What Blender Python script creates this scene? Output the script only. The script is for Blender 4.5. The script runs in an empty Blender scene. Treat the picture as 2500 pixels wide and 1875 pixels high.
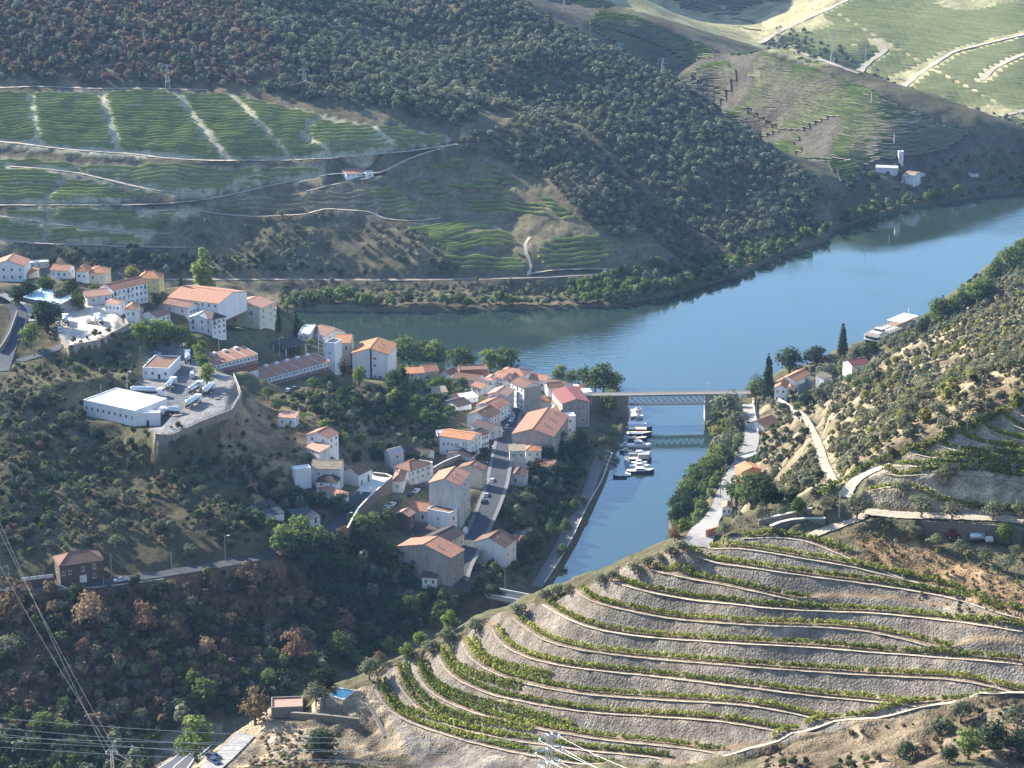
import bpy, bmesh, math, random
import numpy as np
from mathutils import Vector, Matrix
random.seed(7); RNG = np.random.default_rng(7)
S = bpy.context.scene
COL = S.collection
R = math.radians

# ---------------------------------------------------------------- camera, world, sun, exposure
CAMH, PITCH, HFOV = 330.0, 17.0, 25.5
cd = bpy.data.cameras.new('camera'); cam = bpy.data.objects.new('camera', cd); COL.objects.link(cam)
cam.location = (0, 0, CAMH); cam.rotation_euler = (R(90 - PITCH), 0, 0)
cd.angle = R(HFOV); cd.clip_start = 1; cd.clip_end = 20000
S.camera = cam
SUN_AZ = Vector((-0.80, 0.60)).normalized(); SUN_EL = 28.0
w = bpy.data.worlds.new('World'); S.world = w; w.use_nodes = True
nt = w.node_tree; nt.nodes.clear()
sky = nt.nodes.new('ShaderNodeTexSky'); sky.sky_type = 'NISHITA'; sky.sun_disc = False
sky.sun_elevation = R(SUN_EL); sky.sun_rotation = math.atan2(SUN_AZ.x, SUN_AZ.y)
sky.air_density = 1.1; sky.dust_density = 0.6; sky.ozone_density = 3.0; sky.altitude = 300
bg = nt.nodes.new('ShaderNodeBackground'); bg.inputs['Strength'].default_value = 0.13
wo = nt.nodes.new('ShaderNodeOutputWorld')
nt.links.new(sky.outputs[0], bg.inputs[0]); nt.links.new(bg.outputs[0], wo.inputs[0])
sl = bpy.data.lights.new('sun', 'SUN'); sl.energy = 5.0; sl.angle = R(0.5); sl.color = (1.0, 0.93, 0.82)
so = bpy.data.objects.new('sun', sl); COL.objects.link(so)
sdir = Vector((SUN_AZ.x * math.cos(R(SUN_EL)), SUN_AZ.y * math.cos(R(SUN_EL)), math.sin(R(SUN_EL))))
so.rotation_euler = (-sdir).to_track_quat('-Z', 'Y').to_euler(); so.location = (0, 600, 900)
S.view_settings.view_transform = 'Standard'; S.view_settings.look = 'None'
S.view_settings.gamma = 1; S.view_settings.use_curve_mapping = False
S.view_settings.exposure = 1.45
HAZE = 0.000042
S.cycles.max_bounces = 6; S.cycles.diffuse_bounces = 2; S.cycles.glossy_bounces = 2
S.cycles.transmission_bounces = 2; S.cycles.volume_bounces = 0; S.cycles.transparent_max_bounces = 6

# ---------------------------------------------------------------- where a line of sight of the photograph meets the land
# sight(u, v): u, v on a 2500 x 1875 plan of the view; D-plan is 2212 wide
FP = 1250 / math.tan(R(HFOV / 2)); K = 2500 / 2212
CP, SP = math.cos(R(PITCH)), math.sin(R(PITCH))
def sight(u, v):
    a = (u - 1250) / FP; b = -(v - 937.5) / FP
    return np.array((a, CP + b * SP, -SP + b * CP))
def at_z(u, v, z):
    d = sight(u, v); s = (z - CAMH) / d[2]; return (d[0] * s, d[1] * s, z)
def at_y(u, v, y):
    d = sight(u, v); s = y / d[1]; return (d[0] * s, y, CAMH + d[2] * s)

CTRL = []
def dz(*rows):
    for u, v, z in rows: CTRL.append(at_z(u * K, v * K, z))
def dy(*rows):
    for u, v, y in rows: CTRL.append(at_y(u * K, v * K, y))
def py(*rows):
    for u, v, y in rows: CTRL.append(at_y(u, v, y))
def wz(*rows): CTRL.extend(rows)
# the big river: far bank, then the bed
FAR_BANK = [(620,672),(700,672),(760,673),(850,674),(950,672),(1060,669),(1150,670),(1230,668),(1330,661),(1440,640),(1560,606),(1612,590),(1680,556),(1785,520),(1800,500),(1850,480),(1950,452),(2050,436),(2130,424),(2212,416)]
dz(*[(u, v, 0) for u, v in FAR_BANK]); dz(*[(u, v - 5, 3) for u, v in FAR_BANK]); dz(*[(u, v + 9, -4) for u, v in FAR_BANK])
wz((-180,1245,0),(-300,1240,0),(-450,1230,0),(-700,1220,0),(-300,1200,-5),(-450,1180,-5),(-700,1170,-5),(-300,1130,0),(-450,1110,0),(-700,1080,0),(-180,1160,-5),(-200,1125,0),
   (500,1640,0),(700,1740,0),(560,1600,-5),(760,1690,-5),(1000,1900,0),(1050,1840,-5))
dz((700,715,-4),(850,730,-4),(1000,745,-4),(1150,760,-5),(1300,780,-5),(1450,800,-5),(1400,720,-5),(1600,720,-5),(1600,660,-5),(1750,640,-5),(1750,720,-4),(1850,560,-5),(1850,660,-5),(1950,600,-5),(2000,520,-5),(2100,500,-5),(2150,460,-5),(2212,470,-5),(1250,720,-5),(1100,700,-5),(2080,560,-4))
# village side of the big river
dz((620,712,2),(700,742,0),(760,765,0),(850,790,0),(950,800,0),(1050,808,0),(1150,830,0),(1230,838,0),(1310,845,0),(1345,870,0),(1362,905,0))
dz((760,782,3),(870,805,4),(950,812,4),(1060,818,4),(1170,840,8),(1240,855,8),(1290,858,8))
# small river: marina bank, right bank, bed
dz((1345,950,0),(1318,1000,0),(1306,1040,0),(1275,1090,0),(1245,1160,0),(1215,1210,0),(1185,1255,0),(1160,1285,0),(1120,1305,0.3))
dz((1330,950,3),(1300,1000,3),(1290,1035,3),(1260,1085,3),(1226,1155,3),(1196,1205,3),(1165,1255,3))
dz((1525,912,0),(1545,945,0),(1525,985,0),(1500,1025,0),(1470,1060,0),(1450,1095,0),(1447,1150,0))
dz((1560,935,5),(1545,985,6),(1520,1030,6),(1485,1075,6),(1470,1110,6),(1468,1155,6))
dz((1440,900,-4),(1430,950,-4),(1420,1000,-4),(1400,1060,-4),(1370,1120,-4),(1330,1180,-4),(1280,1230,-4),(1220,1275,-4),(1440,870,-5),(1400,1150,-4))
wz((62,800,0),(58,760,0),(50,730,4),(30,790,-3),(35,770,-1),(75,810,5))
# right bank of the big river and the olive slope above it
dz((1620,850,2),(1640,842,4),(1700,800,2),(1760,782,1),(1800,760,0),(1860,742,0),(1930,722,0),(1985,700,0),(2005,672,0),(2060,630,0),(2105,598,0),(2140,572,0),(2175,540,0),(2212,510,0))
dz((1720,830,10),(1800,790,9),(1880,765,7),(1960,732,7),(2010,700,7),(2060,660,8),(2110,620,8),(2150,590,8),(2212,545,8))
dz((1620,930,12),(1590,1000,13),(1575,1040,13),(1545,1110,14),(1510,1160,14),(1505,1185,14),(1660,880,13),(1700,900,16),(1740,870,15),(1610,890,12),(1650,930,13),(1640,980,18))
dy((1760,960,850),(1740,920,905),(1800,900,810),(1850,850,880),(1800,850,935),(1900,780,880),(1900,820,800),(2000,720,1010),(2000,780,800),(2100,700,920),(2100,640,1050),(2212,600,1060),(2212,680,820),(2212,750,690),(2100,780,720),(2000,840,680),(1900,900,690),(1850,950,670),(1800,980,690),(1780,1030,640),(1690,960,880),(1680,1010,800),(1720,1060,660),(1650,1080,720),(1600,1100,760))
py((2230,984,560),(2400,920,560),(2497,900,560),(2497,960,520),(2400,990,522),(2230,1070,520),(2120,1130,520),(2000,1190,516),(1900,1225,514),(1830,1262,512))
# upper vineyard and the lane below it
py((2497,1060,512),(2400,1110,508),(2300,1140,506),(2200,1170,508),(2497,1180,503),(2350,1200,503),(2200,1240,502),(2100,1245,505),(2497,1255,497),(2350,1240,500),(2000,1255,507),(1900,1285,503),(1850,1310,499))
py((2497,1330,489),(2350,1340,490),(2200,1330,493),(2497,1400,476),(2350,1440,469),(2200,1380,480),(2100,1330,492),(2050,1310,494),(2420,1480,455))
# foreground terraced hill
py((2497,1519,450),(2497,1600,443),(2497,1690,434),(2300,1520,458),(2300,1640,446),(2300,1730,436),(2150,1440,474),(2150,1600,456),(2150,1760,438),(2000,1380,484),(2000,1560,466),(2000,1790,440),(1811,1316,496),(1800,1450,481),(1800,1640,462),(1800,1840,440),(1690,1335,499),(1650,1500,487),(1650,1700,465),(1650,1860,447),(1560,1375,503),(1500,1395,505),(1500,1600,482),(1500,1860,455),(1400,1445,509),(1350,1600,490),(1350,1860,464),(1300,1475,513),(1200,1510,516),(1200,1700,493),(1200,1860,474),(1100,1580,518),(1080,1720,500),(1080,1860,481),(1000,1612,520),(1000,1750,502),(960,1635,519),(900,1660,517),(910,1730,508),(930,1790,498))
py((840,1692,514),(780,1690,515),(870,1720,508),(790,1760,501),(720,1740,505),(850,1780,497),(800,1840,486),(900,1850,484),(700,1820,490),(650,1850,489),(560,1830,495),(480,1840,495),(420,1870,490),(590,1790,507),(640,1760,506),(680,1705,514),(380,1870,488))
py((2200,1830,424),(2400,1800,422),(2000,1850,428),(2200,1870,412),(2450,1870,400),(1850,1870,430))
# hidden backs of the foreground hill
wz((-91,500,72),(-91,540,50),(-91,600,20),(-60,540,70),(-62,590,42),(-60,640,12),(-38,560,72),(-36,610,44),(-34,660,18),(-20,560,83),(-15,620,52),(-12,690,18),(0,560,90),(5,640,52),(8,720,12),
   (25,555,103),(28,640,62),(30,730,14),(50,560,110),(55,640,72),(55,710,34),(75,560,116),(80,650,78),(85,740,38),(-130,470,66),(-150,520,40),(-140,580,18),(-190,480,50),(-200,560,20),(-250,500,40))
# the hill the photograph is taken from
wz((0,420,104),(0,380,104),(0,330,112),(0,250,146),(0,180,185),(0,100,242),(0,30,298),(0,0,318),(0,-60,340),(0,-300,420),(-100,420,86),(-100,330,108),(-100,180,185),(-110,0,320),(-100,-300,420),(110,400,112),(110,330,118),(110,180,188),(110,0,325),(100,-300,420),(300,300,190),(300,100,280),(300,-200,400),(-300,300,110),(-300,100,240),(-300,-200,380),(200,430,150),(200,520,175),(260,600,170),(-600,0,330),(600,0,400),(600,400,300),(-600,400,150))
wz((300,560,185),(300,700,155),(350,900,105),(400,1100,75),(460,1300,40),(430,1400,3),(600,1000,160),(600,1300,110),(800,1500,80),(900,1300,180))
# left ravine
dz((250,1622,3),(400,1578,3),(560,1530,3),(700,1470,3),(800,1420,3),(900,1380,2.5),(1000,1345,2),(1070,1320,1.2))
dz((60,1272,35),(-60,1272,36),(200,1262,34.5),(330,1245,33.5),(450,1225,32),(580,1202,30.5),(60,1255,36),(330,1226,35),(580,1186,32),(700,1250,17),(640,1180,29),(620,1215,27),(870,1240,14),(960,1250,14),(900,1310,6),(650,1300,14),(500,1300,22),(300,1400,20),(100,1400,21),(-60,1400,22),(100,1550,9),(400,1500,9),(600,1430,7),(740,1330,10),(840,1290,10),(-60,1560,9),(1000,1290,9),(1050,1285,7),(1100,1290,5))
# village hillside
dz((760,1110,27),(740,1130,26),(800,1070,30),(830,1020,30),(770,1050,31),(690,1040,34),(700,1100,29),(650,1110,31),(560,1110,33),(840,1110,20),(880,1080,20),(900,1060,20),(960,1000,20),(850,1160,17),(900,1140,17),(700,980,37),(640,930,43),(560,960,46),(560,1060,40),(450,1100,41),(500,1180,34),(350,1190,37),(150,1180,41),(0,1180,42),(150,1100,46),(0,1100,49),(0,950,60),(150,870,63),(80,800,67),(250,950,52),(300,1010,47),(430,1010,46),(420,960,50),(510,930,50),(540,900,52))
dz((1110,890,17.5),(1090,950,17.5),(1080,1000,18),(1070,1060,18),(1050,1100,17.5),(1020,1160,16.5),(985,1230,15.5),(975,1262,14.5),(1100,1030,16.5),(1130,1000,15),(1090,1120,13),(1060,1180,11),(1030,1250,10))
dz((1150,1100,7),(1160,1040,9),(1210,1000,7),(1250,950,6),(1290,900,5),(1120,1180,5),(1230,900,10),(1180,870,15),(1100,830,15),(1000,840,17),(1060,790,9),(950,830,18),(880,830,20),(1150,850,15),(1250,868,12))
dz((800,900,37),(700,950,42),(820,950,31),(900,930,26),(900,870,23),(950,900,21),(850,880,28),(870,980,25),(940,960,20),(1000,930,19),(800,850,33),(700,860,38),(640,850,41),(560,850,47),(820,815,29),(760,800,33),(730,760,36),(690,740,36),(640,750,38))
# left hill top
dz((430,860,60),(330,800,62),(340,920,59),(500,830,58),(400,740,64),(480,740,56),(550,750,48),(450,690,62),(350,690,67),(520,715,53),(600,700,50),(600,655,40),(640,690,30),(560,640,50),(450,620,58),(380,640,66),(300,650,70),(250,610,72),(150,600,76),(60,605,79),(0,605,80),(-100,610,84),(200,700,72),(130,740,70),(60,740,70),(0,740,71),(60,680,74),(0,650,78),(250,780,63),(150,790,66),(0,790,68),(-100,740,76),(-100,900,68),(-100,1100,54))
wz((-300,1000,84),(-330,1050,50),(-230,1020,60),(-190,1050,42),(-150,1070,28),(-110,1070,25),(-260,1060,38),(-400,950,100),(-400,800,80),(-400,700,60),(-500,900,120),(-500,1050,20),(-700,900,140),(-400,1050,30))
# far hillside with the vineyards
dz((0,540,20),(200,540,19),(400,545,16),(400,600,7),(550,600,7),(700,603,7),(900,604,7),(1050,600,8),(1180,590,9),(1300,590,8),(600,560,15),(760,560,15),(0,440,41),(200,440,41),(400,430,42),(600,420,43),(600,480,31),(800,470,33),(900,520,24),(1000,450,34),(1100,500,25),(1150,560,16),(1250,560,15),(1000,540,20),(0,340,61),(250,345,60),(480,348,60),(700,347,60),(850,340,61),(980,310,67),(820,375,54),(700,400,48),(900,400,47),(0,190,93),(200,190,93),(350,190,93),(500,195,92),(700,240,84),(850,280,75),(960,290,71),(0,100,112),(200,100,112),(350,100,112),(0,0,133),(250,0,132),(430,0,130),(0,-120,160),(300,-120,158),(500,-100,150))
dy((620,0,1580),(700,80,1530),(800,140,1480),(900,180,1455),(1000,215,1430),(1090,240,1412),(1180,272,1395),(1300,400,1330),(1420,520,1295),(540,0,1560),(600,130,1440),(560,60,1490))
dy((820,0,1690),(950,110,1610),(1150,240,1515),(1350,380,1425),(1500,480,1388),(740,-120,1800))
dy((1010,0,1640),(1150,130,1555),(1350,270,1480),(1500,370,1430),(1690,470,1395),(880,-120,1740),(1450,560,1312),(1600,540,1345),(1650,440,1420),(1600,400,1440),(1720,500,1395))
dy((1100,-20,1740),(1190,55,1690),(1300,105,1655),(1400,150,1620),(1500,200,1580),(1640,300,1510),(1740,390,1455),(1785,440,1430))
wz((-800,1500,190),(-500,1450,110),(-500,1350,60),(-800,1350,80),(-500,1600,160))
dy((1150,-140,1880),(1180,0,1815),(1400,60,1765),(1640,110,1693),(1780,150,1645),(1900,200,1597),(2050,272,1572),(2150,290,1575),(2212,302,1585),(1640,250,1632),(1500,150,1712),(1800,300,1560),(1800,400,1480),(1880,440,1475),(1950,400,1505),(1950,300,1548),(2100,350,1548),(2100,400,1530),(2212,380,1568),(1300,60,1748),(1780,200,1622),(1640,160,1672))
wz((190,1560,12),(175,1620,20),(150,1680,30),(110,1740,45))
dy((1700,150,1830),(1850,200,1790),(2000,250,1740),(2212,285,1680),(2212,250,1730),(2100,220,1790),(2212,150,1830),(2212,80,1900),(2212,0,2000),(2000,150,1870),(2000,80,1950),(2000,0,2060),(1850,110,1930),(1800,60,2010),(1800,0,2090),(1700,100,1960),(1650,60,2060),(1600,0,2180),(1500,40,2080),(1400,0,2150),(1300,-60,2200),(1870,180,1870),(2212,-120,2200),(1900,-120,2350),(1600,-120,2450))
wz((-900,2200,330),(-400,2100,260),(0,2300,220),(300,2600,230),(800,2500,230),(1200,2200,220),(-500,3500,420),(400,3500,380),(1500,3400,420),(-1500,3000,420),(800,2000,110),(700,1850,40),(900,1700,10),(-200,1900,170),(200,2300,190))
# ---------------------------------------------------------------- the land as one height field
C3 = np.array(CTRL, float)
key = np.unique(np.round(C3[:, :2] / 3.0).astype(int), axis=0, return_index=True)[1]
C3 = C3[np.sort(key)]
def rbf_fit(P, val, c, lam):
    n = len(P); d2 = ((P[:, None] - P[None]) ** 2).sum(2); A = np.sqrt(d2 + c * c)
    A[np.arange(n), np.arange(n)] -= lam
    M = np.zeros((n + 3, n + 3)); M[:n, :n] = A; M[:n, n] = 1; M[:n, n + 1:] = P; M[n, :n] = 1; M[n + 1:, :n] = P.T
    return np.linalg.solve(M, np.concatenate([val, np.zeros(3)]))
def rbf_eval(P, wts, c, X):
    n = len(P); out = np.empty(len(X))
    PT = P.astype(np.float32); W = wts[:n].astype(np.float32)
    for i in range(0, len(X), 20000):
        q = X[i:i + 20000].astype(np.float32)
        d = np.sqrt((q[:, :1] - PT[:, 0]) ** 2 + (q[:, 1:2] - PT[:, 1]) ** 2 + np.float32(c * c))
        out[i:i + 20000] = d @ W
    return out + wts[n] + X @ wts[n + 1:]
PS = C3[:, :2] / 100.0; CC = 0.10
WT = rbf_fit(PS, C3[:, 2], CC, 0.02)

def seg(a, b, st): return np.arange(a, b - st * .5, st)
ROWS = np.concatenate([seg(-600, 0, 60), seg(0, 240, 20), seg(240, 400, 5), seg(400, 535, .5), seg(535, 600, 1.0), seg(600, 1150, 1.7), seg(1150, 1640, 2.4), seg(1640, 2300, 6), seg(2300, 3000, 25), seg(3000, 5400, 200)])
TC = np.concatenate([-np.geomspace(1.7, .40, 12), np.linspace(-.36, .36, 520), np.geomspace(.40, 1.7, 12)])
NR, NC = len(ROWS), len(TC)
def width(y): return np.maximum(y, 0) * 1.0 + 60 + np.maximum(-y, 0) * .3
GX = TC[None, :] * width(ROWS)[:, None]; GY = np.repeat(ROWS[:, None], NC, 1)
XY = np.stack([GX.ravel(), GY.ravel()], 1)
GZ = rbf_eval(PS, WT, CC, XY / 100.0).reshape(NR, NC)
far = np.clip((GY - 2600) / 2500, 0, 1); GZ = GZ * (1 - far) + far * (330 + 60 * np.sin(GX / 500.0))
def grid_at(G, x, y):
    x = np.asarray(x, float); y = np.asarray(y, float)
    r = np.interp(y, ROWS, np.arange(NR)); i = np.clip(r.astype(int), 0, NR - 2); fr = r - i
    t = x / width(y); c = np.interp(t, TC, np.arange(NC)); j = np.clip(c.astype(int), 0, NC - 2); fc = c - j
    return (G[i, j] * (1 - fc) + G[i, j + 1] * fc) * (1 - fr) + (G[i + 1, j] * (1 - fc) + G[i + 1, j + 1] * fc) * fr
_ss = np.concatenate([np.arange(120, 600, .5), np.arange(600, 3200, 1.2)])
def land(u, v, G=None, ymin=0):
    """ground point under the line of sight (u, v)"""
    G = GZ if G is None else G
    d = sight(u, v); X = d[0] * _ss; Y = d[1] * _ss; Z = CAMH + d[2] * _ss
    h = Z - grid_at(G, X, Y); k = np.nonzero((h < 0) & (Y > ymin))[0]
    if ymin and len(k):
        k2 = np.nonzero((h[1:] < 0) & (h[:-1] >= 0) & (Y[1:] > ymin))[0] + 1
        if not len(k2): return (X[k[0]], Y[k[0]], float(grid_at(G, X[k[0]], Y[k[0]])))
        k = k2
    if not len(k): return (X[-1], Y[-1], Z[-1])
    k = k[0]
    if k == 0: s = _ss[0]
    else: s = _ss[k - 1] + (_ss[k] - _ss[k - 1]) * h[k - 1] / (h[k - 1] - h[k])
    return (d[0] * s, d[1] * s, CAMH + d[2] * s)
def landD(u, v, **k): return land(u * K, v * K, **k)
def zat(x, y): return float(grid_at(GZ, x, y))
def inside(poly, X, Y):
    poly = np.asarray(poly)[:, :2]; r = np.zeros(np.shape(X), bool); n = len(poly)
    for a in range(n):
        x0, y0 = poly[a]; x1, y1 = poly[(a + 1) % n]
        if y0 == y1: continue
        r ^= ((y0 > Y) != (y1 > Y)) & (X < (x1 - x0) * (Y - y0) / (y1 - y0) + x0)
    return r
def dist_line(line, X, Y):
    line = np.asarray(line)[:, :2]; best = np.full(np.shape(X), 1e9)
    for a in range(len(line) - 1):
        p, q = line[a], line[a + 1]; e = q - p; L = max(e @ e, 1e-9)
        t = np.clip(((X - p[0]) * e[0] + (Y - p[1]) * e[1]) / L, 0, 1)
        best = np.minimum(best, np.hypot(X - p[0] - t * e[0], Y - p[1] - t * e[1]))
    return best
# level yards cut into the slope
PAD_YARD = [at_z(u * K, v * K, 60)[:2] for u, v in [(336,938),(315,880),(300,835),(325,765),(395,735),(425,780),(470,800),(505,812),(521,850),(500,885),(430,912),(370,940)]]
PAD_LOT = [at_z(u * K, v * K, 72)[:2] for u, v in [(125,720),(145,665),(215,650),(270,690),(278,700),(215,735),(150,748)]]
for poly, z in ((PAD_YARD, 60.0), (PAD_LOT, 72.0)):
    pa = np.array(poly); m = (GX > pa[:, 0].min() - 12) & (GX < pa[:, 0].max() + 12) & (GY > pa[:, 1].min() - 12) & (GY < pa[:, 1].max() + 12)
    x, y = GX[m], GY[m]; ins = inside(poly, x, y); d = dist_line(poly + poly[:1], x, y)
    wgt = np.where(ins, 1.0, np.clip(1 - d / 2.2, 0, 1)); low = np.where(ins, 1, (y > pa[:, 1].mean()))
    GZ[m] = GZ[m] * (1 - wgt) + (z - (1 - wgt) * 1.0) * wgt

# terraces of the foreground hill: lines of the picture laid on the smooth hill, then stepped
def q5(*p): return [(1500 + x * .52743, 1000 + y * .52743) for x, y in p]
def q4(*p): return [(600 + x * .45208, 1300 + y * .45208) for x, y in p]
TL = [
 q5((590,600),(760,592),(880,606),(970,642),(1080,690),(1250,752),(1400,800)),
 q5((430,632),(640,652),(860,690),(1080,727),(1280,772),(1450,812),(1600,850)),
 q5((300,690),(480,712),(720,747),(960,782),(1200,812),(1400,842),(1560,872),(1700,916),(1890,986)),
 q5((165,742),(300,772),(480,804),(640,840),(760,868),(900,893)),
 q4((1985,262),(2080,300)) + q5((150,842),(350,877),(500,897),(750,922),(1000,937),(1300,952),(1500,972),(1700,1002),(1890,1032)),
 q4((1780,308),(1850,370),(1990,405)) + q5((200,957),(400,982),(700,1002),(1000,1012),(1200,1032),(1400,1076),(1550,1126)),
 q4((1600,388),(1700,450),(1850,510),(2000,546)) + q5((300,1066),(600,1086),(900,1102),(1200,1126),(1500,1146),(1890,1182)),
 q4((1440,460),(1520,522),(1600,580),(1750,622),(1990,662)) + q5((400,1176),(800,1206),(1200,1231),(1500,1246),(1650,1261),(1760,1291),(1890,1322)),
 q4((1330,520),(1355,575),(1400,622),(1550,682),(1750,727),(2000,757)) + q5((300,1251),(600,1286),(900,1321),(1150,1346),(1400,1371)),
 q4((1165,590),(1180,640),(1215,690),(1350,762),(1550,822),(1800,872),(2000,891)) + q5((300,1351),(550,1362),(750,1386),(880,1416),(960,1441)),
 q4((1030,640),(1040,690),(1070,742),(1150,802),(1350,882),(1600,932),(1800,967),(2000,987)) + q5((250,1427),(500,1441),(650,1466),(780,1491)),
 q4((900,700),(910,755),(940,805),(1000,872),(1150,942),(1300,992),(1500,1042),(1700,1087),(2000,1132)) + q5((250,1561),(490,1592)),
 q4((800,730),(808,790),(835,840),(900,930),(1000,1000),(1200,1072),(1500,1132),(1800,1177),(2000,1197),(2212,1217),(2260,1225)),
 q4((690,812),(700,860),(725,910),(790,985),(900,1032),(1100,1097),(1300,1152),(1500,1197),(1700,1242),(2000,1270)),
]
def smooth_poly(pts, step):
    p = np.asarray(pts, float); s = np.concatenate([[0], np.cumsum(np.hypot(*np.diff(p[:, :2], axis=0).T))])
    n = max(int(s[-1] / step), 1); t = np.linspace(0, s[-1], n + 1)
    q = np.stack([np.interp(t, s, p[:, k]) for k in range(p.shape[1])], 1)
    for _ in range(2): q[1:-1] = (q[:-2] + 2 * q[1:-1] + q[2:]) / 4
    return q
G0 = GZ.copy()
TLW = []
for L in TL:
    w3 = np.array([land(u, v, G=G0) for u, v in smooth_poly(L, 14)])
    w3[1:-1] = (w3[:-2] + w3[1:-1] * 2 + w3[2:]) / 4
    TLW.append(w3)
pts, val = [], []
for k, w3 in enumerate(TLW):
    for p in w3[::3]: pts.append(p[:2] / 20.0); val.append(k)
# guides past the ends of the lines
TW = rbf_fit(np.array(pts), np.array(val, float), .15, 0.02)
# upper right vineyard: second set of lines
UL = [
 q5((1170,385),(1300,360),(1420,388),(1560,420),(1720,440),(1896,452)),
 q5((1225,300),(1320,322),(1400,300),(1560,296),(1720,310),(1896,332)),
 q5((1290,250),(1390,270),(1500,262),(1640,270),(1896,300)),
 q5((1390,205),(1450,235),(1560,225),(1700,250),(1896,268)),
 q5((1500,165),(1560,195),(1700,215),(1896,232)),
 q5((1600,125),(1660,160),(1780,180),(1896,196)),
 q5((1700,75),(1740,115),(1830,140),(1896,150)),
 q5((1790,35),(1820,70),(1896,100)),
 q5((1850,-5),(1870,25),(1896,45)),
]
ULW = []
for L in UL:
    w3 = np.array([land(u, v, G=G0) for u, v in smooth_poly(L, 14)]); w3[1:-1] = (w3[:-2] + w3[1:-1] * 2 + w3[2:]) / 4; ULW.append(w3)
pts2, val2 = [], []
for k, w3 in enumerate(ULW):
    for p in w3[::2]: pts2.append(p[:2] / 20.0); val2.append(-k)
TW2 = rbf_fit(np.array(pts2), np.array(val2, float), .15, 0.02)
DIAG = [land(u, v, G=G0) for u, v in smooth_poly(q5((500,1600),(640,1570),(780,1505),(960,1450),(1400,1375),(1640,1345),(1896,1330)), 20)]
rs = (ROWS > 405) & (ROWS < 560); ri = np.nonzero(rs)[0]; r0, r1 = ri[0], ri[-1] + 1
subX, subY, subZ = GX[r0:r1], GY[r0:r1], G0[r0:r1]
def terrace(P, W, sgn_poly, prof):
    T = rbf_eval(np.array(P), W, .15, np.stack([subX.ravel(), subY.ravel()], 1) / 20.0).reshape(subX.shape)
    gy = np.gradient(T, axis=0) / np.gradient(subY, axis=0); zy = np.gradient(subZ, axis=0) / np.gradient(subY, axis=0)
    gx = np.gradient(T, axis=1) / np.gradient(subX, axis=1); zx = np.gradient(subZ, axis=1) / np.gradient(subX, axis=1)
    gx = gx; dzl = -(gx * zx + gy * zy) / np.maximum(gx * gx + gy * gy, 1e-4)
    dzl = np.clip(dzl, 0.3, 4.5)
    f = np.ceil(T) - T                        # 0 on the line, growing uphill
    m = inside(sgn_poly, subX, subY)
    return T, dzl, f, m
def g_prof(f):
    return np.where(f < .56, f * .03, .017 + (f - .56) / .44 * .983)
fg_poly = [land(u, v, G=G0)[:2] for u, v in [(905,1650),(960,1625),(1010,1605),(1100,1565),(1200,1503),(1300,1470),(1400,1440),(1500,1390),(1560,1370),(1690,1330),(1811,1310),(1960,1308),(2080,1360),(2250,1420),(2380,1470),(2520,1540),(2520,1700),(2300,1722),(2150,1750),(2000,1785),(1840,1830),(1760,1850),(1650,1872),(1500,1872),(1300,1872),(1120,1830),(1000,1775),(950,1745),(915,1700)]]
TF, DZL, FF, MF = terrace(pts, TW, fg_poly, None)
up_poly = [land(u, v, G=G0)[:2] for u, v in [(2110,1210),(2130,1150),(2210,1110),(2290,1085),(2370,1050),(2440,1015),(2520,985),(2520,1245),(2400,1240),(2300,1225),(2200,1215)]]
TU, DZU, FU, MU = terrace(pts2, TW2, up_poly, None)
TU_ok = MU & (TU < 0.2)
newz = subZ.copy()
newz = np.where(MF & (TF > -0.3) & (TF < 13.3), subZ + DZL * (g_prof(FF) - FF), newz)
newz = np.where(TU_ok, subZ + DZU * (g_prof(FU) - FU), newz)
GZ[r0:r1] = newz
# shores
RIVER = [at_z(u * K, v * K, 0)[:2] for u, v in FAR_BANK] + [(500,1640),(1050,1900),(1050,1790),(700,1690),(560,1560),(430,1440)]
RIVER += [at_z(u * K, v * K, 0)[:2] for u, v in [(2212,512),(2175,541),(2140,573),(2105,598),(2060,630),(2005,672),(1985,700),(1930,722),(1860,742),(1800,760),(1760,780),(1700,802),(1640,838),(1590,860),(1545,872),(1524,890),(1525,915),(1543,945),(1525,985),(1500,1025),(1470,1060),(1450,1095),(1447,1150)]]
RIVER += [(62,800),(58,760),(52,735),(38,730)] + [at_z(u * K, v * K, 0)[:2] for u, v in [(1120,1305),(1150,1287),(1185,1256),(1215,1210),(1245,1160),(1275,1090),(1306,1040),(1318,1000),(1345,952),(1358,930),(1358,880),(1330,862),(1230,840),(1150,830),(1050,808),(950,800),(850,790),(760,765),(700,745)]]
RIVER += [(-110,1125),(-200,1130),(-300,1130),(-450,1110),(-900,1080),(-900,1220),(-450,1232),(-300,1240),(-190,1243)]
ra = np.array(RIVER)
mm = (GY > 700) & (GY < 2000) & (GX > -950) & (GX < 1100) & (GZ < 9)
ins = inside(RIVER, GX[mm], GY[mm]); dd = dist_line(RIVER + RIVER[:1], GX[mm], GY[mm])
zz = GZ[mm]; GZ[mm] = np.where(ins, np.minimum(np.where(zz < 0, zz, 0), 0) * .5 - np.minimum(dd * .6, 3) - .25, np.maximum(zz, np.minimum(dd * .8, 2.2) + .15))

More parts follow.
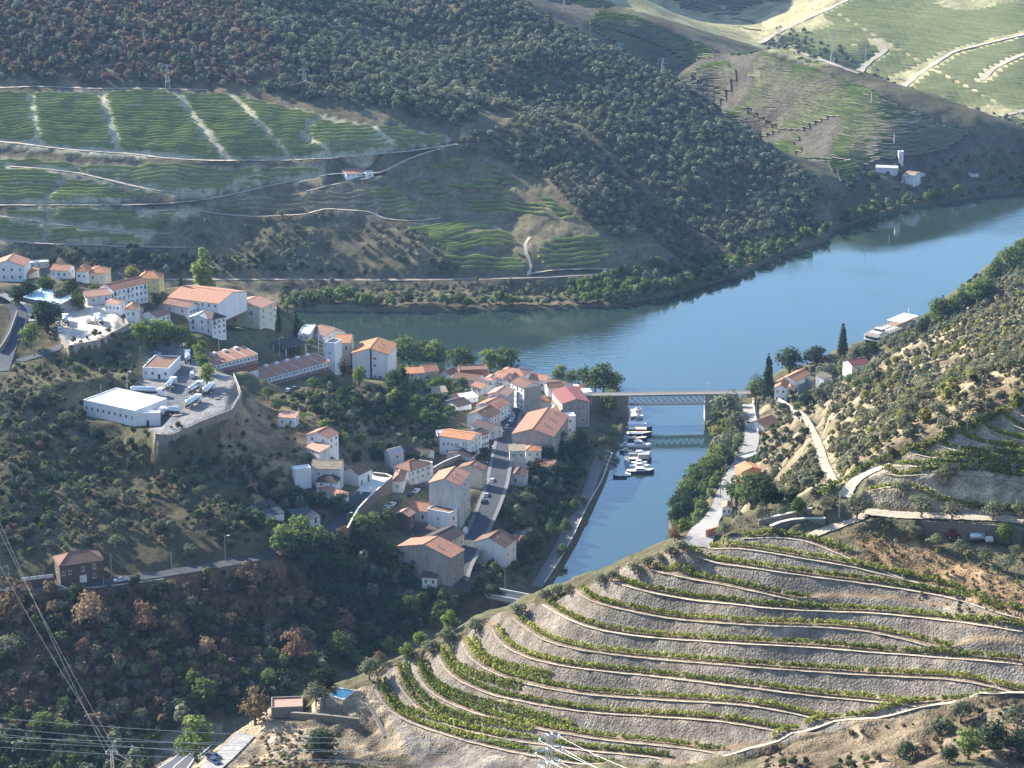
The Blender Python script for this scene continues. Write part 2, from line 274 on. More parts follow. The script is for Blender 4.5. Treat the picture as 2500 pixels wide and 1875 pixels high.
def vnoise(x, y, seed):
    xi = np.floor(x).astype(np.int64); yi = np.floor(y).astype(np.int64); fx = x - xi; fy = y - yi
    fx = fx * fx * (3 - 2 * fx); fy = fy * fy * (3 - 2 * fy)
    def hsh(a, b):
        n = (a * 374761393 + b * 668265263 + seed * 974711) & 0xffffffff
        n = ((n ^ (n >> 13)) * 1274126177) & 0xffffffff
        return ((n ^ (n >> 16)) & 0xffff) / 32767.5 - 1
    return (hsh(xi, yi) * (1 - fx) + hsh(xi + 1, yi) * fx) * (1 - fy) + (hsh(xi, yi + 1) * (1 - fx) + hsh(xi + 1, yi + 1) * fx) * fy
N1 = vnoise(GX / 26, GY / 26, 1); N2 = vnoise(GX / 9, GY / 9, 2); N3 = vnoise(GX / 3.2, GY / 3.2, 3); N4 = vnoise(GX / 1.3, GY / 1.3, 4)
rough = np.where(GZ > 1.0, 1.0, 0.12) * (.9 * N1 + .5 * N2 + .3 * N3 + .14 * N4) * np.clip((1640 - GY) / 400 + 1, 1, 2.0)
amp = np.ones_like(GZ); amp[r0:r1] *= np.where(MF | MU, .1, 1.0)
amp[(GX > 60) & (GX < 160) & (GY > 820) & (GY < 1030) & (GZ < 24)] = .3
amp[(GX > -110) & (GX < 50) & (GY > 780) & (GY < 1110) & (GZ < 30)] = .35
for poly in (PAD_YARD, PAD_LOT): amp *= np.where(inside(poly, GX, GY), .05, 1)
# roads and tracks, levelled across
def road_line(pts, scale=K, step=8):
    w3 = np.array([land(u * scale, v * scale) for u, v in smooth_poly(pts, step / scale)])
    for _ in range(3): w3[1:-1] = (w3[:-2] + 2 * w3[1:-1] + w3[2:]) / 4
    return w3
def ca(*p): return [((0 + x * .18083) / K, (610 + y * .18083) / K) for x, y in p]
def cg(*p): return [((660 + x * .18083) / K, (1000 + y * .18083) / K) for x, y in p]
def c5(*p): return [((1500 + x * .52743) / K, (1000 + y * .52743) / K) for x, y in p]
def c1(*p): return [(x * .5651 / K, y * .5651 / K) for x, y in p]
ROADS = [('street', 'asphalt', 9.5, [(1112,872),(1103,900),(1093,950),(1082,1000),(1073,1050),(1054,1100),(1026,1160),(992,1225),(984,1255)]),
 ('street', 'asphalt', 5.5, [(984,1248),(1000,1266),(1030,1277),(1066,1284)]),
 ('street', 'asphalt', 6.0, [(-60,1272),(60,1268),(200,1261),(330,1243),(450,1224),(585,1199),(640,1181),(700,1152)] + cg((780,1640),(930,1500),(1080,1330),(1190,1190),(1290,1090),(1400,980))),
 ('road', 'concrete', 6.6, [(1618,872),(1622,905),(1626,935),(1622,965),(1600,1000),(1582,1030),(1568,1060),(1553,1100),(1530,1130),(1511,1162),(1504,1180)]),
 ('lane', 'pale_dirt', 4.5, c5((1160,470),(1230,478),(1320,488),(1450,492),(1600,494),(1760,500),(1896,515))),
 ('lane', 'pale_dirt', 3.0, c5((1065,405),(1085,360),(1120,320),(1180,288),(1270,255))),
 ('lane', 'pale_dirt', 3.0, c5((900,588),(960,562),(1040,535),(1110,515),(1170,475))),
 ('street', 'asphalt', 7.0, ca((150,720),(250,800),(285,900),(240,1000),(190,1100),(140,1230),(90,1370),(40,1520),(0,1640))),
 ('street', 'asphalt', 5.0, ca((250,1500),(420,1450),(600,1400),(760,1340),(830,1290))),
 ('street', 'concrete', 5.0, ca((20,600),(120,640),(220,690),(320,760),(420,850),(450,960))),
 ('track', 'pale_dirt', 3.6, c1((-60,380),(150,372),(420,382),(640,380),(900,388))),
 ('track', 'pale_dirt', 3.6, c1((-60,606),(80,618),(300,645),(560,662),(700,680),(900,692),(1200,692),(1450,680),(1750,655),(1975,622))),
 ('track', 'pale_dirt', 3.4, c1((-60,885),(200,884),(500,884),(700,880),(880,862),(1000,840),(1150,805),(1300,775),(1430,750),(1480,748),(1650,745),(1760,688),(1850,655),(1975,622))),
 ('track', 'pale_dirt', 2.4, c1((40,718),(200,728),(330,745),(450,772),(600,808),(720,828),(850,842),(930,850))),
 ('track', 'pale_dirt', 2.4, c1((1320,825),(1420,800),(1520,780),(1650,760))),
 ('track', 'pale_dirt', 2.2, c1((-60,925),(100,945),(300,975),(480,995),(600,1008),(740,1008))),
 ('track', 'pale_dirt', 2.2, c1((-60,1035),(150,1050),(400,1058),(560,1066),(800,1068))),
 ('track', 'pale_dirt', 2.2, c1((610,912),(850,905),(950,925),(1100,935),(1320,925),(1400,900),(1600,912),(1660,945),(1800,955),(1900,942))),
 ('track', 'pale_dirt', 2.0, [(1142,595),(1150,570),(1134,545),(1132,520),(1145,512)]),
 ('track', 'pale_dirt', 2.2, [(1142,592),(1180,584),(1260,580),(1330,582)]),
 ('railway', 'ballast', 4.2, [(330,604),(450,603),(600,603),(760,604),(900,604),(1050,602),(1180,598),(1290,592)]),
 ('promenade', 'paving', 5.0, [(1300,985),(1290,1005),(1280,1035),(1262,1085),(1232,1140),(1204,1195),(1172,1248),(1158,1268)]),
 ('road', 'asphalt', 8.0, [(352,1690),(372,1659),(395,1640),(418,1622),(436,1606)]),
 ('lane', 'concrete', 5.0, [(452,1662),(478,1640),(500,1618),(518,1600),(530,1586)]),
 ('path', 'pale_dirt', 3.0, [(1712,876),(1740,900),(1752,925),(1768,955),(1775,985),(1785,1010),(1798,1040)]),
]
RW = []
for nm, mt, wd, pts_ in ROADS:
    w3 = road_line(pts_); RW.append((nm, mt, wd, w3))
    lo = w3[:, :2].min(0) - wd - 6; hi = w3[:, :2].max(0) + wd + 6
    ii = np.nonzero((GX > lo[0]) & (GX < hi[0]) & (GY > lo[1]) & (GY < hi[1]))
    x, y = GX[ii], GY[ii]; best = np.full(len(x), 1e9); bz = np.zeros(len(x))
    for a in range(len(w3) - 1):
        p, q = w3[a], w3[a + 1]; e = q[:2] - p[:2]; L = max(e @ e, 1e-6)
        t = np.clip(((x - p[0]) * e[0] + (y - p[1]) * e[1]) / L, 0, 1); d = np.hypot(x - p[0] - t * e[0], y - p[1] - t * e[1])
        k = d < best; best[k] = d[k]; bz[k] = p[2] + (q[2] - p[2]) * t[k]
    wt = np.clip(1 - (best - wd * .5 - .8) / (2.0 + wd * .15), 0, 1)
    GZ[ii] = GZ[ii] * (1 - wt) + (bz - .25) * wt; amp[ii] *= 1 - wt
GZ += rough * amp
# ---------------------------------------------------------------- materials
MATS = {}
def newmat(name):
    m = bpy.data.materials.new(name); m.use_nodes = True; MATS[name] = m
    return m, m.node_tree, m.node_tree.nodes['Principled BSDF']
def mat(name, c, rough=.85, var=.25, scale=.6, bump=0.0, streak=False, metal=0.0, fine=4.0):
    m, t, b = newmat(name); L = t.links.new
    b.inputs['Roughness'].default_value = rough; b.inputs['Metallic'].default_value = metal
    if 'Specular IOR Level' in b.inputs: b.inputs['Specular IOR Level'].default_value = .25
    if var <= 0: b.inputs['Base Color'].default_value = (*c, 1); return m
    tc = t.nodes.new('ShaderNodeTexCoord'); mp = t.nodes.new('ShaderNodeMapping'); L(tc.outputs['Object'], mp.inputs[0])
    if streak: mp.inputs['Scale'].default_value = (1, 1, .12)
    n1 = t.nodes.new('ShaderNodeTexNoise'); n1.inputs['Scale'].default_value = scale; n1.inputs['Detail'].default_value = 5; n1.inputs['Roughness'].default_value = .65
    n2 = t.nodes.new('ShaderNodeTexNoise'); n2.inputs['Scale'].default_value = scale * fine; n2.inputs['Detail'].default_value = 3
    oi = t.nodes.new('ShaderNodeObjectInfo')
    L(mp.outputs[0], n1.inputs[0]); L(mp.outputs[0], n2.inputs[0])
    a = t.nodes.new('ShaderNodeMath'); a.operation = 'ADD'; L(n1.outputs[0], a.inputs[0]); L(n2.outputs[0], a.inputs[1])
    r = t.nodes.new('ShaderNodeMapRange'); L(a.outputs[0], r.inputs[0]); r.inputs[1].default_value = .65; r.inputs[2].default_value = 1.35; r.inputs[3].default_value = 1 - var; r.inputs[4].default_value = 1 + var
    o2 = t.nodes.new('ShaderNodeMapRange'); L(oi.outputs['Random'], o2.inputs[0]); o2.inputs[3].default_value = 1 - var * .5; o2.inputs[4].default_value = 1 + var * .4
    mu = t.nodes.new('ShaderNodeMath'); mu.operation = 'MULTIPLY'; L(r.outputs[0], mu.inputs[0]); L(o2.outputs[0], mu.inputs[1])
    v = t.nodes.new('ShaderNodeVectorMath'); v.operation = 'SCALE'; v.inputs[0].default_value = c; L(mu.outputs[0], v.inputs['Scale'])
    L(v.outputs[0], b.inputs['Base Color'])
    if bump:
        bp = t.nodes.new('ShaderNodeBump'); bp.inputs['Strength'].default_value = bump; bp.inputs['Distance'].default_value = .1; L(a.outputs[0], bp.inputs['Height']); L(bp.outputs[0], b.inputs['Normal'])
    return m
# walls
mat('white_plaster', (.80,.80,.79), .9, .14, .35, streak=True); mat('stained_shaded_plaster', (.62,.62,.61), .9, .3, .4, streak=True)  # stained tone doubles as painted shade on the far-bank walls
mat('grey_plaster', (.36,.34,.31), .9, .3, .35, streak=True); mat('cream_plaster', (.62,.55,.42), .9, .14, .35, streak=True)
mat('yellow_plaster', (.60,.50,.22), .9, .12, .35, streak=True); mat('orange_plaster', (.58,.27,.16), .9, .15, .4, streak=True)
mat('pale_green_plaster', (.60,.60,.48), .9, .12, .35, streak=True); mat('dark_brown_wall', (.13,.095,.075), .9, .25, .6, streak=True)
mat('brick_red_wall', (.27,.12,.085), .9, .25, .8); mat('blockwork', (.30,.27,.22), .95, .35, .7, bump=.4, streak=True)
mat('dry_stone', (.24,.21,.17), .95, .5, 2.2, bump=.8); mat('grey_wood', (.22,.23,.24), .85, .25, 1.2)
# roofs
mat('terracotta_tiles', (.36,.18,.115), .85, .42, .8, bump=.5); mat('orange_tiles', (.47,.22,.11), .85, .32, .8, bump=.5)
mat('brown_tiles', (.20,.115,.08), .88, .34, 1.0, bump=.5); mat('maroon_roof', (.22,.075,.07), .75, .18, .8, bump=.2)
mat('dark_tiles', (.075,.055,.05), .85, .3, 1.0, bump=.4); mat('slate_roof', (.035,.045,.06), .7, .25, 1.0); mat('pink_tiles', (.43,.24,.175), .85, .25, 1.0, bump=.4)
mat('lichen_tiles', (.29,.235,.165), .95, .5, .8, bump=.8); mat('grey_roof', (.42,.42,.41), .8, .2, .8); mat('white_roof', (.72,.73,.74), .7, .1, .4); mat('blue_metal_roof', (.42,.55,.62), .5, .1, .5)
# ground
mat('asphalt', (.06,.066,.076), .9, .3, .25); mat('concrete', (.36,.34,.31), .9, .3, .3); mat('pale_dirt', (.42,.36,.27), .95, .4, .5, bump=.4); mat('ballast', (.24,.20,.16), .95, .3, .8); mat('paving', (.17,.165,.16), .9, .25, .5)
mat('road_paint', (.75,.75,.73), .7, .1, 1); mat('stone_coping', (.55,.52,.46), .9, .25, 1.5); mat('pale_paving', (.62,.58,.50), .9, .15, .8)
# metal, glass, paint
m, t, b = newmat('window_glass'); b.inputs['Base Color'].default_value = (.02,.025,.035,1); b.inputs['Roughness'].default_value = .08
mat('window_frame', (.62,.62,.60), .6, 0); mat('shutter_paint', (.30,.32,.33), .6, 0); mat('truss_steel', (.12,.125,.13), .5, .1, 2); mat('steel_grey', (.34,.36,.38), .45, .15, 2, metal=.4); mat('galvanised', (.55,.57,.60), .4, .1, 2, metal=.6); mat('tank_steel', (.60,.66,.70), .22, .08, .6, metal=.85)
mat('dark_metal', (.045,.045,.05), .5, 0); mat('tyre', (.02,.02,.02), .9, 0); mat('wood_pole', (.32,.28,.23), .9, .3, 2); mat('rail_white', (.7,.7,.68), .6, 0)
mat('wire_metal', (.75,.74,.70), .6, 0); mat('wire_dull', (.20,.20,.21), .7, 0); mat('insulator', (.75,.78,.76), .2, 0)
for n_, c_ in (('white', (.78,.78,.78)), ('silver', (.45,.47,.49)), ('black', (.02,.02,.023)), ('dark_blue', (.03,.05,.12)), ('red', (.45,.04,.03)), ('dark_red', (.16,.03,.025)), ('grey', (.16,.17,.18)), ('pale_blue', (.35,.48,.58))):
    mm_ = mat('paint_' + n_, c_, .3, 0); mm_.node_tree.nodes['Principled BSDF'].inputs['Coat Weight'].default_value = .6
mat('boat_white', (.78,.77,.74), .35, .06, 1); mat('boat_navy', (.02,.03,.07), .35, 0); mat('boat_cream', (.72,.64,.48), .7, .1, 1); mat('boat_green', (.50,.62,.56), .4, .1, 1); mat('boat_grey', (.25,.28,.33), .6, .1, 1); mat('deck_wood', (.30,.22,.15), .8, .25, 2); mat('canvas_white', (.82,.81,.78), .8, .05, 1)
mat('bark', (.10,.075,.055), .95, .3, 3); mat('pale_bark', (.25,.22,.18), .95, .3, 3); mat('jetty_planks', (.20,.22,.25), .85, .2, 1.5)
m, t, b = newmat('pool_water'); b.inputs['Base Color'].default_value = (.10,.50,.58,1); b.inputs['Roughness'].default_value = .08
# leaves: colour from the card tint, the plant and the palette
def leafmat(name, c, c2, trans=.28, hue=.5):
    m, t, b = newmat(name); L = t.links.new; N = t.nodes.new
    at = N('ShaderNodeAttribute'); at.attribute_name = 'tint'; oi = N('ShaderNodeObjectInfo')
    mx = N('ShaderNodeMix'); mx.data_type = 'RGBA'; mx.inputs[6].default_value = (*c, 1); mx.inputs[7].default_value = (*c2, 1)
    rr = N('ShaderNodeMath'); rr.operation = 'MULTIPLY_ADD'; L(oi.outputs['Random'], rr.inputs[0]); rr.inputs[1].default_value = hue; L(at.outputs['Fac'], rr.inputs[2])
    sb = N('ShaderNodeMath'); sb.operation = 'SUBTRACT'; L(rr.outputs[0], sb.inputs[0]); sb.inputs[1].default_value = hue * .5; sb.use_clamp = True
    L(sb.outputs[0], mx.inputs[0])
    df = N('ShaderNodeBsdfDiffuse'); tr = N('ShaderNodeBsdfTranslucent'); ms = N('ShaderNodeMixShader'); ms.inputs[0].default_value = trans
    L(mx.outputs[2], df.inputs[0]); L(mx.outputs[2], tr.inputs[0]); L(df.outputs[0], ms.inputs[1]); L(tr.outputs[0], ms.inputs[2])
    t.nodes.remove(b); L(ms.outputs[0], t.nodes['Material Output'].inputs[0])
    return m
leafmat('leaf_olive', (.10,.115,.065), (.26,.27,.17), .35); leafmat('leaf_green', (.055,.09,.03), (.18,.23,.075), .4); leafmat('leaf_bright', (.09,.14,.04), (.28,.34,.11), .45)
leafmat('leaf_dark', (.025,.045,.022), (.075,.105,.05), .3); leafmat('leaf_autumn', (.24,.165,.095), (.50,.38,.24), .4); leafmat('leaf_rust', (.18,.11,.07), (.36,.235,.15), .35); leafmat('leaf_brown', (.12,.085,.05), (.27,.21,.12), .3)
leafmat('leaf_vine', (.10,.15,.03), (.44,.46,.12), .66, .2); leafmat('leaf_far', (.085,.10,.065), (.26,.27,.18), .3, .9); leafmat('leaf_far_red', (.12,.09,.07), (.26,.19,.145), .3, .9); leafmat('leaf_scrub', (.15,.13,.08), (.33,.30,.18), .3, .8); leafmat('leaf_vine_far', (.20,.25,.09), (.42,.46,.19), .5, .3); leafmat('leaf_vine_pale', (.20,.23,.11), (.34,.36,.18), .4, .3)
leafmat('leaf_yellow', (.20,.20,.06), (.42,.41,.14), .55); leafmat('leaf_vine_red', (.17,.13,.045), (.36,.33,.10), .45, .3)

# ---------------------------------------------------------------- mesh helpers
def set_mesh(name, V, F, mats, mi=None, smooth=False, tint=None):
    """V (n,3), F list of tuples or (m,k) array"""
    me = bpy.data.meshes.new(name); V = np.asarray(V, np.float32)
    if isinstance(F, np.ndarray):
        k = F.shape[1]; me.vertices.add(len(V)); me.vertices.foreach_set('co', V.ravel()); me.loops.add(F.size); me.loops.foreach_set('vertex_index', F.astype(np.int32).ravel())
        me.polygons.add(len(F)); me.polygons.foreach_set('loop_start', (np.arange(len(F)) * k).astype(np.int32)); me.polygons.foreach_set('loop_total', np.full(len(F), k, np.int32))
    else: me.from_pydata([tuple(map(float, v)) for v in V], [], F)
    for m in mats: me.materials.append(MATS[m] if isinstance(m, str) else m)
    if mi is not None: me.polygons.foreach_set('material_index', np.asarray(mi, np.int32))
    if smooth: me.polygons.foreach_set('use_smooth', np.ones(len(me.polygons), bool))
    if tint is not None:
        a = me.attributes.new('tint', 'FLOAT', 'POINT'); a.data.foreach_set('value', np.asarray(tint, np.float32))
    me.update(); return me
class MB:
    def __init__(s): s.v, s.f, s.m = [], [], []
    def add(s, V, F, m=0):
        o = len(s.v); s.v += [tuple(p) for p in V]; s.f += [tuple(i + o for i in f) for f in F]; s.m += [m] * len(F); return s
    def box(s, x0, x1, y0, y1, z0, z1, m=0):
        return s.add([(x0,y0,z0),(x1,y0,z0),(x1,y1,z0),(x0,y1,z0),(x0,y0,z1),(x1,y0,z1),(x1,y1,z1),(x0,y1,z1)], [(0,3,2,1),(4,5,6,7),(0,1,5,4),(1,2,6,5),(2,3,7,6),(3,0,4,7)], m)
    def bar(s, p, q, r, m=0, n=4):
        p, q = Vector(p), Vector(q); d = (q - p).normalized(); a = d.orthogonal().normalized(); b = d.cross(a); V = []
        for c in (p, q):
            for i in range(n): th = 2 * math.pi * (i + .5) / n; V.append(c + a * (r * math.cos(th)) + b * (r * math.sin(th)))
        F = [(i, (i + 1) % n, n + (i + 1) % n, n + i) for i in range(n)] + [tuple(range(n))[::-1], tuple(range(n, 2 * n))]
        return s.add(V, F, m)
    def lathe(s, prof, c=(0,0,0), n=10, m=0):
        V = [(c[0] + r * math.cos(2 * math.pi * i / n), c[1] + r * math.sin(2 * math.pi * i / n), c[2] + z) for r, z in prof for i in range(n)]
        F = [(j * n + i, j * n + (i + 1) % n, (j + 1) * n + (i + 1) % n, (j + 1) * n + i) for j in range(len(prof) - 1) for i in range(n)]
        F += [tuple(range(n))[::-1], tuple(range((len(prof) - 1) * n, len(prof) * n))]
        return s.add(V, F, m)
    def loft(s, rings, m=0, cap=True):
        n = len(rings[0]); V = [p for r in rings for p in r]
        F = [(j * n + i, j * n + (i + 1) % n, (j + 1) * n + (i + 1) % n, (j + 1) * n + i) for j in range(len(rings) - 1) for i in range(n)]
        if cap: F += [tuple(range(n))[::-1], tuple(range((len(rings) - 1) * n, len(rings) * n))]
        return s.add(V, F, m)
    def mesh(s, name, mats, smooth=False): return set_mesh(name, s.v, s.f, mats, s.m, smooth)
    def build(s, name, mats, parent=None, smooth=False): return link(name, s.mesh(name, mats if isinstance(mats, (list, tuple)) else [mats], smooth), parent)
def link(name, me, parent=None):
    o = bpy.data.objects.new(name, me); COL.objects.link(o)
    if parent is not None: o.parent = parent
    return o
def empty(name, loc, rz=0.0):
    o = bpy.data.objects.new(name, None); COL.objects.link(o); o.location = loc; o.rotation_euler = (0, 0, rz); o.empty_display_size = .5; return o
def tag(o, label, cat, group=None):
    o['label'] = label; o['category'] = cat
    if group: o['group'] = group
    return o
def kind(o, k): o['kind'] = k; return o

# ---------------------------------------------------------------- ground sheet with its soils
colr = np.zeros((NR, NC, 3)); colr[:] = (.115,.105,.06)
colr *= (1 + .25 * N1 + .2 * N2)[..., None]
_f = GY * CP - (GZ - CAMH) * SP; _f = np.where(_f > 1, _f, 1e9); PU = (1250 + FP * GX / _f) / K; PV = (937.5 - FP * (GY * SP + (GZ - CAMH) * CP) / _f) / K
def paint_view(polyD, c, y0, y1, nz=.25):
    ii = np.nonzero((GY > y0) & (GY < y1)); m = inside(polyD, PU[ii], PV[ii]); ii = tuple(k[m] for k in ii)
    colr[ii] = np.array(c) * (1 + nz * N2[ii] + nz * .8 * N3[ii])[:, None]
def paint(polyD, c, soft=0.0, nz=.25, ymin=0):
    poly = [landD(u, v, ymin=ymin)[:2] for u, v in polyD]; pa = np.array(poly)
    ii = np.nonzero((GX > pa[:, 0].min()) & (GX < pa[:, 0].max()) & (GY > pa[:, 1].min()) & (GY < pa[:, 1].max()))
    m = inside(poly, GX[ii], GY[ii]); ii = tuple(k[m] for k in ii)
    colr[ii] = np.array(c) * (1 + nz * N2[ii] + nz * .8 * N3[ii])[:, None]
    return poly
P_far = paint([(-40,-40),(1000,-40),(1800,440),(1790,515),(1560,606),(1330,660),(1060,668),(-40,672)], (.14,.12,.075))
F_UP = [(-40,203),(250,197),(500,204),(650,238),(800,272),(960,292),(975,304),(800,336),(640,346),(480,345),(250,338),(-40,316)]
F_MID = [(-40,336),(200,356),(480,361),(700,361),(700,384),(560,402),(420,430),(200,438),(-40,438)]; F_LOW = [(-40,450),(330,450),(460,445),(340,500),(315,532),(-40,522)]
paint_view(F_UP, (.40,.37,.25), 1260, 1480); paint_view(F_MID, (.37,.33,.22), 1240, 1420); paint_view(F_LOW, (.35,.31,.20), 1230, 1400)
paint_view([(430,440),(700,405),(850,400),(930,470),(700,455),(500,460)], (.26,.21,.14), 1240, 1420); paint_view([(900,345),(1060,340),(1240,470),(1340,540),(1180,585),(1000,585),(870,490),(930,470),(860,400)], (.17,.15,.09), 1220, 1420)
paint_view([(340,470),(720,460),(930,490),(1000,590),(300,596),(60,560),(60,535),(330,535)], (.135,.12,.075), 1220, 1400)
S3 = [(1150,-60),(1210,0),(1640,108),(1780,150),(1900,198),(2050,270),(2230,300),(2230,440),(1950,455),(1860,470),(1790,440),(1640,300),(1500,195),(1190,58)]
paint_view(S3, (.105,.095,.07), 1500, 2000)  # darker tone puts this hillside's shade into the ground colour
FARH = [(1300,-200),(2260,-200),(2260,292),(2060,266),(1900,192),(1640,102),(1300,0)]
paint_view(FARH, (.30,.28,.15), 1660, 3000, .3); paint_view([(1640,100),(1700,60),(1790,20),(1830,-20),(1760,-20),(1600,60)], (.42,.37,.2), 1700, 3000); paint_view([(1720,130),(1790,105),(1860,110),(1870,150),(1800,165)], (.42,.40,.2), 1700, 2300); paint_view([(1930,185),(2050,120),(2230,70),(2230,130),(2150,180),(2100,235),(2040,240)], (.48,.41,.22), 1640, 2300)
paint([(1640,870),(1760,870),(1900,770),(2050,690),(2230,590),(2230,880),(2000,960),(1850,1020),(1700,1095),(1600,1105),(1640,980)], (.235,.19,.12), nz=.6)
paint([(800,1488),(870,1540),(960,1600),(1180,1640),(1300,1690),(880,1690),(820,1600),(770,1540)], (.20,.175,.145), nz=.5)
paint([(330,1590),(480,1560),(600,1555),(680,1505),(800,1480),(850,1560),(900,1659),(300,1690)], (.27,.215,.14), nz=.6)
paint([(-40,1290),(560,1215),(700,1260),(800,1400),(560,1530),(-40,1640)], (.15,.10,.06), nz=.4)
paint([(480,930),(560,860),(700,900),(640,1000),(560,1080),(480,1000)], (.26,.19,.11), nz=.4)
paint([(720,900),(830,930),(930,940),(900,1000),(760,1000),(640,960)], (.20,.17,.105), nz=.3)
paint([(1830,1150),(2000,1150),(2230,1270),(2230,1380),(2050,1290),(1890,1250)], (.23,.155,.085), nz=.5)
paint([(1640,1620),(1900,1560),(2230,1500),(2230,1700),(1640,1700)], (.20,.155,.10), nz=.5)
for poly, c in ((PAD_YARD, (.25,.24,.22)), (PAD_LOT, (.62,.55,.44))):
    m = inside(poly, GX, GY); colr[m] = np.array(c) * (1 + .12 * N3[m])[:, None]
yr = [landD(*p)[:2] for p in [(345,745),(395,760),(415,800),(412,850),(385,905),(352,930),(352,880),(360,830),(350,790)]]; m = inside(yr, GX, GY) & inside(PAD_YARD, GX, GY); colr[m] = (.16,.165,.17)
# foreground terraces
sub = colr[r0:r1]; n3, n4, n2, n1 = N3[r0:r1], N4[r0:r1], N2[r0:r1], N1[r0:r1]
def soil(c, a=.22): return np.array(c)[None, None] * (1 + a * n3 + a * n4 + a * .6 * n2)[..., None]
bankc = soil((.215,.185,.15), .2); benchc = soil((.22,.165,.11)); pathc = soil((.60,.52,.40), .1)
for M_, F_, bc_, ec_ in ((MF & (TF > -.3) & (TF < 13.3), FF, bankc, benchc), (TU_ok, FU, soil((.26,.225,.17), .3), soil((.36,.30,.20)))):
    sub[:] = np.where((M_ & (F_ >= .56))[..., None], bc_, np.where((M_ & (F_ < .56))[..., None], ec_, sub))
rest = MF & (TF >= 13.0); sub[rest] = soil((.22,.19,.15), .35)[rest]
rest2 = MU & ~TU_ok; sub[rest2] = soil((.40,.33,.24))[rest2]
colr[GZ < .4] = (.10,.09,.06)
colr = np.clip(colr, .01, .9)
PADS = []

def px_s(q): return 500 + q[0] * .31496, 1580 + q[1] * .31496
_zp = zat(*land(*px_s((1070, 400)))[:2]) + .6; pc = at_z(*px_s((1070, 352)), _zp); A_ = [np.array(at_z(*px_s(w), _zp)) for w in ((960,375),(1035,308),(1180,333),(1080,408))]
PADS.append(([tuple(a) for a in A_], _zp - .25))
CUTS = [(np.array([landD(*w) for w in smooth_poly(c5((1395,505),(1500,515),(1640,522),(1760,528),(1896,545)), 12)]), 4.4, 9.0)]
# ---------------------------------------------------------------- houses
CROP = dict(a=(0,610,.18083), b=(300,640,.18083), c=(180,800,.19892), d=(640,760,.18083), e=(940,840,.18083), f=(1140,880,.14467), g=(660,1000,.18083), h=(900,1060,.18083), i=(900,1200,.18083), j=(580,1200,.18083), k=(1440,940,.16275), l=(1640,1080,.16275), m=(1820,780,.18987), n=(0,1300,.18083), o=(2000,300,.31521), z2=(500,750,.28933), z3=(900,850,.28933), q4=(600,1300,.45208), q5=(1500,1000,.52743), p=(0,0,1), D=(0,0,K), s=(500,1580,.31496), r=(2200,1180,.23641), t=(340,1740,.23622))
def px(c, q): x0, y0, s_ = CROP[c]; return x0 + q[0] * s_, y0 + q[1] * s_
def window_mesh(name, frame, glass, lit=0):
    mb = MB(); mb.box(-.5, .5, -.06, .02, -.5, .5, 0); mb.box(-.38, -.04, -.075, -.05, -.42, .42, 1); mb.box(.04, .38, -.075, -.05, -.42, .42, 1); mb.box(-.56, .56, -.16, .02, -.58, -.5, 0); return mb.mesh(name, [frame, glass])
WIN = window_mesh('window', 'window_frame', 'window_glass')
mbs = MB(); mbs.box(-.5, .5, -.06, .02, -.5, .5, 0); mbs.box(-.4, .4, -.085, -.055, -.43, .43, 1); mbs.box(-.56, .56, -.16, .02, -.58, -.5, 0); WIN_SHUT = mbs.mesh('window', ['window_frame', 'shutter_paint'])
WRG = random.Random(3)
mbd = MB(); mbd.box(-.5, .5, -.07, .02, 0, 1, 0); mbd.box(-.4, .4, -.085, -.06, .02, .94, 1); DOOR = mbd.mesh('door', ['window_frame', 'dark_metal'])
mbc = MB(); mbc.box(-.3, .3, -.3, .3, -.8, 1.0, 0); mbc.box(-.38, .38, -.38, .38, 1.0, 1.12, 1); mbc.box(-.2, .2, -.2, .2, 1.12, 1.3, 1); CHIM = mbc.mesh('chimney', ['white_plaster', 'terracotta_tiles'])
mbb = MB(); mbb.box(-.5, .5, -1.0, 0, -.14, 0, 0); mbb.box(-.5, .5, -1.0, -.95, .85, .92, 1); mbb.box(-.5, -.48, -1, 0, .85, .92, 1); mbb.box(.48, .5, -1, 0, .85, .92, 1)
for q_ in np.linspace(-.48, .48, 9): mbb.box(q_ - .012, q_ + .012, -.985, -.965, 0, .86, 1)
BALC = mbb.mesh('balcony', ['white_plaster', 'dark_metal'])
HOUSES, FOOT = [], []
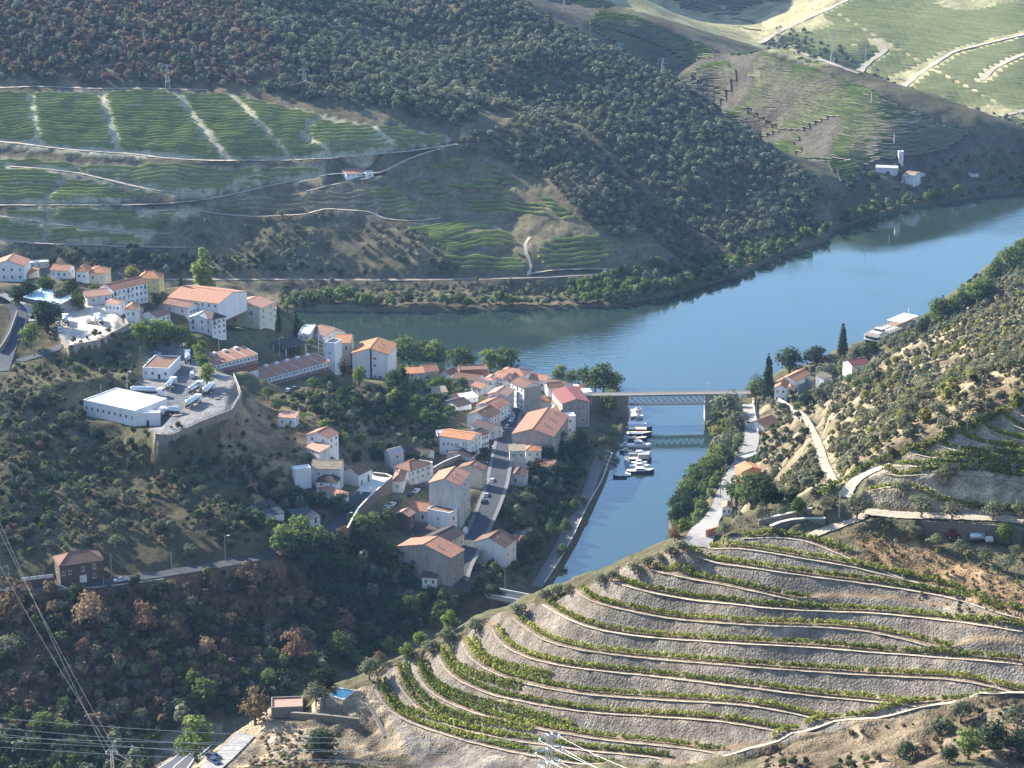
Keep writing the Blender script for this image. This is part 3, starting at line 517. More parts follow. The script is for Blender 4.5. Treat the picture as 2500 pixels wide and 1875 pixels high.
def house(c, A, B, base, depth, roof='gable', ridge='x', rh=None, wall='white_plaster', tiles='terracotta_tiles', label='', win=None, side=None, name='house', chim=0, door=False, balc=None, oh=.35, cat='house', zmin=None, found=6.0, hmin=None):
    (ua, va), (ub, vb) = px(c, A), px(c, B); k, vbase = base; vb_ = px(c, (0, vbase))[1]
    uc, vc = (ua, va) if k == 0 else (ub, vb)
    g = land(uc, vb_)
    d1 = sight(uc, vc); s_ = math.hypot(g[0], g[1]) / math.hypot(d1[0], d1[1]); ze = CAMH + d1[2] * s_
    if hmin and ze - g[2] < hmin: ze = g[2] + hmin
    a3, b3 = np.array(at_z(ua, va, ze)), np.array(at_z(ub, vb, ze)); ex = (b3 - a3)[:2]; Wd = float(np.hypot(*ex)); ex = ex / Wd; ey = np.array((-ex[1], ex[0]))
    if isinstance(depth, tuple):
        r3 = np.array(at_z(*px(c, depth), ze))[:2] - b3[:2]; Dp = float(np.clip(r3 @ ey, 2.5, 40))
    else: Dp = float(depth)
    mid = (a3[:2] + b3[:2]) / 2; zg = g[2]; H = ze - zg
    e = empty(name, (mid[0], mid[1], zg), math.atan2(ex[1], ex[0])); tag(e, label, cat); HOUSES.append((e, label))
    cen = mid + ey * Dp / 2; FOOT.append((ex[0], ex[1], cen[0], cen[1], Wd / 2, Dp / 2, zg))
    w_, rh = Wd / 2, (rh if rh is not None else (Dp if ridge == 'x' else Wd) * .5 * .42)
    mb = MB(); z0 = -found; mb.box(-w_, w_, 0, Dp, z0, H)
    T = .16; o_ = oh; sl = rh / ((Dp if ridge == 'x' else Wd) / 2); ro = MB(); er = sl * o_
    def slab(q): # q: four corners of the upper face
        V = [(x, y, z + T) for x, y, z in q] + [(x, y, z) for x, y, z in q]; n = len(q)
        ro.add(V, [tuple(range(n)), tuple(range(n, 2 * n))[::-1]] + [(i, (i + n), (i + 1) % n + n, (i + 1) % n) for i in range(n)])
    if roof == 'gable':
        if ridge == 'x':
            mb.add([(-w_, 0, H), (-w_, Dp, H), (-w_, Dp / 2, H + rh), (w_, 0, H), (w_, Dp, H), (w_, Dp / 2, H + rh)], [(0, 2, 1), (3, 4, 5)])
            slab([(-w_ - o_, -o_, H - er), (w_ + o_, -o_, H - er), (w_ + o_, Dp / 2, H + rh), (-w_ - o_, Dp / 2, H + rh)]); slab([(w_ + o_, Dp + o_, H - er), (-w_ - o_, Dp + o_, H - er), (-w_ - o_, Dp / 2, H + rh), (w_ + o_, Dp / 2, H + rh)])
            ro.box(-w_ - o_, w_ + o_, Dp / 2 - .15, Dp / 2 + .15, H + rh + T - .02, H + rh + T + .1, 1)
        else:
            mb.add([(-w_, 0, H), (w_, 0, H), (0, 0, H + rh), (-w_, Dp, H), (w_, Dp, H), (0, Dp, H + rh)], [(0, 1, 2), (4, 3, 5)])
            slab([(-w_ - o_, -o_, H - er), (0, -o_, H + rh), (0, Dp + o_, H + rh), (-w_ - o_, Dp + o_, H - er)]); slab([(0, -o_, H + rh), (w_ + o_, -o_, H - er), (w_ + o_, Dp + o_, H - er), (0, Dp + o_, H + rh)])
            ro.box(-.15, .15, -o_, Dp + o_, H + rh + T - .02, H + rh + T + .1, 1)
    elif roof == 'hip':
        i_ = min(Wd, Dp) * .45; x0, x1, y0, y1 = -w_ - o_, w_ + o_, -o_, Dp + o_; ym = Dp / 2
        if Wd >= Dp: p, q = (-w_ + i_, ym, H + rh), (w_ - i_, ym, H + rh); pl = [[(x0, y0), (x1, y0), q, p], [(x1, y1), (x0, y1), p, q], [(x0, y1), (x0, y0), p], [(x1, y0), (x1, y1), q]]
        else: p, q = (0, i_, H + rh), (0, Dp - i_, H + rh); pl = [[(x0, y0), (x1, y0), p], [(x1, y0), (x1, y1), q, p], [(x1, y1), (x0, y1), q], [(x0, y1), (x0, y0), p, q]]
        for f_ in pl: slab([(v_[0], v_[1], v_[2] if len(v_) > 2 else H - .08) for v_ in f_])
        ro.bar((p[0], p[1], p[2] + T), (q[0] + .01, q[1], q[2] + T), .13, 1)
        for cx, cy, e_ in ((x0, y0, p), (x1, y0, q if Wd >= Dp else p), (x1, y1, q), (x0, y1, p if Wd >= Dp else q)): ro.bar((cx, cy, H + T - .06), (e_[0], e_[1], e_[2] + T), .12, 1)
    elif roof == 'shed':   # high along the back
        mb.add([(-w_, Dp, H + rh), (w_, Dp, H + rh), (-w_, 0, H), (w_, 0, H), (-w_, Dp, H), (w_, Dp, H)], [(2, 0, 4), (3, 5, 1), (4, 0, 1, 5)])
        s2 = rh / Dp * o_; slab([(-w_ - o_, -o_, H - s2), (w_ + o_, -o_, H - s2), (w_ + o_, Dp + o_, H + rh + s2), (-w_ - o_, Dp + o_, H + rh + s2)])
    else:
        ro.box(-w_ + .25, w_ - .25, .25, Dp - .25, H, H + .05); 
        for q_ in ((-w_ - .03, w_ + .03, -.03, .25), (-w_ - .03, w_ + .03, Dp - .25, Dp + .03), (-w_ - .03, -w_ + .25, .25, Dp - .25), (w_ - .25, w_ + .03, .25, Dp - .25)): ro.box(*q_, H, H + .45, 1)
    mb.build('wall', wall, e); ro.build('roof', [tiles, tiles if roof != 'flat' else wall], e)
    rows, cols = win if win is not None else (max(1, round((H - .4) / 3.0)), max(1, round(Wd / 3.2)))
    def put(me, loc, rz, sc):
        ob = link(me.name.split('.')[0], me, e); ob.location = loc; ob.rotation_euler = (0, 0, rz); ob.scale = sc; return ob
    st = (H - .5) / max(rows, 1)
    for r in range(rows):
        for q in range(cols):
            x = -w_ + (q + .5) * Wd / cols; z = .3 + st * (r + .55)
            if balc and (r, q) in balc: put(DOOR, (x, -.01, z - 1.2), 0, (1.0, 1, 2.1)); put(BALC, (x, 0, z - 1.2), 0, (2.6, 1.0, 1.0)); continue
            if door and r == 0 and q == cols // 2: put(DOOR, (x, -.01, 0), 0, (1.1, 1, 2.2)); continue
            put(WIN if WRG.random() < .7 else WIN_SHUT, (x, -.01, z), 0, (1.05, 1, min(1.35, st * .5)))
    cam_l = e.matrix_world.inverted_safe() if False else None
    loc_cam = Vector((-mid[0], -mid[1])); lx = loc_cam.x * ex[0] + loc_cam.y * ex[1]
    sr, sc_ = side if side is not None else (rows, max(1, round(Dp / 4)))
    sx = 1 if lx > 0 else -1; st = (H - .5) / max(sr, 1)
    for r in range(sr):
        for q in range(sc_):
            y = (q + .5) * Dp / sc_; put(WIN if WRG.random() < .7 else WIN_SHUT, (sx * (w_ + .01), y, .3 + st * (r + .55)), math.pi / 2 if sx > 0 else -math.pi / 2, (1.0, 1, min(1.3, st * .5)))
    for q in range(chim):
        if ridge == 'x': x, y = -w_ * .6 + q * w_ * .9, Dp * .68; z = H + rh * .5
        else: x, y = w_ * .35, Dp * (.3 + .3 * q); z = H + rh * .6
        if roof == 'flat': z = H
        put(CHIM, (x, y, z), 0, (1, 1, 1))
    e['dims'] = (Wd, Dp, H); return e, Wd, Dp, H
def lab(o, **k): return o
# left hilltop
house('a', (-120,215), (320,218), (1,430), 12, 'gable', 'y', 2.6, 'white_plaster', 'terracotta_tiles', 'big blue-shaded white gable house at the left edge of the photo', win=(2,4), side=(0,0))
house('a', (388,182), (665,162), (0,262), 6, 'flat', wall='cream_plaster', tiles='white_roof', label='flat-roofed cream block with a white mast rising behind it', win=(1,3), side=(1,1))
house('a', (680,272), (905,285), (1,392), 8, 'gable', 'x', 1.8, 'white_plaster', 'terracotta_tiles', 'low house with a salmon gable roof behind the hilltop trees', win=(1,3))
house('a', (312,328), (388,340), (1,395), 7, 'shed', rh=1.2, wall='cream_plaster', tiles='orange_tiles', label='tiny orange-roofed annex right of the big blue-shaded gable house', win=(1,1), side=(0,0))
house('a', (1025,288), (1170,292), (0,430), 8, 'hip', rh=1.9, wall='white_plaster', tiles='orange_tiles', label='white left wing with a pointed orange hip roof on the hilltop', win=(1,2), side=(1,1))
house('a', (1190,312), (1435,315), (0,440), 9, 'hip', rh=2.0, wall='cream_plaster', tiles='orange_tiles', label='beige house with a pyramid orange roof and a white garage door', win=(1,2), side=(1,1), chim=1)
house('a', (1525,545), (1985,440), (1,705), 9.5, 'gable', 'x', 1.9, 'white_plaster', 'terracotta_tiles', 'long white three-storey house with dark balconies and a red roof', win=(3,8), side=(2,1), chim=2, balc={(2,0),(2,3),(2,7)})
house('a', (1175,640), (1510,600), (0,752), 10.5, 'gable', 'x', 1.6, 'stained_shaded_plaster', 'pink_tiles', 'low pink-roofed annex left of the long three-storey house', win=(1,2), side=(1,1))
house('a', (1860,385), (2150,390), (1,585), 9, 'hip', rh=2.3, wall='yellow_plaster', tiles='orange_tiles', label='yellow two-storey house with an orange hip roof', win=(2,2), side=(2,1), chim=2)
house('a', (315,640), (800,738), (1,805), 11, 'shed', rh=1.6, wall='steel_grey', tiles='blue_metal_roof', label='long hangar with a pale blue metal roof beside the steep lane', name='shed', cat='shed', win=(0,0), side=(0,0))
house('a', (1415,720), (1610,732), (0,842), 6.5, 'hip', rh=.9, wall='white_plaster', tiles='pink_tiles', label='small white cube house with a shallow pink roof above the carport', win=(1,4), side=(1,1))
house('a', (1690,800), (1830,802), (1,1065), 8, 'hip', rh=1.4, wall='white_plaster', tiles='orange_tiles', label='narrow white house with an orange roof over two floors right of the truck lot', win=(2,2), side=(2,1), balc={(0,0)})
house('a', (1815,800), (1935,775), (1,885), 7, 'hip', rh=1.3, wall='cream_plaster', tiles='terracotta_tiles', label='cream cottage with a pale terracotta hip roof below the long three-storey house', win=(1,2), side=(1,1))
house('b', (465,742), (635,692), (0,850), 10, 'gable', 'x', 1.7, 'white_plaster', 'dark_tiles', 'house with a dark brown roof over a white wall with three windows', win=(1,3), side=(0,0))
house('b', (885,622), (1028,577), (0,742), 15, 'gable', 'y', 1.5, 'white_plaster', 'brown_tiles', 'white house with brown gable roof in front of the long red warehouse', win=(1,3), side=(1,2), chim=1)
house('b', (885,748), (1130,768), (1,955), 8, 'gable', 'y', 1.5, 'white_plaster', 'grey_roof', 'white gabled wing with a small balcony and a dark garage door', win=(2,2), side=(0,0), balc={(1,0)})
house('b', (1205,778), (1388,738), (0,1010), 12, 'hip', rh=1.9, wall='white_plaster', tiles='dark_tiles', label='tall white house with a dark hip roof and a rounded balcony', win=(3,3), side=(2,2), balc={(2,0)})
house('b', (1395,575), (1845,632), (1,905), 13, 'gable', 'y', 2.0, 'pale_green_plaster', 'pink_tiles', 'big pale cream apartment house with a broad blank gable', win=(2,2), side=(3,2), balc={(1,1)})
house('b', (1850,625), (2080,592), (1,775), 10, 'gable', 'x', 1.8, 'white_plaster', 'terracotta_tiles', 'white block with shaded veranda right of the broad cream gable', win=(2,3), side=(1,1))
house('b', (610,475), (1290,562), (0,560), 24, 'gable', 'x', 2.6, 'white_plaster', 'terracotta_tiles', 'long red-tiled warehouse behind the two small cypresses', name='warehouse', cat='warehouse', win=(1,8), side=(0,0))
# truck yard
house('c', (120,895), (745,1030), (1,1212), (1100,870), 'flat', wall='white_plaster', tiles='white_roof', label='big white flat-roofed shed on the edge of the truck yard', name='shed', cat='shed', win=(1,9), side=(1,4))
house('c', (750,1062), (1060,1052), (0,1205), 3.0, 'flat', wall='white_plaster', tiles='white_roof', label='lean-to porch at the front corner of the big white shed', name='porch', cat='porch', win=(1,1), side=(0,0), door=True)
house('c', (845,498), (1165,510), (0,622), (1150,352), 'flat', wall='white_plaster', tiles='brown_tiles', label='white yard office with a flat brown roof and awning', name='office', cat='office', win=(1,4), side=(0,0), door=True)
def terrace_row(c, A, B, base, back, units, label):
    e, Wd, Dp, H = house(c, A, B, base, back, 'shed', rh=1.5, wall='white_plaster', tiles='terracotta_tiles', label=label, name='terrace_house', win=(2, units * 3), side=(1, 1), oh=.2)
    up = MB(); up.box(-Wd / 2 + .1, Wd / 2 - .1, -.06, .0, -2.5, H * .46, 0); up.build('ground_floor', 'brick_red_wall', e)
    me = MB().box(-.1, .1, 0, Dp, 0, .28).mesh('party_wall', ['stained_shaded_plaster']); sk = MB().box(-.9, .9, -.5, .9, -.2, .75).mesh('rooflight', ['white_plaster'])
    for q in range(units + 1):
        ob = link('party_wall', me, e); ob.location = (-Wd / 2 + q * Wd / units, 0, H + .17); ob.rotation_euler = (math.atan2(1.5, Dp), 0, 0)
    for q in range(units):
        ob = link('rooflight', sk, e); ob.location = (-Wd / 2 + (q + .3) * Wd / units, Dp - 1.2, H + 1.5)
terrace_row('z2', (68,492), (446,400), (1,480), 11, 4, 'upper row of terraced houses with red roofs and white chimney boxes')
terrace_row('z2', (440,620), (1056,456), (1,535), 11.5, 7, 'lower longer row of terraced houses with red roofs and a white band of windows')
# ridge above the river
house('d', (480,318), (640,322), (1,402), (660,190), 'flat', wall='stained_shaded_plaster', tiles='white_roof', label='flat-roofed pale house next to the lone cypress above the river', win=(1,2), side=(0,0))
e_, W_, D_, H_ = house('d', (320,497), (590,425), (0,592), 9, 'shed', rh=1.0, wall='white_plaster', tiles='dark_tiles', label='open carport with a brown sheet roof on white posts', name='carport', cat='carport', win=(0,0), side=(0,0))
[o for o in e_.children if o.name.startswith('wall')][0].data = (lambda mb: ([mb.box(x, x + .3, y, y + .3, -2, H_) for x in (-W_ / 2, -.2, W_ / 2 - .3) for y in (0, D_ - .3)], mb.mesh('wall', ['white_plaster']))[1])(MB())
house('d', (845,335), (1120,278), (0,425), 12, 'gable', 'y', 1.9, 'white_plaster', 'brown_tiles', 'white gable house with brown roof right above the river', win=(1,2), side=(1,2), chim=1)
house('d', (842,425), (978,442), (1,725), 7, 'flat', wall='white_plaster', tiles='slate_roof', label='tall narrow white block with scaffolding on its left side', win=(1,1), side=(0,0))
eA, WA, DA, HA = house('d', (1215,560), (1700,582), (1,910), 18, 'gable', 'y', 2.6, 'white_plaster', 'orange_tiles', 'tall white apartment block with bright orange roof and a dark vertical stripe', name='apartment_block', cat='apartment block', win=(0,0), side=(0,0), chim=2, oh=.5)
MB().box(-.1, .75, -.08, 0, -2, HA + 2.0).build('stripe', 'dark_metal', eA)
for x, z in ((2.2, HA * .80), (2.2, HA * .52), (2.2, .8), (4.6, .6)):
    ob = link('window', WIN, eA); ob.location = (x, -.01, z); ob.scale = (1.5, 1, 1.0)
house('d', (985,425), (1185,428), (0,565), 13, 'gable', 'x', 2.3, 'cream_plaster', 'orange_tiles', 'lower orange-roofed wing behind the tall white apartment block', win=(1,2), side=(0,0), balc={(0,1)})
house('e', (530,378), (725,362), (0,480), 10, 'gable', 'x', 2.0, 'cream_plaster', 'terracotta_tiles', 'cream house with a long red roof among riverside trees', win=(1,2), side=(0,0))
house('e', (310,400), (530,388), (0,470), 6, 'shed', rh=1.0, wall='cream_plaster', tiles='orange_tiles', label='low orange-roofed lean-to left of the cream riverside house', win=(1,2), side=(0,0))
house('e', (1010,362), (1390,347), (1,530), 8, 'flat', wall='brick_red_wall', tiles='brown_tiles', label='unfinished red brick building by the riverside trees', win=(1,5), side=(0,0))
house('e', (915,462), (1240,497), (1,590), 9, 'gable', 'x', 1.6, 'stained_shaded_plaster', 'brown_tiles', 'low brown-tiled house in front of the unfinished brick building', win=(1,3), side=(0,0))
house('e', (740,395), (880,420), (1,515), 7, 'gable', 'y', 1.5, 'stained_shaded_plaster', 'brown_tiles', 'small brown gable between the cream riverside house and the brick building', win=(1,1), side=(0,0))
house('f', (270,328), (442,348), (1,472), 9, 'hip', rh=1.0, wall='white_plaster', tiles='pink_tiles', label='sunlit white cube house with a shallow pink roof', win=(1,2), side=(1,2))
house('f', (520,218), (960,268), (1,452), 10, 'hip', rh=1.8, wall='white_plaster', tiles='terracotta_tiles', label='broad salmon hip roof nearest the river in the village', win=(1,5), side=(0,0), chim=2)
house('f', (600,382), (738,395), (0,485), 13, 'gable', 'y', 1.8, 'white_plaster', 'terracotta_tiles', 'salmon-roofed white house touching the four-storey block', win=(2,2), side=(0,0), chim=1)
house('f', (1000,305), (1320,345), (1,520), 8, 'gable', 'x', 1.6, 'stained_shaded_plaster', 'terracotta_tiles', 'long salmon roof behind the four-storey block beside the river', win=(1,3), side=(0,0), chim=1)
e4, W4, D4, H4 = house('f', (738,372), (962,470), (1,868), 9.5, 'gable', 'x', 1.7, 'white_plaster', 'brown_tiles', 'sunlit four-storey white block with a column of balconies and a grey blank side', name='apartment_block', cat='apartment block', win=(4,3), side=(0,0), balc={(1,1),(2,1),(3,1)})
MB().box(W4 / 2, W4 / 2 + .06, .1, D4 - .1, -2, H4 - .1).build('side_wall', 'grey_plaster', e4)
house('f', (975,642), (1105,722), (1,862), (1390,655), 'hip', rh=1.5, wall='cream_plaster', tiles='orange_tiles', label='cream corner house with an orange hip roof below the four-storey block', win=(2,4), side=(0,0))
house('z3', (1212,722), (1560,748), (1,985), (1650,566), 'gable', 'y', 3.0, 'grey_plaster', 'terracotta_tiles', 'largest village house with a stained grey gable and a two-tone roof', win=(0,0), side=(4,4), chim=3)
house('z3', (1635,470), (1866,454), (1,662), 20, 'gable', 'y', 1.9, 'grey_plaster', 'maroon_roof', 'grey building with a maroon ribbed roof at the end of the bridge', win=(2,2), side=(0,0))
house('z3', (1655,582), (1746,577), (1,806), 5, 'flat', wall='white_plaster', tiles='white_roof', label='slim white tower facing the marina', name='tower', cat='tower', win=(3,1), side=(0,0))
house('z3', (1540,522), (1664,556), (1,610), 8, 'gable', 'x', 1.5, 'white_plaster', 'brown_tiles', 'small brown-roofed house behind the slim white tower', win=(1,2), side=(0,0), chim=1)
house('z3', (1515,336), (1640,328), (0,398), 7, 'gable', 'x', 1.4, 'stained_shaded_plaster', 'brown_tiles', 'low brown roof behind the maroon-roofed building', win=(1,2), side=(0,0))
house('z3', (1664,346), (1790,358), (1,408), 8, 'gable', 'x', 1.4, 'stained_shaded_plaster', 'maroon_roof', 'low maroon roof beside the riverside awnings', win=(1,2), side=(0,0))
house('z3', (1190,868), (1322,866), (0,952), 5, 'shed', rh=.9, wall='stained_shaded_plaster', tiles='lichen_tiles', label='little house with a grey-brown roof and two shuttered windows under the stained gable', win=(1,2), side=(0,0))
house('z3', (1325,866), (1456,864), (0,932), 6, 'hip', rh=1.3, wall='white_plaster', tiles='orange_tiles', label='small bright orange hip roof under the stained gable', win=(1,2), side=(0,0))
house('z3', (1325,950), (1460,956), (1,995), 5, 'hip', rh=1.0, wall='stained_shaded_plaster', tiles='slate_roof', label='black-roofed annex below the small orange hip roof', win=(1,1), side=(0,0))
house('z3', (1380,988), (1548,1004), (1,1112), 6, 'shed', rh=1.0, wall='stained_shaded_plaster', tiles='brown_tiles', label='tall ramshackle back house hanging over the dark garden', win=(2,3), side=(0,0))
house('z3', (1170,1076), (1313,1086), (1,1162), 8, 'gable', 'y', 1.5, 'stained_shaded_plaster', 'brown_tiles', 'small gable house with an arched window beside the street', win=(1,1), side=(0,0))
# row along the left of the street
house('z3', (830,562), (1008,592), (1,694), 11, 'gable', 'y', 2.2, 'stained_shaded_plaster', 'brown_tiles', 'near gable house of the row left of the street with one orange roof slope', win=(0,0), side=(3,4), chim=1)
house('z3', (905,478), (1085,512), (1,640), 11, 'gable', 'y', 2.0, 'white_plaster', 'terracotta_tiles', 'middle house of the row left of the street with sunlit orange slope', win=(0,0), side=(3,4), chim=2)
house('z3', (1004,386), (1162,404), (1,560), 10, 'gable', 'y', 1.6, 'stained_shaded_plaster', 'pink_tiles', 'far house of the row left of the street with a blue-grey gable', win=(1,4), side=(3,4))
house('z3', (868,645), (1020,694), (1,765), 8, 'gable', 'x', 1.6, 'stained_shaded_plaster', 'dark_tiles', 'dark brown roof squeezed behind the lettered white house', win=(1,2), side=(1,2))
eH, WH, DH, HH = house('z3', (598,738), (860,778), (1,932), (958,722), 'gable', 'x', 1.3, 'white_plaster', 'orange_tiles', 'white house with black lettering on its blank wall and an orange roof', win=(0,0), side=(3,3))
house('z3', (566,702), (612,742), (1,800), 7, 'flat', wall='white_plaster', tiles='white_roof', label='white stair block at the left end of the lettered house', win=(1,1), side=(0,0), name='stair_block', cat='building')
house('z3', (660,892), (850,922), (1,952), 6, 'gable', 'y', 1.7, 'stained_shaded_plaster', 'dark_tiles', 'low shed with a dark gable roof below the lettered wall', name='shed', cat='shed', win=(1,2), side=(0,0))
house('e', (770,775), (985,850), (1,905), 8, 'gable', 'y', 1.6, 'stained_shaded_plaster', 'dark_tiles', 'dark-roofed cottage among trees left of the street row', win=(1,2), side=(0,0))
house('e', (835,705), (1010,762), (1,800), 7, 'gable', 'y', 1.5, 'stained_shaded_plaster', 'brown_tiles', 'second dark-roofed cottage behind the one left of the street row', win=(1,1), side=(0,0))
house('e', (655,660), (840,648), (0,705), 6, 'shed', rh=1.0, wall='stained_shaded_plaster', tiles='lichen_tiles', label='patched low roof at the upper end of the wooded hollow', name='hut', cat='hut', win=(0,0), side=(0,0))
house('e', (1065,742), (1255,706), (0,800), 5, 'shed', rh=.8, wall='white_plaster', tiles='white_roof', label='white lean-to shed behind the far street row', name='shed', cat='shed', win=(1,2), side=(0,0))
house('e', (1300,1235), (1400,1205), (0,1420), 9, 'gable', 'x', 1.4, 'white_plaster', 'dark_tiles', 'narrow white street house right of the lettered one', win=(2,3), side=(0,0))
house('z3', (1460,965), (1548,1004), (1,1060), 5, 'shed', rh=.8, wall='cream_plaster', tiles='brown_tiles', label='cream back room at the foot of the stained gable', name='annex', cat='annex', win=(1,1), side=(0,0))
house('f', (430,262), (600,302), (1,455), 9, 'gable', 'x', 1.5, 'white_plaster', 'terracotta_tiles', 'white house with a red gable roof behind the sunlit cube house', win=(2,3), side=(1,1), chim=1)
house('f', (1330,395), (1600,450), (1,600), 8, 'gable', 'x', 1.5, 'stained_shaded_plaster', 'brown_tiles', 'long brown roof wedged behind the maroon-roofed building', win=(1,3), side=(0,0))
house('f', (1390,690), (1660,850), (1,960), 7, 'gable', 'x', 1.3, 'white_plaster', 'brown_tiles', 'brown-roofed terrace house between the orange corner house and the tower', win=(1,3), side=(0,0), chim=1)
house('e', (1160,560), (1300,600), (1,690), 7, 'gable', 'x', 1.3, 'stained_shaded_plaster', 'terracotta_tiles', 'low red-roofed outbuilding above the far street row', win=(1,2), side=(0,0))
# wall lettering of the white house: a black D, three lines of small marks
cu = bpy.data.curves.new('lettering', 'FONT'); cu.body = 'D'; cu.size = 2.5; cu.extrude = .03; cu.shear = .2; cu.materials.append(MATS['dark_metal'])
tmp = bpy.data.objects.new('lettering', cu); COL.objects.link(tmp); dg = bpy.context.evaluated_depsgraph_get(); lme = bpy.data.meshes.new_from_object(tmp.evaluated_get(dg)); bpy.data.objects.remove(tmp)
ob = link('lettering', lme, eH); ob.location = (WH * .24, -.05, HH * .62); ob.rotation_euler = (math.pi / 2, 0, 0)
lt = MB(); g_ = random.Random(4)
for row_, (x0, x1, z, h_) in enumerate(((-.04, .10, .70, .28), (-.02, .11, .60, .5), (-.02, .38, .50, .5))):
    x = x0 * WH
    while x < x1 * WH: w__ = g_.uniform(.16, .34); lt.box(x, x + w__, -.06, 0, HH * z, HH * z + h_ * g_.uniform(.6, 1)); x += w__ + .1
lt.box(WH * .25, WH * .29, -.06, 0, HH * .30, HH * .42); lt.box(WH * .25, WH * .31, -.06, 0, HH * .22, HH * .26); lt.build('lettering', 'dark_metal', eH)
for x, z in ((-.36, .58), (-.22, .64), (-.10, .60), (-.25, .22), (-.12, .2)):
    ob = link('window', WIN, eH); ob.location = (x * WH, -.01, z * HH); ob.scale = (.9, 1, 1.1)
# church corner and the slope below the terraces
house('g', (490,338), (785,388), (1,572), 7.5, 'gable', 'y', 2.0, 'white_plaster', 'terracotta_tiles', 'white two-storey house with an orange gable roof on the slope above the church', win=(2,2), side=(2,2))
house('g', (482,505), (662,575), (1,650), 5, 'shed', rh=1.2, wall='stained_shaded_plaster', tiles='pink_tiles', label='pink corrugated annex in front of the white house above the church', name='annex', cat='annex', win=(1,1), side=(1,1))
house('g', (100,102), (332,116), (1,240), 5.5, 'shed', rh=.8, wall='white_plaster', tiles='pink_tiles', label='low white house with a pink roof and a vine arbour beside it', win=(1,2), side=(1,1))
house('g', (555,792), (945,802), (1,962), 9, 'gable', 'x', 2.0, 'stained_shaded_plaster', 'lichen_tiles', 'long house with a lichen-covered stone-coloured roof beside the church', win=(1,2), side=(0,0))
house('g', (332,822), (552,792), (0,890), 4, 'flat', wall='white_plaster', tiles='white_roof', label='low white wall wing left of the lichen-roofed house', name='annex', cat='annex', win=(0,0), side=(0,0))
eC, WC, DC, HC = house('g', (972,838), (1192,886), (1,1042), (1355,796), 'gable', 'y', 2.3, 'white_plaster', 'brown_tiles', 'white church with a steep brown roof and a tall narrow door', name='church', cat='church', win=(0,0), side=(0,0), oh=.25)
ob = link('door', DOOR, eC); ob.location = (WC / 2 + .02, DC * .72, 0); ob.rotation_euler = (0, 0, math.pi / 2); ob.scale = (1.3, 1, 3.2)
ob = link('door', DOOR, eC); ob.location = (WC / 2 + .02, DC * .22, 0); ob.rotation_euler = (0, 0, math.pi / 2); ob.scale = (.9, 1, 2.2)
house('g', (620,972), (890,988), (1,1060), 7, 'hip', rh=1.6, wall='white_plaster', tiles='dark_tiles', label='low dark-roofed house with a pale ridge in front of the lichen roof', win=(1,2), side=(1,2))
house('g', (625,1055), (905,1172), (1,1315), (1015,1112), 'gable', 'x', .9, 'white_plaster', 'terracotta_tiles', 'white house with a two-step salmon roof beside the church lane', win=(2,2), side=(0,0))
house('g', (430,1505), (672,1447), (0,1642), 10, 'shed', rh=1.2, wall='white_plaster', tiles='slate_roof', label='white house with a black slate roof and a glazed balcony', win=(2,2), side=(0,0), balc={(1,1)})
house('j', (290,256), (520,190), (0,285), 7, 'gable', 'x', 1.5, 'white_plaster', 'dark_tiles', 'low white house with a dark roof at the left end of the shaded hollow', win=(1,2), side=(0,0), chim=1)
house('j', (375,346), (625,287), (0,392), 5, 'shed', rh=.8, wall='white_plaster', tiles='slate_roof', label='dark-roofed white veranda below the house in the shaded hollow', name='veranda', cat='veranda', win=(0,0), side=(0,0))
house('g', (1535,568), (1622,606), (1,722), (1727,532), 'gable', 'y', 1.4, 'stained_shaded_plaster', 'grey_roof', 'tall narrow grey house with a slate gable between garden trees', win=(0,0), side=(1,1))
house('g', (1648,962), (1785,966), (1,1122), 11, 'hip', rh=1.8, wall='white_plaster', tiles='terracotta_tiles', label='white street house with a hip roof by the church wall', win=(1,1), side=(2,4), chim=1)
house('g', (1660,765), (1890,832), (1,1010), 12, 'hip', rh=2.0, wall='stained_shaded_plaster', tiles='brown_tiles', label='larger brown-roofed house behind the one by the church wall', win=(0,0), side=(2,4))
house('g', (1990,862), (2125,785), (0,965), 10, 'gable', 'x', 1.4, 'cream_plaster', 'pink_tiles', 'cream house with a pink roof in the side street', win=(2,3), side=(0,0))
house('g', (2128,765), (2192,712), (0,945), 6, 'flat', wall='white_plaster', tiles='brown_tiles', label='tall thin white house at the end of the side street', win=(2,1), side=(0,0))
house('h', (470,250), (800,290), (1,375), 7, 'gable', 'x', 1.5, 'stained_shaded_plaster', 'dark_tiles', 'overgrown ruin with a dark roof above the side street', name='ruin', cat='ruin', win=(0,0), side=(0,0))
house('h', (812,655), (1226,692), (1,1245), (1368,530), 'gable', 'y', 2.3, 'stained_shaded_plaster', 'terracotta_tiles', 'four-storey house with a streaked pale gable and an orange-brown roof', win=(0,0), side=(4,3), chim=2)
house('h', (1205,455), (1528,495), (1,735), (1610,440), 'gable', 'y', 1.9, 'cream_plaster', 'brown_tiles', 'beige gable house behind the four-storey streaked one', win=(0,0), side=(3,3), chim=1)
house('h', (1240,930), (1300,925), (1,1180), (1462,748), 'flat', wall='cream_plaster', tiles='white_roof', label='three-storey street house with a roof terrace', win=(0,0), side=(3,4))
house('i', (345,302), (542,338), (1,545), 5, 'gable', 'y', 1.3, 'dark_brown_wall', 'pink_tiles', 'tall brown-walled house with a pink roof over the wooded bank', win=(0,0), side=(2,1))
house('i', (545,250), (792,272), (1,432), 9, 'gable', 'x', 1.9, 'stained_shaded_plaster', 'terracotta_tiles', 'red-roofed house with a wooden gallery behind the brown-walled one', win=(1,2), side=(0,0), balc={(0,0),(0,1)})
house('i', (790,242), (1090,302), (1,505), 6, 'flat', wall='white_plaster', tiles='brown_tiles', label='small white house with a sunken brown roof beside the streaked gable', win=(1,1), side=(1,1))
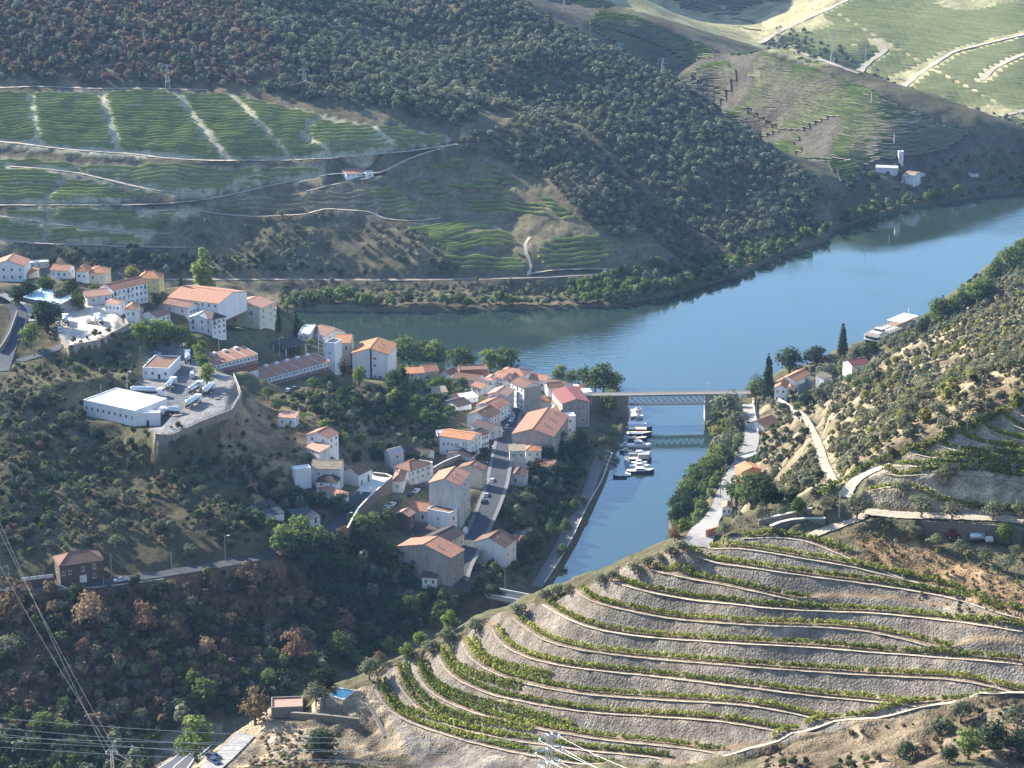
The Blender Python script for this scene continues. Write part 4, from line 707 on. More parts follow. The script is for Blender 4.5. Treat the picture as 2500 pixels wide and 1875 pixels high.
house('i', (690,642), (985,716), (1,865), (1115,520), 'gable', 'y', 1.9, 'cream_plaster', 'dark_tiles', 'house with a big dark maroon gable roof above the lower street', win=(0,0), side=(2,4))
house('i', (540,532), (700,612), (1,650), 8, 'shed', rh=1.3, wall='stained_shaded_plaster', tiles='dark_tiles', label='dark maroon lean-to roof left of the big maroon gable', win=(0,0), side=(0,0), name='annex', cat='annex')
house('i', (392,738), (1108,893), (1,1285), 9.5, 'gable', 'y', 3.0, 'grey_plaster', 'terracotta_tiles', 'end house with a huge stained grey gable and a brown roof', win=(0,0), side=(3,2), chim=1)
house('i', (722,1152), (918,1168), (1,1290), 5, 'gable', 'x', 1.0, 'white_plaster', 'dark_tiles', 'tiny white house with a dark roof below the stained end gable', win=(1,2), side=(1,1))
house('i', (1416,682), (1840,752), (1,1032), 10.5, 'gable', 'y', 2.9, 'white_plaster', 'brown_tiles', 'lone white gable house right of the lower street', win=(0,0), side=(1,2), chim=1)
house('i', (1900,472), (2062,532), (1,605), 6, 'shed', rh=1.2, wall='stained_shaded_plaster', tiles='brown_tiles', label='red-brown hut roof hidden among garden trees', name='hut', cat='hut', win=(0,0), side=(0,0))
house('i', (1868,662), (1988,692), (1,765), 5, 'shed', rh=1.0, wall='stained_shaded_plaster', tiles='terracotta_tiles', label='terracotta lean-to behind the lone white gable house', name='hut', cat='hut', win=(0,0), side=(0,0))
# lower left house
eL, WL, DL, HL = house('n', (805,455), (1392,372), (0,722), 9.5, 'hip', rh=2.6, wall='dark_brown_wall', tiles='brown_tiles', label='dark brown two-storey roadside house with white-framed windows', win=(0,0), side=(1,1), oh=.45)
for x, z, w__, h_ in ((-.42, .60, 1.1, 1.5), (-.28, .62, 1.1, 1.5), (.03, .70, 1.1, 1.8), (.29, .76, 1.1, 1.8), (.28, .28, 1.1, 1.6)):
    ob = link('window', WIN, eL); ob.location = (x * WL, -.01, z * HL); ob.scale = (w__, 1, h_)
ob = link('garage_door', MB().box(-1.2, 1.2, -.1, 0, 0, 2.7).mesh('garage_door', ['white_plaster']), eL); ob.location = (.02 * WL, 0, .1)
# right bank
house('m', (375,872), (525,882), (0,1075), 11, 'gable', 'y', 1.6, 'white_plaster', 'orange_tiles', 'white house with an orange roof just right of the tall cypress', win=(2,2), side=(0,0))
house('m', (525,882), (638,882), (0,935), 6, 'gable', 'y', 1.1, 'white_plaster', 'orange_tiles', 'low orange-roofed link between the two quay houses', win=(1,1), side=(0,0))
house('m', (640,792), (836,692), (0,885), 7.5, 'gable', 'x', 1.6, 'white_plaster', 'orange_tiles', 'white house with one long orange slope before the dark round trees', win=(1,2), side=(0,0))
house('m', (680,842), (850,848), (1,948), (922,802), 'gable', 'y', 1.3, 'grey_wood', 'slate_roof', 'grey boarded shed with a dark gable roof by the quay houses', name='shed', cat='shed', win=(0,0), side=(0,0))
house('m', (1372,592), (1592,562), (0,680), 8, 'gable', 'x', 1.6, 'stained_shaded_plaster', 'maroon_roof', 'red-roofed hut on the slope below the moored ship', name='hut', cat='hut', win=(1,2), side=(0,0))
house('m', (238,1388), (430,1318), (0,1440), 9, 'gable', 'x', 2.2, 'stained_shaded_plaster', 'terracotta_tiles', 'barn with a curved red roof beside the riverside road', name='barn', cat='barn', win=(0,0), side=(0,0))
house('m', (1010,760), (1110,730), (0,830), 5, 'shed', rh=1.0, wall='stained_shaded_plaster', tiles='lichen_tiles', label='ruined shed with a grey roof among the slope bushes', name='ruin', cat='ruin', win=(0,0), side=(0,0))
house('l', (1065,436), (1345,402), (1,502), 7, 'gable', 'y', 1.4, 'orange_plaster', 'orange_tiles', 'orange house beside the riverside road', win=(1,2), side=(0,0))
house('l', (1090,252), (1342,182), (0,312), 5, 'flat', wall='grey_plaster', tiles='grey_roof', label='grey flat-roofed shelter behind the orange house', name='shelter', cat='shelter', win=(0,0), side=(0,0))
house('l', (755,982), (900,988), (0,1095), 6, 'gable', 'y', 1.0, 'white_plaster', 'pink_tiles', 'tiny white house with a pinkish roof at the roadside terrace edge', win=(1,2), side=(0,0))
# far bank and others
house('p', (845,425), (893,421), (0,434), 8, 'shed', rh=1.4, wall='white_plaster', tiles='terracotta_tiles', label='white farm shed with a red-and-white roof among the far vineyards', name='farm_shed', cat='shed', win=(1,4), side=(0,0), hmin=2.6)
house('p', (893,424), (912,423), (0,434), 7, 'flat', wall='white_plaster', tiles='grey_roof', label='roofless annex at the right end of the far vineyard shed', name='annex', cat='annex', win=(1,1), side=(0,0), hmin=2.4)
house('o', (618,226), (655,226), (0,302), 4, 'flat', wall='stained_shaded_plaster', tiles='grey_roof', label='thin white tower above the far riverside estate', name='tower', cat='tower', win=(0,0), side=(0,0))  # greyer plaster puts shade into the colour of these white estate walls
house('o', (735,422), (822,388), (0,492), 9, 'gable', 'y', 2.0, 'stained_shaded_plaster', 'lichen_tiles', 'far white estate house with a grey-brown gable', win=(2,3), side=(1,2))
house('o', (668,398), (738,408), (0,440), 8, 'gable', 'x', 1.5, 'stained_shaded_plaster', 'lichen_tiles', 'white wing left of the far estate house', win=(1,2), side=(0,0))
house('o', (440,345), (606,352), (0,362), 5, 'shed', rh=.6, wall='stained_shaded_plaster', tiles='grey_roof', label='long low white shed above the far riverbank trees', name='shed', cat='shed', win=(0,0), side=(0,0), hmin=2.0)
house('o', (1182,392), (1236,388), (0,416), 5, 'gable', 'x', 1.2, 'stained_shaded_plaster', 'slate_roof', 'grey cottage between conifers on the far bank', win=(1,1), side=(0,0))
house('s', (515,480), (760,470), (0,515), 6, 'flat', wall='dry_stone', tiles='pink_tiles', label='low stone store with a pink terrace roof beside the pool', name='store', cat='building', win=(0,0), side=(0,0), hmin=2.4)
# level ground under and in front of the houses
for cx_, sn_, mx, my, hw_, hd_, zg_ in FOOT:
    ii = np.nonzero((np.abs(GX - mx) < hw_ + hd_ + 30) & (np.abs(GY - my) < hw_ + hd_ + 30)); dx_, dy_ = GX[ii] - mx, GY[ii] - my
    lxx = np.abs(dx_ * cx_ + dy_ * sn_); lyy = -dx_ * sn_ + dy_ * cx_; front = np.maximum(-lyy - hd_, 0); sidew = np.maximum(lxx - hw_, 0); back = np.maximum(lyy - hd_, 0)
    lim = zg_ - .1 + .17 * front + np.maximum(sidew - .6, 0) * .9 + np.maximum(back - .4, 0) * 1.6 + np.where(front > 22, (front - 22) * .6, 0)
    GZ[ii] = np.minimum(GZ[ii], np.maximum(lim, np.where(GZ[ii] > 0, .5, -9)))
for ln_, dep_, wd_ in CUTS:
    lo_, hi_ = ln_.min(0), ln_.max(0); ii = np.nonzero((GX > lo_[0]) & (GX < hi_[0]) & (GY > lo_[1] - wd_ - 4) & (GY < hi_[1] + 2)); yl = np.interp(GX[ii], ln_[:, 0], ln_[:, 1]); zl = np.interp(GX[ii], ln_[:, 0], ln_[:, 2]); q_ = yl - GY[ii]
    GZ[ii] = np.where(q_ > .3, np.minimum(GZ[ii], zl - dep_ + np.maximum(q_ - wd_, 0) * .6 + .03 * q_), GZ[ii])
for pl_, z_ in PADS:
    pa = np.array(pl_); ii = np.nonzero((GX > pa[:, 0].min() - 3) & (GX < pa[:, 0].max() + 3) & (GY > pa[:, 1].min() - 3) & (GY < pa[:, 1].max() + 3)); d = dist_line(list(map(tuple, pa[:, :2])) + [tuple(pa[0, :2])], GX[ii], GY[ii]); w_ = np.where(inside(pa, GX[ii], GY[ii]), 1, np.clip(1 - d / 1.5, 0, 1)); GZ[ii] = GZ[ii] * (1 - w_) + z_ * w_
V = np.stack([GX.ravel(), GY.ravel(), GZ.ravel()], 1)
idx = np.arange(NR * NC).reshape(NR, NC); F = np.stack([idx[:-1, :-1], idx[:-1, 1:], idx[1:, 1:], idx[1:, :-1]], -1).reshape(-1, 4)
m, t, b = newmat('ground_soil'); L = t.links.new; N = t.nodes.new
at = N('ShaderNodeAttribute'); at.attribute_name = 'soil'; tc = N('ShaderNodeTexCoord')
na = N('ShaderNodeTexNoise'); na.inputs['Scale'].default_value = .35; na.inputs['Detail'].default_value = 8; na.inputs['Roughness'].default_value = .72; L(tc.outputs['Object'], na.inputs[0])
nb = N('ShaderNodeTexVoronoi'); nb.inputs['Scale'].default_value = 1.9; L(tc.outputs['Object'], nb.inputs[0])
mr = N('ShaderNodeMapRange'); L(na.outputs[0], mr.inputs[0]); mr.inputs[1].default_value = .3; mr.inputs[2].default_value = .7; mr.inputs[3].default_value = .55; mr.inputs[4].default_value = 1.5
mv = N('ShaderNodeMapRange'); L(nb.outputs['Distance'], mv.inputs[0]); mv.inputs[3].default_value = 1.3; mv.inputs[4].default_value = .6
mu = N('ShaderNodeMath'); mu.operation = 'MULTIPLY'; L(mr.outputs[0], mu.inputs[0]); L(mv.outputs[0], mu.inputs[1])
vs = N('ShaderNodeVectorMath'); vs.operation = 'SCALE'; L(at.outputs['Vector'], vs.inputs[0]); L(mu.outputs[0], vs.inputs['Scale']); L(vs.outputs[0], b.inputs['Base Color'])
ad = N('ShaderNodeMath'); ad.operation = 'MULTIPLY_ADD'; L(na.outputs[0], ad.inputs[0]); ad.inputs[1].default_value = 1.6; L(nb.outputs['Distance'], ad.inputs[2])
bp = N('ShaderNodeBump'); bp.inputs['Strength'].default_value = .7; bp.inputs['Distance'].default_value = .3; L(ad.outputs[0], bp.inputs['Height']); L(bp.outputs[0], b.inputs['Normal'])
b.inputs['Roughness'].default_value = 1; b.inputs['Specular IOR Level'].default_value = .05
me = set_mesh('ground', V, F, ['ground_soil'], smooth=True)
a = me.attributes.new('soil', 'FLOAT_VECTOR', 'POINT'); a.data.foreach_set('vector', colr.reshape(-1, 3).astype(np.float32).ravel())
kind(link('ground', me), 'structure')
# water of both rivers
m, t, b = newmat('river_water'); L = t.links.new; N = t.nodes.new
df = N('ShaderNodeBsdfDiffuse'); df.inputs[0].default_value = (.022,.042,.034,1); gl = N('ShaderNodeBsdfGlossy'); gl.inputs['Roughness'].default_value = .05; gl.inputs[0].default_value = (.86,.95,1,1)
fr = N('ShaderNodeFresnel'); fr.inputs['IOR'].default_value = 1.95; wm_ = N('ShaderNodeMixShader'); L(fr.outputs[0], wm_.inputs[0]); L(df.outputs[0], wm_.inputs[1]); L(gl.outputs[0], wm_.inputs[2]); t.nodes.remove(b); L(wm_.outputs[0], t.nodes['Material Output'].inputs[0])
tc = N('ShaderNodeTexCoord'); mp = N('ShaderNodeMapping'); mp.inputs['Scale'].default_value = (.16,.5,1); L(tc.outputs['Object'], mp.inputs[0])
w1 = N('ShaderNodeTexNoise'); w1.inputs['Scale'].default_value = 1.0; w1.inputs['Detail'].default_value = 4; L(mp.outputs[0], w1.inputs[0])
w2 = N('ShaderNodeTexNoise'); w2.inputs['Scale'].default_value = .007; w2.inputs['Detail'].default_value = 3; L(tc.outputs['Object'], w2.inputs[0])
r2 = N('ShaderNodeMapRange'); L(w2.outputs[0], r2.inputs[0]); r2.inputs[1].default_value = .42; r2.inputs[2].default_value = .62; r2.inputs[3].default_value = .03; r2.inputs[4].default_value = .3
bp = N('ShaderNodeBump'); bp.inputs['Distance'].default_value = .35; L(r2.outputs[0], bp.inputs['Strength']); L(w1.outputs[0], bp.inputs['Height']); L(bp.outputs[0], gl.inputs['Normal']); L(bp.outputs[0], fr.inputs['Normal'])
gx, gy = np.meshgrid(np.linspace(-1000, 1100, 22), np.linspace(700, 2000, 16)); WV = np.stack([gx.ravel(), gy.ravel(), np.zeros(gx.size)], 1); wi = np.arange(gx.size).reshape(gx.shape)
WF = np.stack([wi[:-1, :-1], wi[:-1, 1:], wi[1:, 1:], wi[1:, :-1]], -1).reshape(-1, 4)
kind(link('river_water', set_mesh('river_water', WV, WF, ['river_water'])), 'structure')
FARTR = [[(1715,112),(1760,125),(1800,140),(1855,160)],[(1855,160),(1872,138),(1900,120),(1916,108),(1890,85)],[(1640,95),(1690,66),(1740,42),(1790,20),(1830,0)],[(1945,192),(2000,150),(2060,112),(2130,95),(2212,75)],[(2120,175),(2145,150),(2180,130),(2212,118)],[(2030,265),(2080,262),(2150,255),(2212,240)]]
for t_ in FARTR:
    w3 = np.array([landD(u, v, ymin=1640) for u, v in smooth_poly(t_, 8)]); w3[:, 2] += .5; RW.append(('track', 'pale_dirt', 5.0, w3))
# road sheets
def ribbon(w3, wd, lift, off=0.0, rag=0.0):
    d = np.gradient(w3[:, :2], axis=0); d /= np.maximum(np.hypot(d[:, 0], d[:, 1]), 1e-6)[:, None]; nrm = np.stack([-d[:, 1], d[:, 0]], 1)
    V = np.concatenate([np.c_[w3[:, :2] + nrm * (off + s_ * wd / 2 * (1 + rag * RNG.uniform(-1, 1, len(w3))))[:, None], w3[:, 2] + lift] for s_ in (-1, 1)]); n = len(w3)
    i = np.arange(n - 1); return V, np.stack([i, i + 1, n + i + 1, n + i], 1)[:, ::-1]
for k, (nm, mt, wd, w3) in enumerate(RW):
    if nm == 'street' and wd > 9:
        for s_ in (-1, 1): V, F = ribbon(w3, 1.5, .17, off=s_ * 4.2); kind(link('pavement', set_mesh('pavement', V, F, ['paving'])), 'structure')
    if nm == 'road' and mt == 'asphalt':
        for o_ in (-3.5, 0.0, 3.5): V, F = ribbon(w3, .22, .075, off=o_); kind(link('road_markings', set_mesh('road_markings', V, F, ['road_paint'])), 'structure')
    V, F = ribbon(w3, wd, .04 + .004 * (k % 5), rag=(.12 if nm in ('lane', 'path') else .35) if mt == 'pale_dirt' else 0); kind(link(nm, set_mesh(nm, V, F, [mt])), 'structure')
DIAGW = smooth_poly(np.array(DIAG), 3.0); DIAGW[:, 2] = grid_at(GZ, DIAGW[:, 0], DIAGW[:, 1]); V, F = ribbon(DIAGW, 1.0, .15, rag=.4); kind(link('path', set_mesh('path', V, F, ['pale_dirt'])), 'structure')
# pale outer edges of the terraces
def ctr(w3): w3 = np.array(w3); w3[:, 2] = grid_at(GZ, w3[:, 0], w3[:, 1]); return w3
for w3 in TLW:
    q = smooth_poly(w3, 2.0); q[:, 2] = np.convolve(np.pad(grid_at(GZ, q[:, 0], q[:, 1]), 2, 'edge'), np.ones(5) / 5, 'valid') + .12; V, F = ribbon(q, .6, .06, rag=.5); kind(link('path', set_mesh('path', V, F, ['pale_dirt'])), 'structure')
for w3 in ULW[1:]:
    q = smooth_poly(w3, 2.0); q[:, 2] = np.convolve(np.pad(grid_at(GZ, q[:, 0], q[:, 1]), 2, 'edge'), np.ones(5) / 5, 'valid') + .12; V, F = ribbon(q, .55, .05, rag=.5); kind(link('path', set_mesh('path', V, F, ['pale_dirt'])), 'structure')
# ---------------------------------------------------------------- plants
def crown_arrays(lobes, n, size, seed, shell=.72, flat=0.0, up=.25, bend=.25, lump=1.0):
    g = np.random.default_rng(seed); lb = np.array(lobes, float); vol = lb[:, 3] * lb[:, 4] * lb[:, 5]; ix = g.choice(len(lb), n, p=vol ** .75 / (vol ** .75).sum())
    d = g.normal(size=(n, 3)); d /= np.linalg.norm(d, axis=1)[:, None]; d[:, 2] = np.where(d[:, 2] < -.35, -d[:, 2] * .6, d[:, 2])
    r = shell + (1.04 - shell) * g.random(n) ** .7; r = np.where(g.random(n) < .12, g.random(n) * .7, r)
    bump = 1 + lump * .16 * np.sin(d[:, 0] * 7 + seed) * np.sin(d[:, 1] * 6 + ix) + lump * .12 * np.sin(d[:, 2] * 9 + ix * 2)
    c = lb[ix, :3] + d * lb[ix, 3:] * (r * bump)[:, None]
    nr = d * .9 + g.normal(size=(n, 3)) * .33; nr[:, 2] += up; nr /= np.linalg.norm(nr, axis=1)[:, None]
    a = np.cross(nr, g.normal(size=(n, 3))); a /= np.linalg.norm(a, axis=1)[:, None]; b = np.cross(nr, a)
    s = size * (.55 + .9 * g.random(n))[:, None]
    k = bend * s
    V = np.stack([c - a * s - nr * k, c - b * s * .7, c + a * s - nr * k, c + b * s * .7 + nr * k * .3], 1).reshape(-1, 3)
    ti = np.clip(.5 + .22 * g.normal(size=n) + .18 * np.sin(ix * 3.1), 0, 1)
    return V, np.arange(n * 4).reshape(n, 4), np.repeat(ti, 4)
def crown_mesh(name, lobes, n, size, m, seed, **k):
    V, F, T = crown_arrays(lobes, n, size, seed, **k); return set_mesh(name, V, F, [m], tint=T)
def rlobes(g, n, R_, H0, H1, r0, r1, squash=.85):
    out = []
    for i in range(n):
        th = 2 * math.pi * i / n + g.uniform(-.4, .4); rr = R_ * g.uniform(.25, 1); z = g.uniform(H0, H1); r = g.uniform(r0, r1)
        out.append((rr * math.cos(th), rr * math.sin(th), z, r, r * g.uniform(.85, 1.15), r * squash))
    return out
def trunk_mesh(h, r, seed, m='bark', limbs=4, spread=.3, top=.75):
    g = random.Random(seed); mb = MB(); p = Vector((0, 0, -.8)); base = []
    pts_ = [Vector((0, 0, -.06)), Vector((g.uniform(-.02, .02), g.uniform(-.02, .02), h * .5)), Vector((g.uniform(-.04, .04), g.uniform(-.04, .04), h))]
    rad = [r, r * .75, r * .55]
    rings = [[(q.x + ra * math.cos(2 * math.pi * i / 6), q.y + ra * math.sin(2 * math.pi * i / 6), q.z) for i in range(6)] for q, ra in zip(pts_, rad)]
    mb.loft(rings)
    for i in range(limbs):
        th = 2 * math.pi * i / limbs + g.uniform(-.5, .5); e = pts_[2] + Vector((spread * math.cos(th), spread * math.sin(th), top - h)) * g.uniform(.7, 1.05); mid = pts_[2].lerp(e, .5) + Vector((math.cos(th), math.sin(th), 0)) * spread * .12
        mb.bar(pts_[2] - Vector((0, 0, .03)), mid, r * .34, n=5); mb.bar(mid, e, r * .2, n=4)
    return mb.mesh('trunk', [m])
# prototypes are one unit tall
PROTO = {}
def proto(kind_, i, crown, trunk): PROTO.setdefault(kind_, []).append((crown, trunk))
for i in range(4):
    g = random.Random(50 + i)
    lo = rlobes(g, 8, .30, .34, .70, .19, .27, .8) + [(0, 0, .70, .27, .27, .24), (0, 0, .45, .3, .3, .25)]
    proto('olive', i, crown_mesh('crown', lo, 640, .044, 'leaf_olive', i, bend=.3), trunk_mesh(.24, .055, i, 'pale_bark', 4, .24, .5))
    lo = rlobes(g, 10, .28, .22, .70, .17, .25, .9) + [(0, 0, .74, .24, .24, .22), (0, 0, .42, .34, .34, .3)]
    proto('round', i, crown_mesh('crown', lo, 900, .042, 'leaf_green', 10 + i), trunk_mesh(.22, .04, i, 'bark', 4, .2, .6))
    proto('dark', i, crown_mesh('crown', lo, 900, .042, 'leaf_dark', 20 + i), trunk_mesh(.3, .05, i, 'bark', 4, .2, .7))
    lo = rlobes(g, 11, .27, .2, .76, .14, .21, .9) + [(0, 0, .80, .19, .19, .18), (0, 0, .42, .3, .3, .3)]
    proto('bright', i, crown_mesh('crown', lo, 900, .042, 'leaf_bright', 30 + i, shell=.66), trunk_mesh(.3, .045, i, 'bark', 5, .22, .75))
    lo = rlobes(g, 10, .27, .2, .74, .15, .22, .9) + [(0, 0, .78, .2, .2, .18), (0, 0, .4, .28, .28, .3)]
    proto('autumn', i, crown_mesh('crown', lo, 760, .038, 'leaf_autumn', 40 + i, shell=.6), trunk_mesh(.3, .04, i, 'bark', 5, .22, .8))
    proto('rust', i, crown_mesh('crown', lo, 760, .038, 'leaf_rust', 60 + i, shell=.6), trunk_mesh(.3, .04, i, 'bark', 5, .22, .8))
    proto('brown', i, crown_mesh('crown', lo, 560, .038, 'leaf_brown', 70 + i, shell=.55), trunk_mesh(.3, .04, i, 'bark', 6, .25, .85))
    lo = [(.008 * math.sin(z * 20 + i), .008 * math.cos(z * 17), z, .13 * min(1, .55 + z * 1.6) * (1.04 - z) ** .75 + .008, .13 * min(1, .55 + z * 1.6) * (1.04 - z) ** .75 + .008, .07) for z in np.linspace(.05, .97, 18)]
    proto('cypress', i, crown_mesh('crown', lo, 1100, .026, 'leaf_dark', 80 + i, shell=.9, up=.2, lump=.25), trunk_mesh(.1, .03, i, 'bark', 0))
    lo = [(.06 * math.sin(z * 13 + i), .05 * math.cos(z * 11), z, .17 - .11 * z, .17 - .11 * z, .11) for z in np.linspace(.25, .92, 8)] + rlobes(g, 5, .16, .35, .7, .08, .12)
    proto('poplar', i, crown_mesh('crown', lo, 560, .036, 'leaf_bright', 90 + i, shell=.6), trunk_mesh(.35, .035, i, 'pale_bark', 4, .12, .7))
    lo = rlobes(g, 6, .28, .30, .62, .22, .32, .9) + [(0, 0, .58, .36, .36, .36)]
    proto('shrub', i, crown_mesh('crown', lo, 460, .06, 'leaf_green', 100 + i), trunk_mesh(.2, .05, i, 'bark', 3, .2, .5))
    proto('grey_shrub', i, crown_mesh('crown', lo, 460, .06, 'leaf_olive', 110 + i), trunk_mesh(.2, .05, i, 'bark', 3, .2, .5))
    proto('yellow_shrub', i, crown_mesh('crown', lo, 460, .06, 'leaf_yellow', 120 + i), trunk_mesh(.2, .05, i, 'bark', 3, .2, .5))
CAMV = np.array((0, 0, CAMH))
def px_to_m(p): return FP / np.linalg.norm(np.array(p) - CAMV)      # photo pixels per metre, seen square on
def project(p):
    d = np.array(p) - CAMV; f = d[1] * CP - d[2] * SP; up = d[1] * SP + d[2] * CP
    return 1250 + FP * d[0] / f, 937.5 - FP * up / f
ALLTREES = []
NAME_OF = {'olive': 'olive_tree', 'round': 'broadleaf_tree', 'dark': 'evergreen_tree', 'bright': 'leafy_tree', 'autumn': 'autumn_tree', 'rust': 'autumn_tree', 'brown': 'bare_tree', 'cypress': 'cypress_tree', 'poplar': 'poplar_tree', 'shrub': 'shrub', 'grey_shrub': 'shrub', 'yellow_shrub': 'shrub'}
LOOK = {'olive': 'grey-green olive tree', 'round': 'rounded green tree', 'dark': 'dense dark green tree', 'bright': 'bright green leafy tree', 'autumn': 'tawny sunlit autumn tree', 'rust': 'rust-brown autumn tree', 'brown': 'thin brown half-bare tree', 'cypress': 'dark pointed cypress', 'poplar': 'tall pale poplar', 'shrub': 'green shrub', 'grey_shrub': 'grey-green shrub', 'yellow_shrub': 'yellowish shrub'}
def tree(kd, p, h, wide=1.0, label=None, group=None):
    cr, tk = PROTO[kd][RNG.integers(4)]
    e = empty(NAME_OF[kd], p, RNG.uniform(0, 6.28)); e.scale = (h * wide, h * wide, h)
    link('crown', cr, e)
    if kd not in ('cypress',) : link('trunk', tk, e)
    e['category'] = 'shrub' if 'shrub' in kd else 'tree'
    if label: e['label'] = label
    if group: e['group'] = group
    ALLTREES.append((e, kd, p, h)); return e
def treeD(kd, u, v, hpx, wide=1.0, label=None, group=None, ymin=0):
    p = landD(u, v, ymin=ymin); h = 1.12 * hpx * K / (px_to_m(p) * .93); p = (p[0], p[1], p[2] - .1); return tree(kd, p, h, wide, label, group)
